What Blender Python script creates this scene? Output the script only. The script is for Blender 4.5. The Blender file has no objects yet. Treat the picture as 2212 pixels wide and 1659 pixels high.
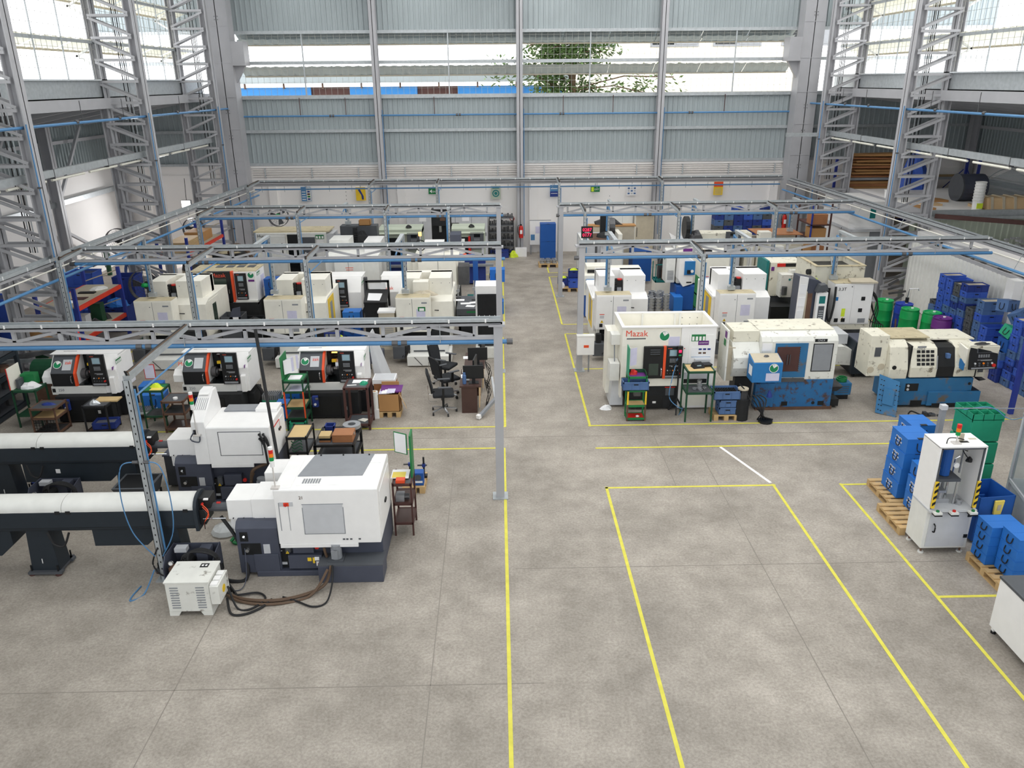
import bpy, math, random
from mathutils import Vector, Matrix
random.seed(7)
SC = bpy.context.scene
COL = SC.collection
# ---------------------------------------------------------------- camera
cam_data = bpy.data.cameras.new('camera')
cam_data.sensor_width = 36.0
cam_data.lens = 36.0 * 1713.2 / 2212.0
cam_data.clip_end = 300
cam = bpy.data.objects.new('camera', cam_data)
COL.objects.link(cam)
RX = Vector((0.99978718, -0.01881867, -0.00845241))
UX = Vector((0.01461838, 0.35716305, 0.93392765))
FX = Vector((0.01455639, 0.93385246, -0.35736214))
cam.matrix_world = Matrix(((RX.x, UX.x, -FX.x, 0), (RX.y, UX.y, -FX.y, 0), (RX.z, UX.z, -FX.z, 7.2), (0, 0, 0, 1)))
SC.camera = cam
# ---------------------------------------------------------------- world, lights, exposure
SC.view_settings.view_transform = 'Standard'
SC.view_settings.look = 'None'
SC.view_settings.gamma = 1.0
SC.view_settings.use_curve_mapping = False
SC.view_settings.exposure = 0.2
world = bpy.data.worlds.new('overcast_sky')
SC.world = world
world.use_nodes = True
bg = world.node_tree.nodes['Background']
bg.inputs[0].default_value = (0.96, 0.98, 1.0, 1)
bg.inputs[1].default_value = 3.0
def area(name, x, y, z, sx, sy, power, col=(1, 0.985, 0.96)):
    l = bpy.data.lights.new(name, 'AREA'); l.shape = 'RECTANGLE'; l.size = sx; l.size_y = sy
    l.energy = power; l.color = col
    o = bpy.data.objects.new(name, l); COL.objects.link(o); o.location = (x, y, z)
    return o
for x, pw in ((-8, 460), (-3, 640), (2, 800), (7, 800), (11.5, 660)):
    area('added_roof_light', x, 21.5, 12.0, 2.2, 34, pw)  # area lamps added under the unseen roof, standing in for assumed skylights
# ---------------------------------------------------------------- materials
def lin(c):
    c /= 255.0
    return c / 12.92 if c <= 0.04045 else ((c + 0.055) / 1.055) ** 2.4
MATS = {}
def mat(key, rgb, rough=0.5, metal=0.0, var=0.06, scale=6.0, dirt=None, damt=0.0, dscale=3.0, spec=0.4, emit=0.0, bump=0.0, alpha=1.0):
    m = bpy.data.materials.new(key); m.use_nodes = True
    nt = m.node_tree; b = nt.nodes['Principled BSDF']; N = nt.nodes.new; L = nt.links.new
    c = tuple(lin(v) for v in rgb) + (1,)
    b.inputs['Roughness'].default_value = rough; b.inputs['Metallic'].default_value = metal
    b.inputs['Specular IOR Level'].default_value = spec
    b.inputs['Alpha'].default_value = alpha
    tc = N('ShaderNodeTexCoord'); nz = N('ShaderNodeTexNoise'); nz.inputs['Scale'].default_value = scale; nz.inputs['Detail'].default_value = 5
    L(tc.outputs['Object'], nz.inputs['Vector'])
    rp = N('ShaderNodeValToRGB'); rp.color_ramp.elements[0].position = 0.3; rp.color_ramp.elements[1].position = 0.7
    rp.color_ramp.elements[0].color = tuple(v * (1 - var) for v in c[:3]) + (1,)
    rp.color_ramp.elements[1].color = tuple(min(1, v * (1 + var)) for v in c[:3]) + (1,)
    L(nz.outputs['Fac'], rp.inputs['Fac']); out = rp.outputs['Color']
    if dirt:
        n2 = N('ShaderNodeTexNoise'); n2.inputs['Scale'].default_value = dscale; n2.inputs['Detail'].default_value = 8; n2.inputs['Roughness'].default_value = 0.65
        L(tc.outputs['Object'], n2.inputs['Vector'])
        r2 = N('ShaderNodeValToRGB'); p = 0.72 - damt * 0.4
        r2.color_ramp.elements[0].position = p; r2.color_ramp.elements[1].position = min(0.99, p + 0.1)
        L(n2.outputs['Fac'], r2.inputs['Fac'])
        mx = N('ShaderNodeMix'); mx.data_type = 'RGBA'; mx.inputs['B'].default_value = tuple(lin(v) for v in dirt) + (1,)
        L(r2.outputs['Color'], mx.inputs['Factor']); L(out, mx.inputs['A']); out = mx.outputs['Result']
    L(out, b.inputs['Base Color'])
    if emit:
        b.inputs['Emission Color'].default_value = c; b.inputs['Emission Strength'].default_value = emit
    if bump:
        bp = N('ShaderNodeBump'); bp.inputs['Strength'].default_value = bump; bp.inputs['Distance'].default_value = 0.02
        L(nz.outputs['Fac'], bp.inputs['Height']); L(bp.outputs['Normal'], b.inputs['Normal'])
    MATS[key] = m
    return m
for a in (
    ('steel', (172, 172, 176), .5, .0, .05, 2), ('galv', (176, 181, 184), .42, .35, .10, 9), ('galvdark', (150, 156, 160), .45, .3, .12, 9),
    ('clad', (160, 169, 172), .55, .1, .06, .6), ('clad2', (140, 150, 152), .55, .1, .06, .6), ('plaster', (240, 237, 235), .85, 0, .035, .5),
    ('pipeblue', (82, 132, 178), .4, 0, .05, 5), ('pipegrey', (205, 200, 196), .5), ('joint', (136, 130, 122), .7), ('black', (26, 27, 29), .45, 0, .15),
    ('blackmatt', (34, 35, 37), .8, 0, .15), ('navyblack', (36, 44, 52), .5, 0, .06), ('slate', (72, 76, 90), .5, 0, .05), ('white', (240, 239, 238), .4, 0, .02),
    ('cream', (236, 233, 222), .45, 0, .03), ('offwhite', (226, 226, 222), .45, 0, .04), ('lgrey', (196, 198, 202), .45, 0, .04), ('mgrey', (140, 143, 148), .5, 0, .05),
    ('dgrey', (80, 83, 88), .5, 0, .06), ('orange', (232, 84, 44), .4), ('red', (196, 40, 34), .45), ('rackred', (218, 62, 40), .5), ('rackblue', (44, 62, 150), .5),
    ('yellow', (238, 200, 50), .45), ('line', (216, 208, 84), .75, 0, .1, 7), ('hivis', (215, 235, 60), .7), ('green', (30, 120, 66), .5), ('dgreen', (28, 74, 50), .5, 0, .1),
    ('teal', (30, 118, 116), .5, 0, .1), ('crategreen', (34, 148, 112), .5), ('tote', (38, 112, 196), .55, 0, .05, 3), ('toted', (28, 84, 160), .55, 0, .06, 3),
    ('crateblue', (60, 94, 186), .5, 0, .08, 4), ('cratesteel', (80, 110, 156), .5, 0, .1, 4), ('crategrey', (84, 88, 92), .55, 0, .15, 4), ('navy', (38, 58, 132), .55, 0, .08),
    ('wood', (196, 164, 116), .75, 0, .12, 5), ('woodred', (166, 112, 74), .6, 0, .1, 3), ('ply', (206, 178, 128), .7, 0, .06, 3), ('card', (176, 132, 84), .8, 0, .06, 3),
    ('cardl', (206, 176, 136), .8, 0, .06, 3), ('laminate', (74, 52, 46), .5, 0, .1, 4), ('paper', (238, 238, 240), .85, 0, .02), ('paperlil', (206, 204, 226), .85), ('paperyel', (236, 212, 104), .85),
    ('screen', (150, 178, 190), .2), ('darkscreen', (22, 26, 28), .12), ('glass', (60, 72, 64), .12, 0, .1), ('chrome', (200, 202, 205), .22, .9), ('iron', (98, 98, 100), .45, .6, .15),
    ('part', (176, 178, 182), .3, .6, .1), ('rust', (100, 74, 60), .7, 0, .2), ('brown', (78, 50, 46), .6, 0, .1), ('barrelgreen', (24, 160, 84), .4), ('barrelblue', (34, 62, 164), .4), ('purple', (104, 44, 124), .5),
    ('led', (255, 50, 90), .4), ('mazred', (226, 84, 62), .5), ('badge', (24, 130, 84), .5), ('bluepaint', (40, 116, 178), .5, 0, .05), ('cable', (30, 30, 32), .6), ('hose', (96, 76, 60), .6),
    ('fabric', (36, 38, 42), .9, 0, .1, 20), ('skin', (150, 104, 78), .6), ('shirt', (96, 120, 170), .85), ('denim', (52, 60, 84), .9), ('bark', (96, 78, 60), .9, 0, .2, 8), ('leafm', (96, 122, 70), .7, 0, .25, 3),
    ('rubble', (168, 168, 170), .9, 0, .25, 8), ('container', (58, 132, 200), .6, 0, .05), ('hazewall', (226, 220, 206), .9), ('fibre', (176, 184, 168), .6, 0, .08, 1), ('foil', (215, 220, 224), .25, .3, .1, 12),
    ('lampgreen', (20, 150, 80), .3), ('lampred', (214, 40, 36), .3), ('lampamber', (240, 130, 30), .3), ('tarp', (60, 70, 110), .7), ('putty', (190, 180, 160), .6), ('dirtyshelf', (58, 58, 60), .8, 0, .3, 6),
): mat(*a)
mat('creamold', (224, 220, 204), .55, 0, .05, 4, (120, 110, 94), .36, 6.0)
mat('whiteold', (224, 224, 218), .5, 0, .05, 4, (132, 126, 116), .34, 7.0)
mat('bluerust', (42, 104, 156), .55, 0, .08, 4, (78, 60, 54), .5, 5.2)
mat('bluestain', (46, 108, 154), .55, 0, .08, 4, (104, 96, 84), .42, 2.4)
mat('topdirt', (190, 178, 148), .7, 0, .12, 5, (120, 104, 80), .3, 6)
mat('glow', (255, 252, 244), .4, emit=6)
mat('ledglow', (255, 36, 80), .4, emit=1.6)
mat('lampon', (255, 170, 90), .4, emit=3)
mat('tubelight', (236, 234, 222), .4)
mat('film', (220, 224, 226), .2, 0, .05, 12, alpha=.55)
mat('pane', (170, 180, 186), .08, 0, .02, 3, alpha=.35)
mat('mesh', (176, 176, 170), .5)
m_ = mat('blade', (205, 200, 180), .6); n_ = m_.node_tree; t_ = n_.nodes.new('ShaderNodeBsdfTranslucent'); t_.inputs[0].default_value = (.8, .78, .66, 1); x_ = n_.nodes.new('ShaderNodeMixShader'); x_.inputs[0].default_value = .55
n_.links.new(n_.nodes['Principled BSDF'].outputs[0], x_.inputs[1]); n_.links.new(t_.outputs[0], x_.inputs[2]); n_.links.new(x_.outputs[0], n_.nodes['Material Output'].inputs[0])
# ---------------------------------------------------------------- shape primitives (each returns verts, faces)
def B(x0, x1, y0, y1, z0, z1):
    v = [(x0, y0, z0), (x1, y0, z0), (x1, y1, z0), (x0, y1, z0), (x0, y0, z1), (x1, y0, z1), (x1, y1, z1), (x0, y1, z1)]
    return v, [(3, 2, 1, 0), (4, 5, 6, 7), (0, 1, 5, 4), (1, 2, 6, 5), (2, 3, 7, 6), (3, 0, 4, 7)]
def P(prof, ax, a, b):
    """closed outline extruded along an axis: 'x' takes (y,z), 'y' takes (x,z), 'z' takes (x,y)"""
    n = len(prof)
    def pt(p, t): return (t, p[0], p[1]) if ax == 'x' else ((p[0], t, p[1]) if ax == 'y' else (p[0], p[1], t))
    v = [pt(p, a) for p in prof] + [pt(p, b) for p in prof]
    f = [tuple(range(n)), tuple(range(2 * n - 1, n - 1, -1))] + [(i, i + n, (i + 1) % n + n, (i + 1) % n) for i in range(n)]
    return v, f
def frame_of(d):
    d = d.normalized(); u = Vector((0, 0, 1)) if abs(d.z) < .95 else Vector((0, 1, 0))
    s = d.cross(u).normalized(); return s, s.cross(d).normalized()
def R(p, q, w, h=None):
    p = Vector(p); q = Vector(q); s, u = frame_of(q - p); h = h or w
    s *= w / 2; u *= h / 2
    v = [tuple(c) for e in (p, q) for c in (e - s - u, e + s - u, e + s + u, e - s + u)]
    return v, [(0, 1, 2, 3), (7, 6, 5, 4), (0, 4, 5, 1), (1, 5, 6, 2), (2, 6, 7, 3), (3, 7, 4, 0)]
def T(pts, r, n=6):
    pts = [Vector(p) for p in pts]; v = []; f = []
    for i, p in enumerate(pts):
        d = pts[min(i + 1, len(pts) - 1)] - pts[max(i - 1, 0)]
        s, u = frame_of(d)
        for k in range(n):
            a = 2 * math.pi * k / n; v.append(tuple(p + s * (r * math.cos(a)) + u * (r * math.sin(a))))
    for i in range(len(pts) - 1):
        for k in range(n):
            a, b = i * n + k, i * n + (k + 1) % n; f.append((a, b, b + n, a + n))
    f.append(tuple(range(n - 1, -1, -1))); f.append(tuple(range(len(v) - n, len(v))))
    return v, f
def Cy(p, q, r, n=12, r2=None):
    p = Vector(p); q = Vector(q); s, u = frame_of(q - p); r2 = r if r2 is None else r2
    v = []
    for e, rr in ((p, r), (q, r2)):
        for k in range(n):
            a = 2 * math.pi * k / n; v.append(tuple(e + s * (rr * math.cos(a)) + u * (rr * math.sin(a))))
    return v, [(k, (k + 1) % n, (k + 1) % n + n, k + n) for k in range(n)] + [tuple(range(n - 1, -1, -1)), tuple(range(n, 2 * n))]
def La(prof, n=16, x=0, y=0, z=0):
    """(radius, height) outline turned about the vertical"""
    v = []; f = []
    for r, h in prof:
        for k in range(n):
            a = 2 * math.pi * k / n; v.append((x + r * math.cos(a), y + r * math.sin(a), z + h))
    for i in range(len(prof) - 1):
        for k in range(n):
            f.append((i * n + k, i * n + (k + 1) % n, (i + 1) * n + (k + 1) % n, (i + 1) * n + k))
    f.append(tuple(range(n - 1, -1, -1))); f.append(tuple(range(len(v) - n, len(v))))
    return v, f
def H(pts):
    """hexahedron from 4 bottom and 4 top corners"""
    return list(pts), [(3, 2, 1, 0), (4, 5, 6, 7), (0, 1, 5, 4), (1, 2, 6, 5), (2, 3, 7, 6), (3, 0, 4, 7)]
def Ring(c, r, w, h, n=24, ax='z'):
    v = []; f = []
    for k in range(n):
        a = 2 * math.pi * k / n
        for rr, t in ((r - w / 2, -h / 2), (r + w / 2, -h / 2), (r + w / 2, h / 2), (r - w / 2, h / 2)):
            x, y = rr * math.cos(a), rr * math.sin(a)
            v.append((c[0] + x, c[1] + y, c[2] + t) if ax == 'z' else ((c[0] + x, c[1] + t, c[2] + y) if ax == 'y' else (c[0] + t, c[1] + x, c[2] + y)))
    for k in range(n):
        j = (k + 1) % n
        for i in range(4): f.append((k * 4 + i, j * 4 + i, j * 4 + (i + 1) % 4, k * 4 + (i + 1) % 4))
    return v, f
def Arc(pts, n=10):
    """smooth curve through points"""
    pts = [Vector(p) for p in pts]; out = []
    Q = [pts[0]] + pts + [pts[-1]]
    for i in range(1, len(Q) - 2):
        for k in range(n):
            t = k / n; a, b, c, d = Q[i - 1], Q[i], Q[i + 1], Q[i + 2]
            out.append(tuple(0.5 * ((2 * b) + (c - a) * t + (2 * a - 5 * b + 4 * c - d) * t * t + (3 * b - a - 3 * c + d) * t ** 3)))
    out.append(tuple(pts[-1])); return out
def tray(x0, x1, y0, y1, z0, z1, t=.012):
    """open-topped box"""
    return [B(x0, x1, y0, y1, z0, z0 + t), B(x0, x1, y0, y0 + t, z0, z1), B(x0, x1, y1 - t, y1, z0, z1), B(x0, x0 + t, y0, y1, z0, z1), B(x1 - t, x1, y0, y1, z0, z1)]
def mesh_of(name, prims, m):
    v = []; f = []
    for a in prims:
        if isinstance(a, list):
            for q in a:
                n = len(v); v += q[0]; f += [tuple(i + n for i in t) for t in q[1]]
        else:
            n = len(v); v += a[0]; f += [tuple(i + n for i in t) for t in a[1]]
    me = bpy.data.meshes.new(name); me.from_pydata(v, [], f); me.update()
    bm_fix(me)
    me.materials.append(MATS[m]); return me
import bmesh
def bm_fix(me):
    bm = bmesh.new(); bm.from_mesh(me); bmesh.ops.recalc_face_normals(bm, faces=bm.faces); bm.to_mesh(me); bm.free()
def part(name, parent, m, *prims, bev=0, smooth=False, label=None, at=None, rz=0, kind=None):
    me = mesh_of(name, prims, m)
    o = bpy.data.objects.new(name, me); COL.objects.link(o)
    if parent: o.parent = parent
    if at: o.location = at
    if rz: o.rotation_euler = (0, 0, rz)
    if bev:
        b = o.modifiers.new('edge', 'BEVEL'); b.width = bev; b.segments = 2; b.limit_method = 'ANGLE'; b.angle_limit = .6
    if smooth:
        for p in me.polygons: p.use_smooth = True
        me.set_sharp_from_angle(angle=.7)
    if label: o['label'] = label
    if kind: o['kind'] = kind
    return o
def thing(name, label, cat, loc=(0, 0, 0), rz=0, group=None):
    o = bpy.data.objects.new(name, None); COL.objects.link(o); o.empty_display_size = .1
    o.location = loc; o.rotation_euler = (0, 0, rz); o['label'] = label; o['category'] = cat
    if group: o['group'] = group
    return o
def single(name, label, cat, m, *prims, loc=(0, 0, 0), rz=0, group=None, **k):
    o = part(name, None, m, *prims, **k); o.location = loc; o.rotation_euler = (0, 0, rz)
    o['label'] = label; o['category'] = cat
    if group: o['group'] = group
    return o
KIDS = {}
def dup(root, loc, rz=None, label=None):
    def cp(o, par):
        c = o.copy(); COL.objects.link(c)
        if par: c.parent = par
        for ch in o.children: cp(ch, c)
        return c
    c = cp(root, None); c.location = loc
    if rz is not None: c.rotation_euler = (0, 0, rz)
    if label: c['label'] = label
    return c
def setting(o):
    o['kind'] = 'structure'; return o
def swap(o, **mm):
    """give a copied thing's parts other materials (part name -> material)"""
    for ch in o.children:
        k = ch.name.split('.')[0]
        if k in mm:
            ch.data = ch.data.copy(); ch.data.materials[0] = MATS[mm[k]]
    return o
TXT = {}
def text(s, size, loc, parent, m, rot=(math.pi / 2, 0, 0), name='lettering', depth=.002, align='CENTER', sx=1.0):
    k = (s, size, m, align)
    if k not in TXT:
        cu = bpy.data.curves.new(name, 'FONT'); cu.body = s; cu.size = size; cu.extrude = depth; cu.align_x = align; cu.align_y = 'CENTER'; cu.resolution_u = 2
        t = bpy.data.objects.new('tmp', cu)
        me = bpy.data.meshes.new_from_object(t); bpy.data.objects.remove(t)
        me.materials.clear(); me.materials.append(MATS[m]); TXT[k] = me
    o = bpy.data.objects.new(name, TXT[k]); COL.objects.link(o); o.parent = parent; o.location = loc; o.rotation_euler = rot; o.scale = (sx, 1, 1)
    return o
# ================================================================ SETTING
YW, XL, XR, XLO, XRO = 35.4, -12.2, 14.2, -16.3, 20.6     # back wall, lines of the towers' outer chords, outer walls of the side bays
# ---- floor
def floor_material():
    m = bpy.data.materials.new('power_floated_concrete'); m.use_nodes = True
    nt = m.node_tree; b = nt.nodes['Principled BSDF']; N = nt.nodes.new; L = nt.links.new
    tc = N('ShaderNodeTexCoord')
    def noise(sc, det, ro, vec=None):
        n = N('ShaderNodeTexNoise'); n.inputs['Scale'].default_value = sc; n.inputs['Detail'].default_value = det; n.inputs['Roughness'].default_value = ro
        L(vec or tc.outputs['Object'], n.inputs['Vector']); return n.outputs['Fac']
    def ramp(f, p0, p1, c0, c1):
        r = N('ShaderNodeValToRGB'); r.color_ramp.elements[0].position = p0; r.color_ramp.elements[1].position = p1
        r.color_ramp.elements[0].color = tuple(lin(v) for v in c0) + (1,); r.color_ramp.elements[1].color = tuple(lin(v) for v in c1) + (1,)
        L(f, r.inputs['Fac']); return r.outputs['Color']
    def mix(t, f, a, bb):
        x = N('ShaderNodeMix'); x.data_type = 'RGBA'; x.blend_type = t
        if isinstance(f, float): x.inputs['Factor'].default_value = f
        else: L(f, x.inputs['Factor'])
        L(a, x.inputs['A']); L(bb, x.inputs['B']); return x.outputs['Result']
    base = ramp(noise(.4, 6, .62), .32, .68, (158, 151, 142), (193, 185, 175))
    base = mix('MULTIPLY', .55, base, ramp(noise(1.6, 8, .7), .35, .7, (205, 203, 200), (255, 255, 255)))
    base = mix('MULTIPLY', .6, base, ramp(noise(26, 6, .75), .38, .62, (190, 188, 186), (255, 255, 255)))
    mp = N('ShaderNodeMapping'); mp.inputs['Scale'].default_value = (1.0, .12, 1); mp.inputs['Rotation'].default_value = (0, 0, -.25); L(tc.outputs['Object'], mp.inputs['Vector'])
    base = mix('MIX', ramp(noise(4.5, 6, .7, mp.outputs['Vector']), .6, .82, (0, 0, 0), (120, 120, 120)), base, ramp(noise(9, 3, .5), .2, .8, (204, 197, 187), (212, 206, 196)))
    base = mix('MIX', ramp(noise(55, 3, .8), .68, .78, (0, 0, 0), (110, 110, 110)), base, ramp(noise(3, 2, .5), .2, .8, (120, 116, 112), (140, 136, 130)))
    L(base, b.inputs['Base Color'])
    rr = N('ShaderNodeMapRange'); rr.inputs['To Min'].default_value = .5; rr.inputs['To Max'].default_value = .75; L(noise(1.2, 5, .6), rr.inputs['Value']); L(rr.outputs['Result'], b.inputs['Roughness'])
    b.inputs['Specular IOR Level'].default_value = .35
    MATS['floor'] = m
floor_material()
floor = setting(part('floor', None, 'floor', B(-17, 21.5, -6.2, 36, -.2, 0)))
LZ = [0]
def line(x0, y0, x1, y1, w=.052):
    LZ[0] += 1; z = .002 + (LZ[0] % 7) * .0004
    part('line_marking', floor, 'line', R((x0, y0, z), (x1, y1, z), w, .003))
for x, y0, y1 in ((.06, 3, 15.06), (.09, 16.16, 22.75), (.15, 24.05, 36 - .8), (1.98, 16.1, 22.95), (1.97, 24.0, 30.5), (2.0, 31.2, 32.6),
                  (1.975, 2.5, 13.29), (5.14, 2.5, 13.29), (6.42, 3, 13.27)):
    line(x, y0, x, y1)
for x0, x1, y in ((-11, .1, 16.16), (-10.4, .06, 15.06), (1.94, 12.3, 16.14), (1.97, 9.2, 14.98), (1.95, 5.18, 13.25), (6.4, 7.6, 13.23), (1.97, 12, 19.85),
                  (-11, .1, 22.75), (-11, .15, 24.05), (1.97, 12, 24.0), (1.97, 12, 23.0), (6.42, 7.45, 9.73), (1.97, 4, 30.5), (-3, .15, 31), (2, 4, 31.2)):
    line(x0, y, x1, y)
line(-10.6, 18.3, -10.6, 27); line(-10.2, 19.5, -10.2, 27)
for x0, y0, x1, y1 in ((-17, 8.1, .5, 8.1), (.2, 10.65, 21, 10.65), (-17, 15.6, 21, 15.6), (-4.2, -3, -4.2, 10.2), (4.1, 15, 4.1, 5), (9.4, -3, 9.4, 15.6), (-.95, 3, -.95, 14.5), (3.3, 13.3, 3.3, 17.5)):
    part('saw_cut_joint', floor, 'joint', R((x0, y0, .0005), (x1, y1, .0005), .012, .003))
# a pale strip of old adhesive where a line was lifted
part('old_line_trace', floor, 'plaster', R((4.58, 14.95, .001), (5.12, 13.35, .001), .06, .002))
# ---- corrugated cladding sheets: one metre wide, five ribs
def sheet_mesh(w, z0, z1, m, ribs=5, d=.035):
    pts = []
    p = w / ribs
    for i in range(ribs):
        x = -w / 2 + i * p
        pts += [(x, 0), (x + p * .62, 0), (x + p * .72, -d), (x + p * .9, -d)]
    pts.append((w / 2, 0))
    v = [(x, y, z0) for x, y in pts] + [(x, y, z1) for x, y in pts]
    n = len(pts)
    return v, [(i, i + 1, i + 1 + n, i + n) for i in range(n - 1)]
SHEETS = {}
def cladding(parent, a, b, z0, z1, m='clad', w=1.05):
    """sheets hung side by side from point a to point b (x,y)"""
    a = Vector(a); b = Vector(b); n = max(1, round((b - a).length / w)); w = (b - a).length / n
    k = (round(w, 3), z0, z1, m)
    if k not in SHEETS:
        SHEETS[k] = mesh_of('cladding_sheet', [sheet_mesh(w, z0, z1, m)], m)
    an = math.atan2((b - a).y, (b - a).x)
    for i in range(n):
        o = bpy.data.objects.new('cladding_sheet', SHEETS[k]); COL.objects.link(o); o.parent = parent
        c = a.lerp(b, (i + .5) / n); o.location = (c.x, c.y, 0); o.rotation_euler = (0, 0, an)
setting(part('wall_front', None, 'clad', B(-16.5, 20.8, -6.2, -6, 0, 4.6), B(-16.5, 20.8, -6.2, -6, 9.6, 12.7)))  # unseen, added behind the camera to dim the foreground; gap admits front light
ceiling = setting(part('ceiling', None, 'clad', B(-12.4, 14.4, -6, 36, 12.7, 12.8)))
# ---- back wall
wb = setting(part('wall_back', None, 'plaster', B(XLO, XRO, YW, YW + .25, 0, 3.92)))
for x0, x1, in ((XLO, XRO),):
    part('plaster_ledge', wb, 'plaster', B(x0, x1, YW - .05, YW, 3.2, 3.5))
    part('plaster_band', wb, 'plaster', B(x0, x1, YW - .09, YW, 3.78, 3.92))
for x in (-15.2, -9.75, -4.2, 1.55, 7.35, 12.1, 16.5): part('pilaster', wb, 'plaster', B(x - .17, x + .17, YW - .12, YW, 0, 3.2))
for k in range(4): part('conduit_pipe', wb, 'pipegrey', Cy((-10.5, YW - .12, 3.42 + k * .095), (12.3, YW - .12, 3.42 + k * .095), .026, 6))
for x in range(-10, 13, 2): part('pipe_clip', wb, 'galv', B(x, x + .05, YW - .15, YW - .05, 3.36, 3.76))
cladding(wb, (XLO, YW), (XRO, YW), 3.92, 6.62)
cladding(wb, (XLO, YW), (XRO, YW), 9.05, 12.6)
for z, h in ((3.93, .1), (5.27, .12), (6.62, .14), (7.95, .13), (9.1, .12)):
    part('girt_rail', wb, 'galv', B(XLO + .1, XRO - .1, YW - .14, YW - .03, z - h / 2, z + h / 2))
def canopy(parent, a, b, z, out=.55, drop=.26, m='clad'):
    """a sloped corrugated weather blade outside an opening, in two-metre lengths"""
    a = Vector(a); b = Vector(b); n = max(1, round((b - a).length / 2.0)); d = (b - a) / n; nrm = Vector((-d.y, d.x)).normalized()
    for i in range(n):
        p0 = a + d * i; v = []; ks = 9
        for k in range(ks + 1):
            for s in range(3):
                c = p0 + d * (k / ks) + nrm * (out * s / 2)
                v.append((c.x, c.y, z - drop * s / 2 + (.03 if k % 2 else 0)))
        f = [(k * 3 + s, k * 3 + s + 1, (k + 1) * 3 + s + 1, (k + 1) * 3 + s) for k in range(ks) for s in range(2)]
        part('louver_blade', parent, m, (v, f))
    part('blade_edge', parent, 'putty', R(tuple((a + nrm * out)) + (z - drop,), tuple((b + nrm * out)) + (z - drop,), .07, .06))
canopy(wb, (-10.6, YW), (12.4, YW), 9.08); canopy(wb, (-10.6, YW + .1), (12.4, YW + .1), 8.84, .5, .2)
canopy(wb, (-10.6, YW + .15), (12.4, YW + .15), 7.8, .7, .36)
def wire_mesh(parent, a, b, z0, z1, p=.25, r=.0045):
    a = Vector(a); b = Vector(b); L = (b - a).length; d = (b - a) / L; pr = []
    for i in range(int(L / p) + 1):
        c = a + d * (i * p); pr.append(R((c.x, c.y, z0), (c.x, c.y, z1), r * 2))
    for k in range(int((z1 - z0) / p) + 1):
        z = z0 + k * p; pr.append(R((a.x, a.y, z), (b.x, b.y, z), r * 2))
    part('wire_mesh', parent, 'mesh', pr, kind='stuff')
wire_mesh(wb, (-10.6, YW - .05), (12.4, YW - .05), 6.7, 9.05)
for x in (-7.9, -1.95, 3.9, 9.9): part('mesh_stay', wb, 'galv', R((x, YW - .08, 6.65), (x, YW - .08, 9.1), .05))
# mullion posts of the back wall: I-sections
def isec(x, y, w, d, t=.025, along='x'):
    if along == 'x': return [B(x - w / 2, x + w / 2, y - d / 2, y - d / 2 + t, 0, 1), B(x - w / 2, x + w / 2, y + d / 2 - t, y + d / 2, 0, 1), B(x - t / 2, x + t / 2, y - d / 2, y + d / 2, 0, 1)]
    return [B(x - w / 2, x - w / 2 + t, y - d / 2, y + d / 2, 0, 1), B(x + w / 2 - t, x + w / 2, y - d / 2, y + d / 2, 0, 1), B(x - w / 2, x + w / 2, y - t / 2, y + t / 2, 0, 1)]
def zs(prims, z0, z1): return [([(p[0], p[1], z0 + p[2] * (z1 - z0)) for p in v], f) for v, f in prims]
for i, x in enumerate((-4.93, .97, 6.86)):
    o = setting(part('mullion_column', None, 'steel', zs(isec(x, YW - .3, .26, .4), 0, 12.6)))
    part('base_plate', o, 'steel', B(x - .2, x + .2, YW - .6, YW - .02, 0, .03))
    part('air_pipe', o, 'pipeblue', Cy((x + .17, YW - .42, 0.8), (x + .17, YW - .42, 6.1), .016, 6))
o = setting(part('air_main_pipe', None, 'pipeblue', Cy((-10.6, YW - .2, 5.88), (12.4, YW - .2, 5.88), .035, 8)))
for x in (-8.2, -6.3, -2.6, .95, 2.8, 4.9, 6.9, 9.6): part('hanger_rod', o, 'brown', R((x, YW - .2, 5.9), (x, YW - .2, 6.6), .025))
for x in (-6.9, -1.6, 2.75, 8.2): part('pipe_coupling', o, 'iron', Cy((x - .1, YW - .2, 5.88), (x - .02, YW - .2, 5.88), .052, 8), Cy((x + .02, YW - .2, 5.88), (x + .1, YW - .2, 5.88), .052, 8))
# ---- the two heavy columns at the ends of the back wall
for s, x in ((1, -11.0), (-1, 12.8)):
    o = setting(part('portal_column', None, 'steel', zs([B(x - .42, x + .42, YW - .85, YW - .82, 0, 1), B(x - .42, x + .42, YW - .2, YW - .17, 0, 1), B(x - .015, x + .015, YW - .85, YW - .17, 0, 1), B(x + s * .40, x + s * .43, YW - .86, YW - .17, 0, 1)], 0, 12.6)))
    for z in (2.9, 4.15, 5.4, 6.65, 7.95, 9.3): part('splice_plate', o, 'steel', B(x - .43, x + .43, YW - .865, YW - .85, z, z + .03))
    for z in (3.7, 5.1, 6.1, 9.6):
        for bx in (-.06, .06):
            for bz in (-.06, .06): part('bolt_head', o, 'iron', Cy((x + bx, YW - .85, z + bz), (x + bx, YW - .875, z + bz), .016, 6))
    xx = x + s * .43
    part('bracket_box', o, 'steel', B(min(xx, xx + s * .5), max(xx, xx + s * .5), YW - .85, YW - .17, 7.85, 8.75))
    part('bracket_gusset', o, 'steel', P([(xx, 7.2), (xx, 7.85), (xx + s * .42, 7.85)], 'y', YW - .6, YW - .4))
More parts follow.
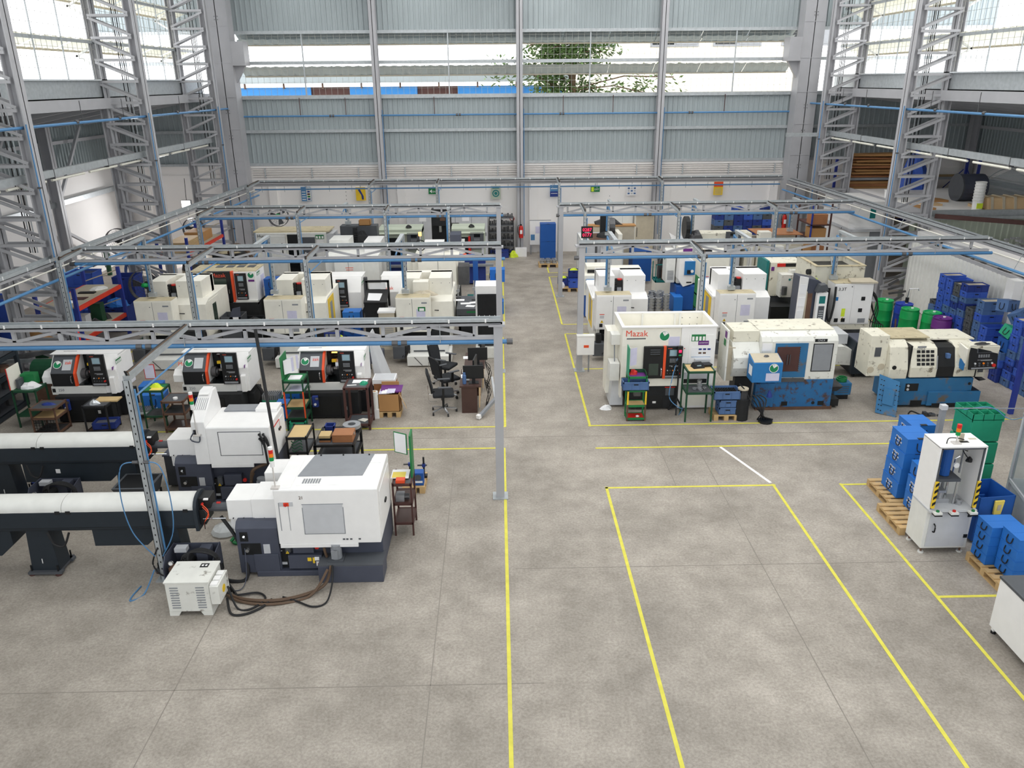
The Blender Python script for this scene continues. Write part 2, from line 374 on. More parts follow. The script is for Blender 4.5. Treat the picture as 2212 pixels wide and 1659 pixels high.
# ---- laced tower columns along both bays
def tower(x, y, out, flip=False):
    o = setting(part('laced_column', None, 'steel', zs(isec(x, y, .24, .34, .03, 'y'), 0, 12.6)))
    xo = x + out * 1.22
    part('outer_chord', o, 'steel', zs(isec(xo, y, .24, .34, .03, 'y'), 0, 12.6))
    part('base_plate', o, 'steel', B(min(x, xo) - .25, max(x, xo) + .25, y - .3, y + .3, 0, .04))
    z = .45; k = 0
    while z < 12:
        for yy in (-.15, .15):
            part('lacing_bar', o, 'steel', R((x, y + yy, z), (xo, y + yy, z), .05, .075))
            a, b = (xo, x) if flip else (x, xo)
            part('lacing_diagonal', o, 'steel', R((a, y + yy, z + .06), (b, y + yy, z + .56), .05, .07))
        z += .62
    part('air_drop_pipe', o, 'pipeblue', Cy((x - out * .16, y - .2, 1.1), (x - out * .16, y - .2, 6.35), .017, 6))
    for zz in (1.6, 3.1, 4.9): part('pipe_saddle', o, 'iron', B(x - out * .16 - .04, x - out * .16 + .04, y - .23, y - .17, zz, zz + .04))
    for c in range(4): part('cable_run', o, 'cable' if c % 2 else 'galv', T([(x + out * (.45 + c * .06), y + .2, 3.3), (x + out * (.45 + c * .06), y + .2, 11)], .016, 5))
    return o
for y in (19.6, 26.5, 33.1): tower(-11.0, y, -1, y > 30)
for y in (26.4, 33.0): tower(13.0, y, 1)
# ---- clerestory walls above the lean-to bays
def clerestory(side, x, zs0, out):
    w = setting(part('wall_' + side, None, 'galv', B(min(x, x + out * .12), max(x, x + out * .12), -6, YW, 6.78, 7.3)))
    part('sill_flashing', w, 'foil', B(min(x - out * .1, x + out * .3), max(x - out * .1, x + out * .3), -6, YW, 7.3, 7.34))
    part('eaves_beam', w, 'steel', B(min(x - out * .25, x - out * .05), max(x - out * .25, x - out * .05), -6, YW, 6.5, 6.8))
    wire_mesh(w, (x, 8), (x, YW), 7.35, 11.5, .28)
    for y in (11, 14.2, 16.9, 22.9, 24.4, 30, 31.5): part('mesh_stay', w, 'galv', R((x - out * .05, y, 7.3), (x - out * .05, y, 11.8), .03))
    a, b = ((x, 35.2), (x, 6)) if out > 0 else ((x, 6), (x, 35.2))
    for z in (8.35, 9.75, 11.1):
        canopy(w, a, b, z + .1, .75, .3 if out < 0 else .42, 'blade')
        part('blade_rail', w, 'galv', B(min(x, x + out * .08), max(x, x + out * .08), 6, 35.2, z, z + .09))
        for y in (13, 19.6, 26.4, 33): part('blade_bracket', w, 'white', R((x + out * .02, y + .3, z - .75), (x + out * .72, y + .3, z - .32), .06), R((x, y + .3, z + .05), (x + out * .74, y + .3, z - .35), .06))
    cladding(w, (x, -6) if out < 0 else (x, YW), (x, YW) if out < 0 else (x, -6), 11.5, 12.6)
    return w
clerestory('left', XL, 7.3, -1); clerestory('right', XR, 7.3, 1)
# ---- lean-to bays: roofs and outer walls
for side, x0, x1 in (('left', XLO, XL), ('right', XR, XRO)):
    lo = x0 if side == 'left' else x1; hi = x1 if side == 'left' else x0
    c = setting(part('ceiling_' + side + '_bay', None, 'clad2', H([(lo, -6, 5.95), (hi, -6, 6.75), (hi, YW, 6.75), (lo, YW, 5.95), (lo, -6, 6.03), (hi, -6, 6.83), (hi, YW, 6.83), (lo, YW, 6.03)])))
    for y in (13, 19.6, 22, 24.3, 26.5, 28.7, 31, 33.2):
        part('rafter', c, 'steel', R((lo, y, 5.8), (hi, y, 6.6), .14, .22))
    w = setting(part('wall_outer_' + side, None, 'plaster', B(min(lo, lo + (-.2 if side == 'left' else .2)), max(lo, lo + (-.2 if side == 'left' else .2)), -6, YW, 0, 4.05)))
    cladding(w, (lo, -6) if side == 'left' else (lo, YW), (lo, YW) if side == 'left' else (lo, -6), 4.05, 6.0, 'clad2')
    s = 1 if side == 'left' else -1
    for z in (4.05, 5.2): part('girt_rail', w, 'steel', B(min(lo, lo + s * .12), max(lo, lo + s * .12), 4, YW, z - .06, z + .06))
    part('girt_rail', w, 'galv', B(min(lo + s * .05, lo + s * .25), max(lo + s * .05, lo + s * .25), 20, YW, 3.02, 3.2))
    for y in ((20.4, 24.6, 29.6, 35.0) if side == 'left' else (20.4, 28.2, 35.0)):
        o = setting(part('bay_column', None, 'steel', zs(isec(lo + s * .3, y, .34, .3, .025, 'y'), 0, 5.95)))
        if side == 'left' and y < 35: part('wall_brace', o, 'steel', R((lo + s * .3, y + .15, 3.2), (lo + s * .3, y + 2.6, 5.7), .1), R((lo + s * .3, y + .15, 2.1), (lo + s * .3, y + 3.6, .4), .1))
    if side == 'right':
        for z in (3.28, 3.1, 2.75): part('conduit_pipe', w, 'pipegrey', Cy((lo - .06, 18, z), (lo - .06, YW, z), .022, 6))
# ---- rails with tube lights, and the blue air mains, along the towers
for x, z in ((-11.35, 4.98), (13.35, 5.02)):
    o = setting(part('light_trunking', None, 'galv', B(x - .06, x + .06, 8, 33.2, z + .02, z + .2)))
    for y in range(9, 33, 2): part('tube_light', o, 'tubelight', Cy((x - .03, y, z - .06), (x - .03, y + 1.7, z - .06), .035, 8))
    for y in (12, 15, 18, 21, 24, 27, 30): part('trunking_clip', o, 'iron', B(x - .065, x + .065, y, y + .03, z - .03, z + .21))
o = setting(part('trunking_end', None, 'galv', B(11.6, 13.3, 33.0, 33.12, 5.0, 5.14)))
for x, y1 in ((-11.0, 35), (13.0, 35)):
    o = setting(part('air_main_pipe', None, 'pipeblue', Cy((x, 8, 6.3), (x, y1, 6.22), .036, 8)))
    for y in (13, 17, 22, 24.5, 29, 31): part('pipe_coupling', o, 'iron', Cy((x, y, 6.28), (x, y + .12, 6.28), .052, 8)); part('hanger_rod', o, 'iron', R((x, y + .4, 6.3), (x, y + .4, 6.8), .015))
# ---- outside: seen through the openings of the back wall
sh = thing('container_shed', 'long blue metal shed with brown doors outside the back wall opening', 'shed', (-5, 44, 0))
for x0, x1, m in ((-8.5, -4.6, 'container'), (-2.6, .9, 'container'), (3.0, 6.4, 'container')):
    a = part('blue_panel', sh, m, B(x0, x1, 0, 2.4, 4.5, 6.95)); a['label'] = 'blue corrugated side panel'
for x0, x1 in ((-4.6, -2.6), (.9, 3.0)): part('door_bay', sh, 'brown', B(x0, x1, .1, 2.4, 4.5, 6.95))
part('upper_panel', sh, 'container', B(6.4, 8.5, .1, 2.4, 4.5, 6.95)); part('eaves', sh, 'clad', B(-8.8, 8.8, -.25, 2.6, 7.15, 7.7)); part('base', sh, 'brown', B(-8.5, 8.5, 0, 2.4, 0, 4.5))
for x in range(-8, 9, 2): part('eaves_post', sh, 'rust', B(x, x + .08, -.1, 0, 6.9, 7.3))
bl = thing('building', 'pale flat-fronted building with grey framed windows behind the tree', 'building', (10.5, 60, 0))
part('facade', bl, 'hazewall', B(-8, 12, 0, 6, 0, 11.6))
for x in (-5.5, .3, 4.7, 9.5):
    f = part('window', bl, 'mgrey', B(x, x + 3.4, -.1, 0, 9.3, 11.9)); part('pane', f, 'darkscreen', B(x + .15, x + 1.65, -.13, -.08, 9.45, 11.75)); part('pane', f, 'mgrey', B(x + 1.8, x + 3.25, -.13, -.08, 9.45, 11.75))
def tree(x, y, h, n, label):
    t = thing('tree', label, 'tree', (x, y, 0))
    part('trunk', t, 'bark', T(Arc([(0, 0, 0), (.15, 0, h * .4), (-.1, .1, h * .8), (.1, 0, h)], 5), .16, 8))
    br = []; lv = []; lf = []
    for i in range(30):
        a = random.uniform(0, 6.28); z = random.uniform(h * .62, h * .98); L = random.uniform(.8, 3.0 if z > 7.6 else 4.6)
        e = Vector((math.cos(a) * L + (.6 if L > 2 else -.4), math.sin(a) * L * .35, z + random.uniform(-.9, .7))); br.append(T([(0, 0, z - .6), (e.x * .5, e.y * .5, (z + e.z) / 2), tuple(e)], .03, 5))
        for k in range(n):
            c = Vector((e.x, e.y, e.z)) * random.uniform(.45, 1.05); c.z = e.z + random.uniform(-.7, .6); c.x += random.uniform(-.6, .6); c.y += random.uniform(-.6, .6)
            d = Vector((random.uniform(-1, 1), random.uniform(-1, 1), random.uniform(-.6, .6))).normalized() * .13; w = d.cross(Vector((random.random(), random.random(), 1))).normalized() * .06
            b0 = len(lv); lv += [tuple(c - d), tuple(c + w), tuple(c + d), tuple(c - w)]; lf.append((b0, b0 + 1, b0 + 2, b0 + 3))
    part('branch', t, 'bark', br); part('foliage', t, 'leafm', (lv, lf), kind='stuff')
tree(3.6, 39.2, 9.8, 170, 'leafy green tree just outside the back wall opening')
setting(part('ground_outside', None, 'putty', B(-60, 60, 36.2, 120, -.3, -.05)))
# ================================================================ SERVICE FRAMES
def truss(label, x0, x1, y, post_x=None, post_w=.15, webs=True, zt=3.44, zb=3.12, pipe=True, p=.78):
    t = thing('service_truss', label, 'truss', (0, y, 0))
    part('cable_tray', t, 'galv', B(x0, x1, -.1, .1, zt - .07, zt - .05), B(x0, x1, -.1, -.085, zt - .07, zt), B(x0, x1, .085, .1, zt - .07, zt))
    part('top_chord', t, 'steel', B(x0, x1, -.06, .06, zt - .13, zt - .08))
    x = x0 + .35
    while x < x1: part('tray_clip', t, 'white', B(x, x + .025, -.107, -.1, zt - .06, zt)); x += .62
    part('tray_cable', t, 'galvdark', T([(x0 + .1, .03, zt - .035), ((x0 + x1) / 2, .02, zt - .03), (x1 - .2, .04, zt - .035)], .018, 5), T([(x0 + .1, -.02, zt - .035), (x1 - .4, -.03, zt - .035)], .013, 5))
    if webs:
        part('bottom_chord', t, 'steel', B(x0 + .02, x1, -.05, .05, zb - .055, zb))
        x = x1 - .45; k = 0
        while x > x0:
            part('web_post', t, 'steel', R((x, 0, zb), (x, 0, zt - .12), .06, .05))
            if x - p > x0: part('web_diagonal', t, 'steel', R((x, 0, zb if k % 2 == 0 else zt - .14), (x - p, 0, zt - .14 if k % 2 == 0 else zb), .05, .05))
            x -= p; k += 1
    if pipe:
        pz = zb - .1
        part('air_pipe', t, 'pipeblue', Cy((x0, -.03, pz), (x1 + .1, -.03, pz), .042, 8))
        n = max(1, int((x1 - x0) / 4)); part('end_cap', t, 'iron', Cy((x1 + .1, -.03, pz), (x1 + .2, -.03, pz), .055, 8)) if post_x and post_x > -1 and x1 < 1 else part('end_cap', t, 'iron', Cy((x0 - .12, -.03, pz), (x0, -.03, pz), .055, 8))
        for i in range(n):
            c = x0 + (i + .6) * (x1 - x0) / n
            part('pipe_coupling', t, 'iron', Cy((c - .13, -.03, pz), (c - .03, -.03, pz), .058, 8), Cy((c + .03, -.03, pz), (c + .13, -.03, pz), .058, 8))
            part('hanger_rod', t, 'galv', R((c + .7, -.07, pz), (c + .7, -.07, zt), .012))
    if post_x is not None:
        part('post', t, 'steel', B(post_x - post_w / 2, post_x + post_w / 2, -post_w / 2, post_w / 2, .02, zt - .1))
        part('post_head', t, 'steel', B(post_x - .16, post_x + .12, -.1, .1, zt - .14, zt - .1))
        part('foot_plate', t, 'galv', B(post_x - .14, post_x + .14, -.14, .14, 0, .02))
    return t
truss('front steel truss with cable tray over the small lathes, post beside the aisle', -13, 0.02, 13.0, -.03)
truss('second steel truss left of the aisle, over the tall machining centres', -10.55, 0.06, 19.76, .0)
truss('third steel truss with blue pipe on the left of the aisle near the back wall', -10.2, 0.08, 27.5, .02, zt=3.3, zb=2.98)
truss('steel truss with post on the right of the aisle in front of the wheel pallet', 2.02, 12.4, 19.76, 2.09)
truss('rear steel truss on the right of the aisle over the red number display', 2.12, 12.2, 27.5, 2.17, zt=3.28, zb=2.96)
tb = truss('long steel service rail with cable tray along the back wall', -10.15, 12.1, 34.4, None, webs=False, zt=3.36, pipe=False)
part('bottom_rail', tb, 'steel', B(-10.4, 12.2, .08, .18, 3.1, 3.2))
part('air_pipe', tb, 'pipeblue', Cy((-10.3, .2, 2.96), (12.1, .2, 2.96), .028, 8))
for i in range(24): part('hook', tb, 'galv', R((-10 + i * .95, .2, 2.85), (-10 + i * .95, .2, 3.1), .02))
def side_rail(label, pts, zt=3.2):
    t = thing('cable_ladder', label, 'cable tray', (0, 0, 0))
    (xa, ya), (xb, yb) = pts; a = Vector((xa, ya, zt)); b = Vector((xb, yb, zt)); d = (b - a).normalized(); s = Vector((-d.y, d.x, 0))
    part('tray_base', t, 'galv', R(tuple(a), tuple(b), .22, .02))
    for k in (-1, 1): part('tray_side', t, 'galv', R(tuple(a + s * .11 * k + Vector((0, 0, .03))), tuple(b + s * .11 * k + Vector((0, 0, .03))), .015, .08))
    part('support_rail', t, 'steel', R(tuple(a - Vector((0, 0, .08))), tuple(b - Vector((0, 0, .08))), .1, .06))
    n = int((b - a).length / .9)
    for i in range(n):
        c = a.lerp(b, (i + .5) / n); part('tray_clip', t, 'white', R(tuple(c - s * .12 - Vector((0, 0, .01))), tuple(c - s * .12 + Vector((0, 0, .08))), .025, .012))
    part('tray_cable', t, 'cable', T([tuple(a + Vector((.03, 0, .03))), tuple(b + Vector((.03, 0, .03)))], .02, 5))
    s2 = 1 if xa < 0 else -1
    part('pale_pipe', t, 'cream', Cy((xa + s2 * .1, ya, zt - .2), (xb + s2 * .1, yb, zt - .2), .018, 6))
    part('air_pipe', t, 'pipeblue', Cy((xa + s2 * .25, ya, zt - .42), (xb + s2 * .25, yb, zt - .42), .036, 8))
    for i in range(0, n, 3):
        c = a.lerp(b, (i + .5) / n); part('hanger_rod', t, 'galv', R((c.x + s2 * .25, c.y, zt - .42), (c.x + s2 * .1, c.y, zt), .012))
    for k in (.3, .72):
        c = a.lerp(b, k); part('pipe_coupling', t, 'iron', Cy((c.x + s2 * .25, c.y - .08, zt - .42), (c.x + s2 * .25, c.y + .08, zt - .42), .052, 8))
    return t
side_rail('galvanised cable tray with blue pipe running back past the left laced columns', ((-11.1, 15.0), (-10.3, 34.2)))
side_rail('galvanised cable tray with blue pipe running back past the right laced columns', ((12.85, 15.5), (12.35, 34.2)))
# drop posts that stand on the floor in front of each truss
def drop_post(label, x, y, yt, zt=3.36, w=.09, hoses=False, xt=None, top=3.36):
    yt -= .17; t = thing('drop_post', label, 'post', (x, y, 0)); dx = (xt if xt is not None else x) - x
    part('pole', t, 'galv', B(-w / 2, w / 2, -w / 2, -w / 2 + .008, .02, top - .05), B(-w / 2, -w / 2 + .008, -w / 2, w / 2, .02, top - .05), B(w / 2 - .008, w / 2, -w / 2, w / 2, .02, top - .05))
    part('arm', t, 'galv', R((0, 0, top - .03), (dx, yt - y, zt + .03), .1, .07))
    part('air_pipe', t, 'pipeblue', Cy((w / 2 + .03, .02, .5), (w / 2 + .03, .02, top - .2), .015, 6))
    part('pipe_arm', t, 'pipeblue', Cy((w / 2 + .03, .02, top - .3), (dx + .1, yt - y, zt - .3), .014, 6))
    part('power_cable', t, 'cable', T(Arc([(dx, yt - y, zt + .08), (0, .2, top + .05), (0, .03, top - .1), (.01, .02, 1.6), (-.005, .02, .1)], 6), .016, 5))
    part('earth_cable', t, 'hose', T(Arc([(dx + .03, yt - y, zt + .08), (.03, .2, top + .06), (.03, .03, top - .1), (.025, .02, 1.6), (.02, .02, .1)], 6), .009, 5))
    for i in range(26): part('slot_hole', t, 'black', B(-.008, .008, -w / 2 - .002, -w / 2 + .001, .2 + i * .12, .23 + i * .12))
    part('foot_plate', t, 'galv', B(-.11, .11, -.1, .1, 0, .02))
    if hoses:
        for s in (-1, 1):
            part('coil_hose', t, 'pipeblue', T(Arc([(s * .05, -.06, 2.05), (s * .28, -.1, 2.0), (s * .36, -.12, 1.5), (s * .3, -.1, .9), (s * .06, -.06, .45)], 8), .009, 6))
            part('valve', t, 'iron', Cy((s * .04, -.06, 2.05), (s * .12, -.06, 2.05), .025, 8))
        part('loose_cable', t, 'cable', T(Arc([(0, -.06, .6), (-.12, -.05, .3), (.05, -.1, .12), (.3, -.05, .3), (.35, .05, .05), (.05, -.12, .03)], 8), .012, 5))
    return t
drop_post('galvanised drop post with blue coil hoses in front of the near bar feeder', -5.26, 10.55, 13.0, hoses=True)
for lab, x, y, yt, z in (
    ('slotted drop post beside the machine with the yellow door, left of the aisle', -4.48, 18.25, 19.76, 3.36),
    ('slotted drop post in front of the leftmost tall machining centre', -7.07, 17.9, 19.76, 3.36),
    ('slotted drop post beside the left laced column and the blue rack', -10.28, 18.5, 19.76, 3.36),
    ('slotted drop post with black cables behind the open-topped white machine', 4.81, 18.36, 19.76, 3.36),
    ('slotted drop post in front of the long lathe with black doors near the back', -6.55, 26.2, 27.5, 3.22),
    ('slotted drop post near the black fans at the left rear', -9.63, 25.8, 27.5, 3.22),
    ('slotted drop post in front of the red door lathe at the back', -3.72, 26.4, 27.5, 3.22),
    ('slotted drop post that carries the red number display', 2.83, 26.0, 27.5, 3.2),
    ('slotted drop post beside the big black fan wheel on the right', 5.9, 26.0, 27.5, 3.2),
    ('slotted drop post in front of the rear extinguisher on the right', 9.22, 26.4, 27.5, 3.2),
    ('drop post at the back wall beside the yellow poster', -5.19, 32.8, 34.4, 3.3),
    ('drop post at the back wall beside the green exit sign left of the aisle', -2.48, 33.1, 34.4, 3.3),
    ('drop post at the back wall beside the blue poster right of the aisle', 2.51, 33.0, 34.4, 3.3),
    ('drop post at the back wall under the third mullion column', 6.78, 33.3, 34.4, 3.3),
    ('drop post at the rear left corner of the service frame', -10.0, 32.6, 34.4, 3.3)):
    drop_post(lab, x, y, yt, zt=z, top=z)
# hanging drops that come down on the machines' cabinets
def machine_drop(label, x, y, yt, z0, zt):
    yt += .16; z0 += .06; t = thing('machine_drop', label, 'service drop', (x, y, 0))
    part('channel', t, 'galv', B(-.02, .05, -.03, .03, z0, zt)); part('air_pipe', t, 'pipeblue', Cy((-.05, 0, z0 + .05), (-.05, 0, zt - .1), .028, 7))
    part('arm', t, 'galv', R((0, 0, zt), (0, yt - y, zt), .1, .06)); part('foot_clamp', t, 'galv', B(-.1, .1, -.06, .06, z0 - .1, z0))
    part('pipe_arm', t, 'pipeblue', Cy((-.05, 0, zt - .12), (-.05, yt - y, zt - .3), .022, 7))
    for i in range(10): part('slot_hole', t, 'black', B(.008, .022, -.032, -.029, z0 + .1 + i * .13, z0 + .14 + i * .13))
for lab, x, y, yt, z0, zt in (
    ('blue pipe drop onto the cabinet of the leftmost tall machining centre', -9.4, 21.15, 19.76, 1.85, 3.4),
    ('blue pipe drop onto the cabinet of the machine with the yellow door', -6.1, 21.15, 19.76, 1.88, 3.4),
    ('blue pipe drop onto the cream machine beside the black console', -2.55, 21.15, 19.76, 1.85, 3.4),
    ('blue pipe drop onto the cream machine next to the aisle on the right', 2.97, 21.15, 19.76, 1.85, 3.4),
    ('blue pipe drop onto the second cream machine on the right', 6.37, 21.15, 19.76, 1.83, 3.4),
    ('blue pipe drop onto the tall 3.3T cabinet', 9.05, 20.9, 19.76, 2.14, 3.4),
    ('blue pipe drop onto the machine with the dark hood near the back', -5.35, 28.6, 27.5, 2.5, 3.2),
    ('blue pipe drop onto the cream cabinet with the yellow sheet', -1.67, 26.9, 27.2, 1.95, 3.2),
    ('blue pipe drop onto the old machine under the red display', 3.95, 28.6, 27.5, 2.0, 3.2),
    ('blue pipe drop beside the black fan wheel at the back right', 7.0, 28.6, 27.5, 1.85, 3.2),
    ('blue pipe drop onto the wooden-topped machine at the back right', 10.55, 28.6, 27.5, 2.06, 3.2)):
    machine_drop(lab, x, y, yt, z0, zt)
# ================================================================ SHARED SMALL THINGS
def crate(name, label, loc, sx, sy, sz, m, group=None, rz=0, fill=None, cat='crate', ribs=True):
    """open-topped plastic stacking crate, origin at the middle of its base"""
    t = thing(name, label, cat, loc, rz, group); a, b = sx / 2, sy / 2
    part('body', t, m, *tray(-a + .012, a - .012, -b + .012, b - .012, 0, sz - .02))
    part('rim', t, m, B(-a, a, -b, -b + .022, sz - .035, sz), B(-a, a, b - .022, b, sz - .035, sz), B(-a, -a + .022, -b, b, sz - .035, sz), B(a - .022, a, -b, b, sz - .035, sz))
    if ribs:
        for k in (-1, -.33, .33, 1):
            part('rib', t, m, B(k * (a - .015) - .006, k * (a - .015) + .006, -b, -b + .014, .01, sz - .03)); part('rib', t, m, B(-a, -a + .014, k * (b - .015) - .006, k * (b - .015) + .006, .01, sz - .03))
        part('hand_slot', t, 'black', B(-.05, .05, -b + .009, -b + .013, sz - .075, sz - .05), B(-a + .009, -a + .013, -.05, .05, sz - .075, sz - .05))
    if fill: part('contents', t, fill, B(-a + .03, a - .03, -b + .03, b - .03, .02, sz - .05))
    return t
PALS = {}
def pallet(label, loc, sx=.9, sy=.8, rz=0, h=.14):
    t = thing('pallet', label, 'pallet', loc, rz); a, b = sx / 2, sy / 2
    n = 6
    for i in range(n):
        y = -b + (sy - .1) * i / (n - 1); part('deck_board', t, 'wood', B(-a, a, y, y + .1, h - .02, h))
    for x in (-a, -.05, a - .1):
        part('bottom_board', t, 'wood', B(x, x + .1, -b, b, 0, .018)); part('stringer_board', t, 'wood', B(x, x + .1, -b, b, h - .038, h - .02))
        for y in (-b, -.05, b - .1): part('block', t, 'wood', B(x, x + .1, y, y + .1, .018, h - .038))
    return t
def tote(label, loc, sx=.55, sy=.42, sz=.28, m='tote', rz=0, group=None, handle=True, words=None, lid=True):
    """closed corrugated-plastic box with webbing handles"""
    t = thing('plastic_tote', label, 'box', loc, rz, group); a, b = sx / 2, sy / 2
    part('body', t, m, B(-a, a, -b, b, 0, sz - .012), bev=.006)
    if lid: part('lid', t, m, B(-a - .004, a + .004, -b - .004, .0, sz - .012, sz), B(-a - .004, a + .004, .004, b + .004, sz - .012, sz)); part('latch', t, 'black', B(-.06, .06, -b - .008, -b + .05, sz - .004, sz + .006))
    if handle:
        part('handle', t, 'black', T(Arc([(-.06, -b - .004, sz * .72), (-.055, -b - .02, sz * .3), (0, -b - .024, sz * .18), (.055, -b - .02, sz * .3), (.06, -b - .004, sz * .72)], 4), .009, 5))
        part('handle', t, 'black', T(Arc([(-a - .004, -.06, sz * .72), (-a - .02, -.055, sz * .3), (-a - .024, 0, sz * .18), (-a - .02, .055, sz * .3), (-a - .004, .06, sz * .72)], 4), .009, 5))
    if words:
        for i, w in enumerate(words): text(w, sz * .17, (-a - .006, 0, sz * (.68 - .22 * i)), t, 'white', rot=(math.pi / 2, 0, -math.pi / 2), sx=.9)
    return t
def rack(name, label, loc, sx, sy, levels, leg='dgreen', tops=None, rz=0, cat='trolley', h=None, lw=.03, back=None, group=None):
    """angle-iron trolley: levels = [(z, material)]"""
    t = thing(name, label, cat, loc, rz, group); a, b = sx / 2, sy / 2; h = h or levels[-1][0]
    for x in (-a, a):
        for y in (-b, b): part('leg', t, leg, B(x - lw / 2, x + lw / 2, y - lw / 2, y + lw / 2, 0, h))
    for z, m in levels:
        part('shelf', t, m, B(-a, a, -b, b, z - .02, z)); part('shelf_frame', t, leg, B(-a, a, -b - lw / 2, -b + lw / 2, z - .04, z + .005), B(-a, a, b - lw / 2, b + lw / 2, z - .04, z + .005), B(-a - lw / 2, -a + lw / 2, -b, b, z - .04, z + .005), B(a - lw / 2, a + lw / 2, -b, b, z - .04, z + .005))
    if back:                                  # (z0, z1, material, paper?) upright board on the left side
        z0, z1, m = back; part('document_board', t, m, B(-a - .015, -a, -b, b, z0, z1))
    return t
def document_holder(par, x, y, z, w=.22, h=.32, rz=0, fr='red'):
    f = part('document_frame', par, fr, B(-w / 2, w / 2, -.008, .004, 0, h), at=(x, y, z), rz=rz); part('document_sheet', f, 'paperlil', B(-w / 2 + .015, w / 2 - .015, -.011, -.008, .015, h - .015)); return f
def wheel_part(label, loc, r=.1, h=.09, m='part', group=None):
    t = thing('machined_hub', label, 'machined part', loc, 0, group)
    part('flange', t, m, La([(r * .45, h * .0), (r * .95, 0), (r, .01), (r, h * .28), (r * .78, h * .34), (r * .74, h * .62), (r * .98, h * .7), (r, h * .98), (r * .55, h), (r * .5, h * .6)], 16), smooth=True)
    part('bore', t, 'black', Cy((0, 0, h * .55), (0, 0, h * .62), r * .48, 12)); return t
def papers(label, loc, w=.3, d=.21, rz=0, m='paper', h=.006, name='paper_sheet', cat='paper'):
    return single(name, label, cat, m, B(-w / 2, w / 2, -d / 2, d / 2, 0, h), loc=loc, rz=rz)
def lump(rx, ry, h, n=9, seed=0):
    rnd = random.Random(seed); v = [(0, 0, h)]; f = []
    for j, (q, zz) in enumerate(((.45, .85), (.8, .5), (1, .0))):
        for k in range(n):
            a = 6.283 * k / n; s = rnd.uniform(.75, 1.15); v.append((rx * q * s * math.cos(a), ry * q * s * math.sin(a), max(0, h * zz * rnd.uniform(.7, 1.2)) if zz else 0))
    f = [(0, 1 + k, 1 + (k + 1) % n) for k in range(n)]
    for j in range(2):
        for k in range(n): f.append((1 + j * n + k, 1 + (j + 1) * n + k, 1 + (j + 1) * n + (k + 1) % n, 1 + j * n + (k + 1) % n))
    f.append(tuple(1 + 2 * n + k for k in range(n))); return v, f
def badge(par, loc, r=.07, rot=(math.pi / 2, 0, 0)):
    """round green sticker with a notch of white at the top"""
    o = part('round_badge', par, 'badge', Cy((0, 0, 0), (0, 0, .003), r, 20), at=loc); o.rotation_euler = rot
    part('badge_rim', o, 'white', Ring((0, 0, .002), r * 1.04, r * .12, .004, 22)); part('badge_notch', o, 'white', P([(0, 0), (r * .75, r * .55), (r * .5, r * .82), (r * .08, r * .95)], 'z', .003, .005)); part('badge_notch', o, 'white', P([(0, 0), (r * .0, r * .9), (-r * .45, r * .75)], 'z', .003, .005)); return o
def panel_face(par, w, h, loc, rot=(math.pi / 2, 0, 0), scr='screen', name='control_panel', body='black', depth=.06, btn=True, title='Mazak'):
    """pendant with screen, keys and knobs; its face is the local XY plane, seen from +Z"""
    o = part(name, par, body, B(-w / 2, w / 2, -h / 2, h / 2, -depth, 0), at=loc, bev=.006); o.rotation_euler = rot
    part('screen_bezel', o, 'dgrey', B(-w * .26, w * .28, h * .2, h * .42, 0, .003)); part('screen', o, scr, B(-w * .22, w * .24, h * .22, h * .4, .003, .005))
    if title: part('brand_strip', o, 'mazred', B(-w * .34, -w * .1, h * .445, h * .46, 0, .002))
    if btn:
        for r in range(3): part('key_row', o, 'mgrey', *[B(-w * .2 + c * w * .085, -w * .14 + c * w * .085, h * (.1 - r * .045), h * (.13 - r * .045), 0, .004) for c in range(5)], kind='stuff')
        part('label_strip', o, 'lgrey', B(-w * .22, w * .3, -h * .1, -h * .09, 0, .002)); part('label_strip', o, 'lgrey', B(-w * .1, w * .28, -h * .13, -h * .12, 0, .002))
        for i in range(5): part('knob', o, ('lgrey', 'dgrey', 'lampamber', 'dgrey', 'lgrey')[i], Cy((-w * .3 + i * w * .15, -h * .24, 0), (-w * .3 + i * w * .15, -h * .24, .018), w * .035, 8))
        for i in range(4): part('knob', o, 'dgrey', Cy((-w * .3 + i * w * .15, -h * .33, 0), (-w * .3 + i * w * .15, -h * .33, .018), w * .03, 8))
        part('stop_button', o, 'red', Cy((w * .36, -h * .33, 0), (w * .36, -h * .33, .035), w * .06, 10)); part('button_strip', o, 'mgrey', B(-w * .42, w * .42, -h * .47, -h * .41, 0, .004))
    return o
def green_signs(par, loc, w=.2, h=.1, n=4, rot=(math.pi / 2, 0, 0)):
    o = part('green_sticker', par, 'green', B(-w / 2, w / 2, -h / 2, h / 2, 0, .003), at=loc); o.rotation_euler = rot
    for i in range(n): part('pictogram', o, 'white', B(-w / 2 + (i + .18) * w / n, -w / 2 + (i + .82) * w / n, -h * .4, h * .2, .003, .005))
    return o
# ================================================================ NEAR ROW: bar lathes, feeders, power units
def warn(par, x, y, z, s=.05, rot=(math.pi / 2, 0, 0)):
    """small yellow triangle sticker facing the camera side"""
    o = part('warning_sticker', par, 'yellow', P([(-s, -s * .8), (s, -s * .8), (0, s)], 'y', -.002, .002), at=(x, y, z))
    part('warning_mark', o, 'black', B(-s * .12, s * .12, -.004, -.002, -s * .35, s * .45))
    return o
def lamp_stack(par, x, y, z, h=.3, white=True):
    s = part('signal_lamp', par, 'pipegrey', Cy((x, y, z), (x, y, z + h), .011, 8)); zz = z + h
    for m, hh in ((('white', .1), ) if white else ()) + (('lampgreen', .06), ('lampamber', .06), ('lampred', .06)) + ((('white', .04),) if white else ()):
        part('lamp_lens', s, m, Cy((x, y, zz), (x, y, zz + hh), .034, 12)); zz += hh
    part('lamp_foot', s, 'pipegrey', B(x - .06, x + .06, y - .05, y + .05, z, z + .02))
    return s
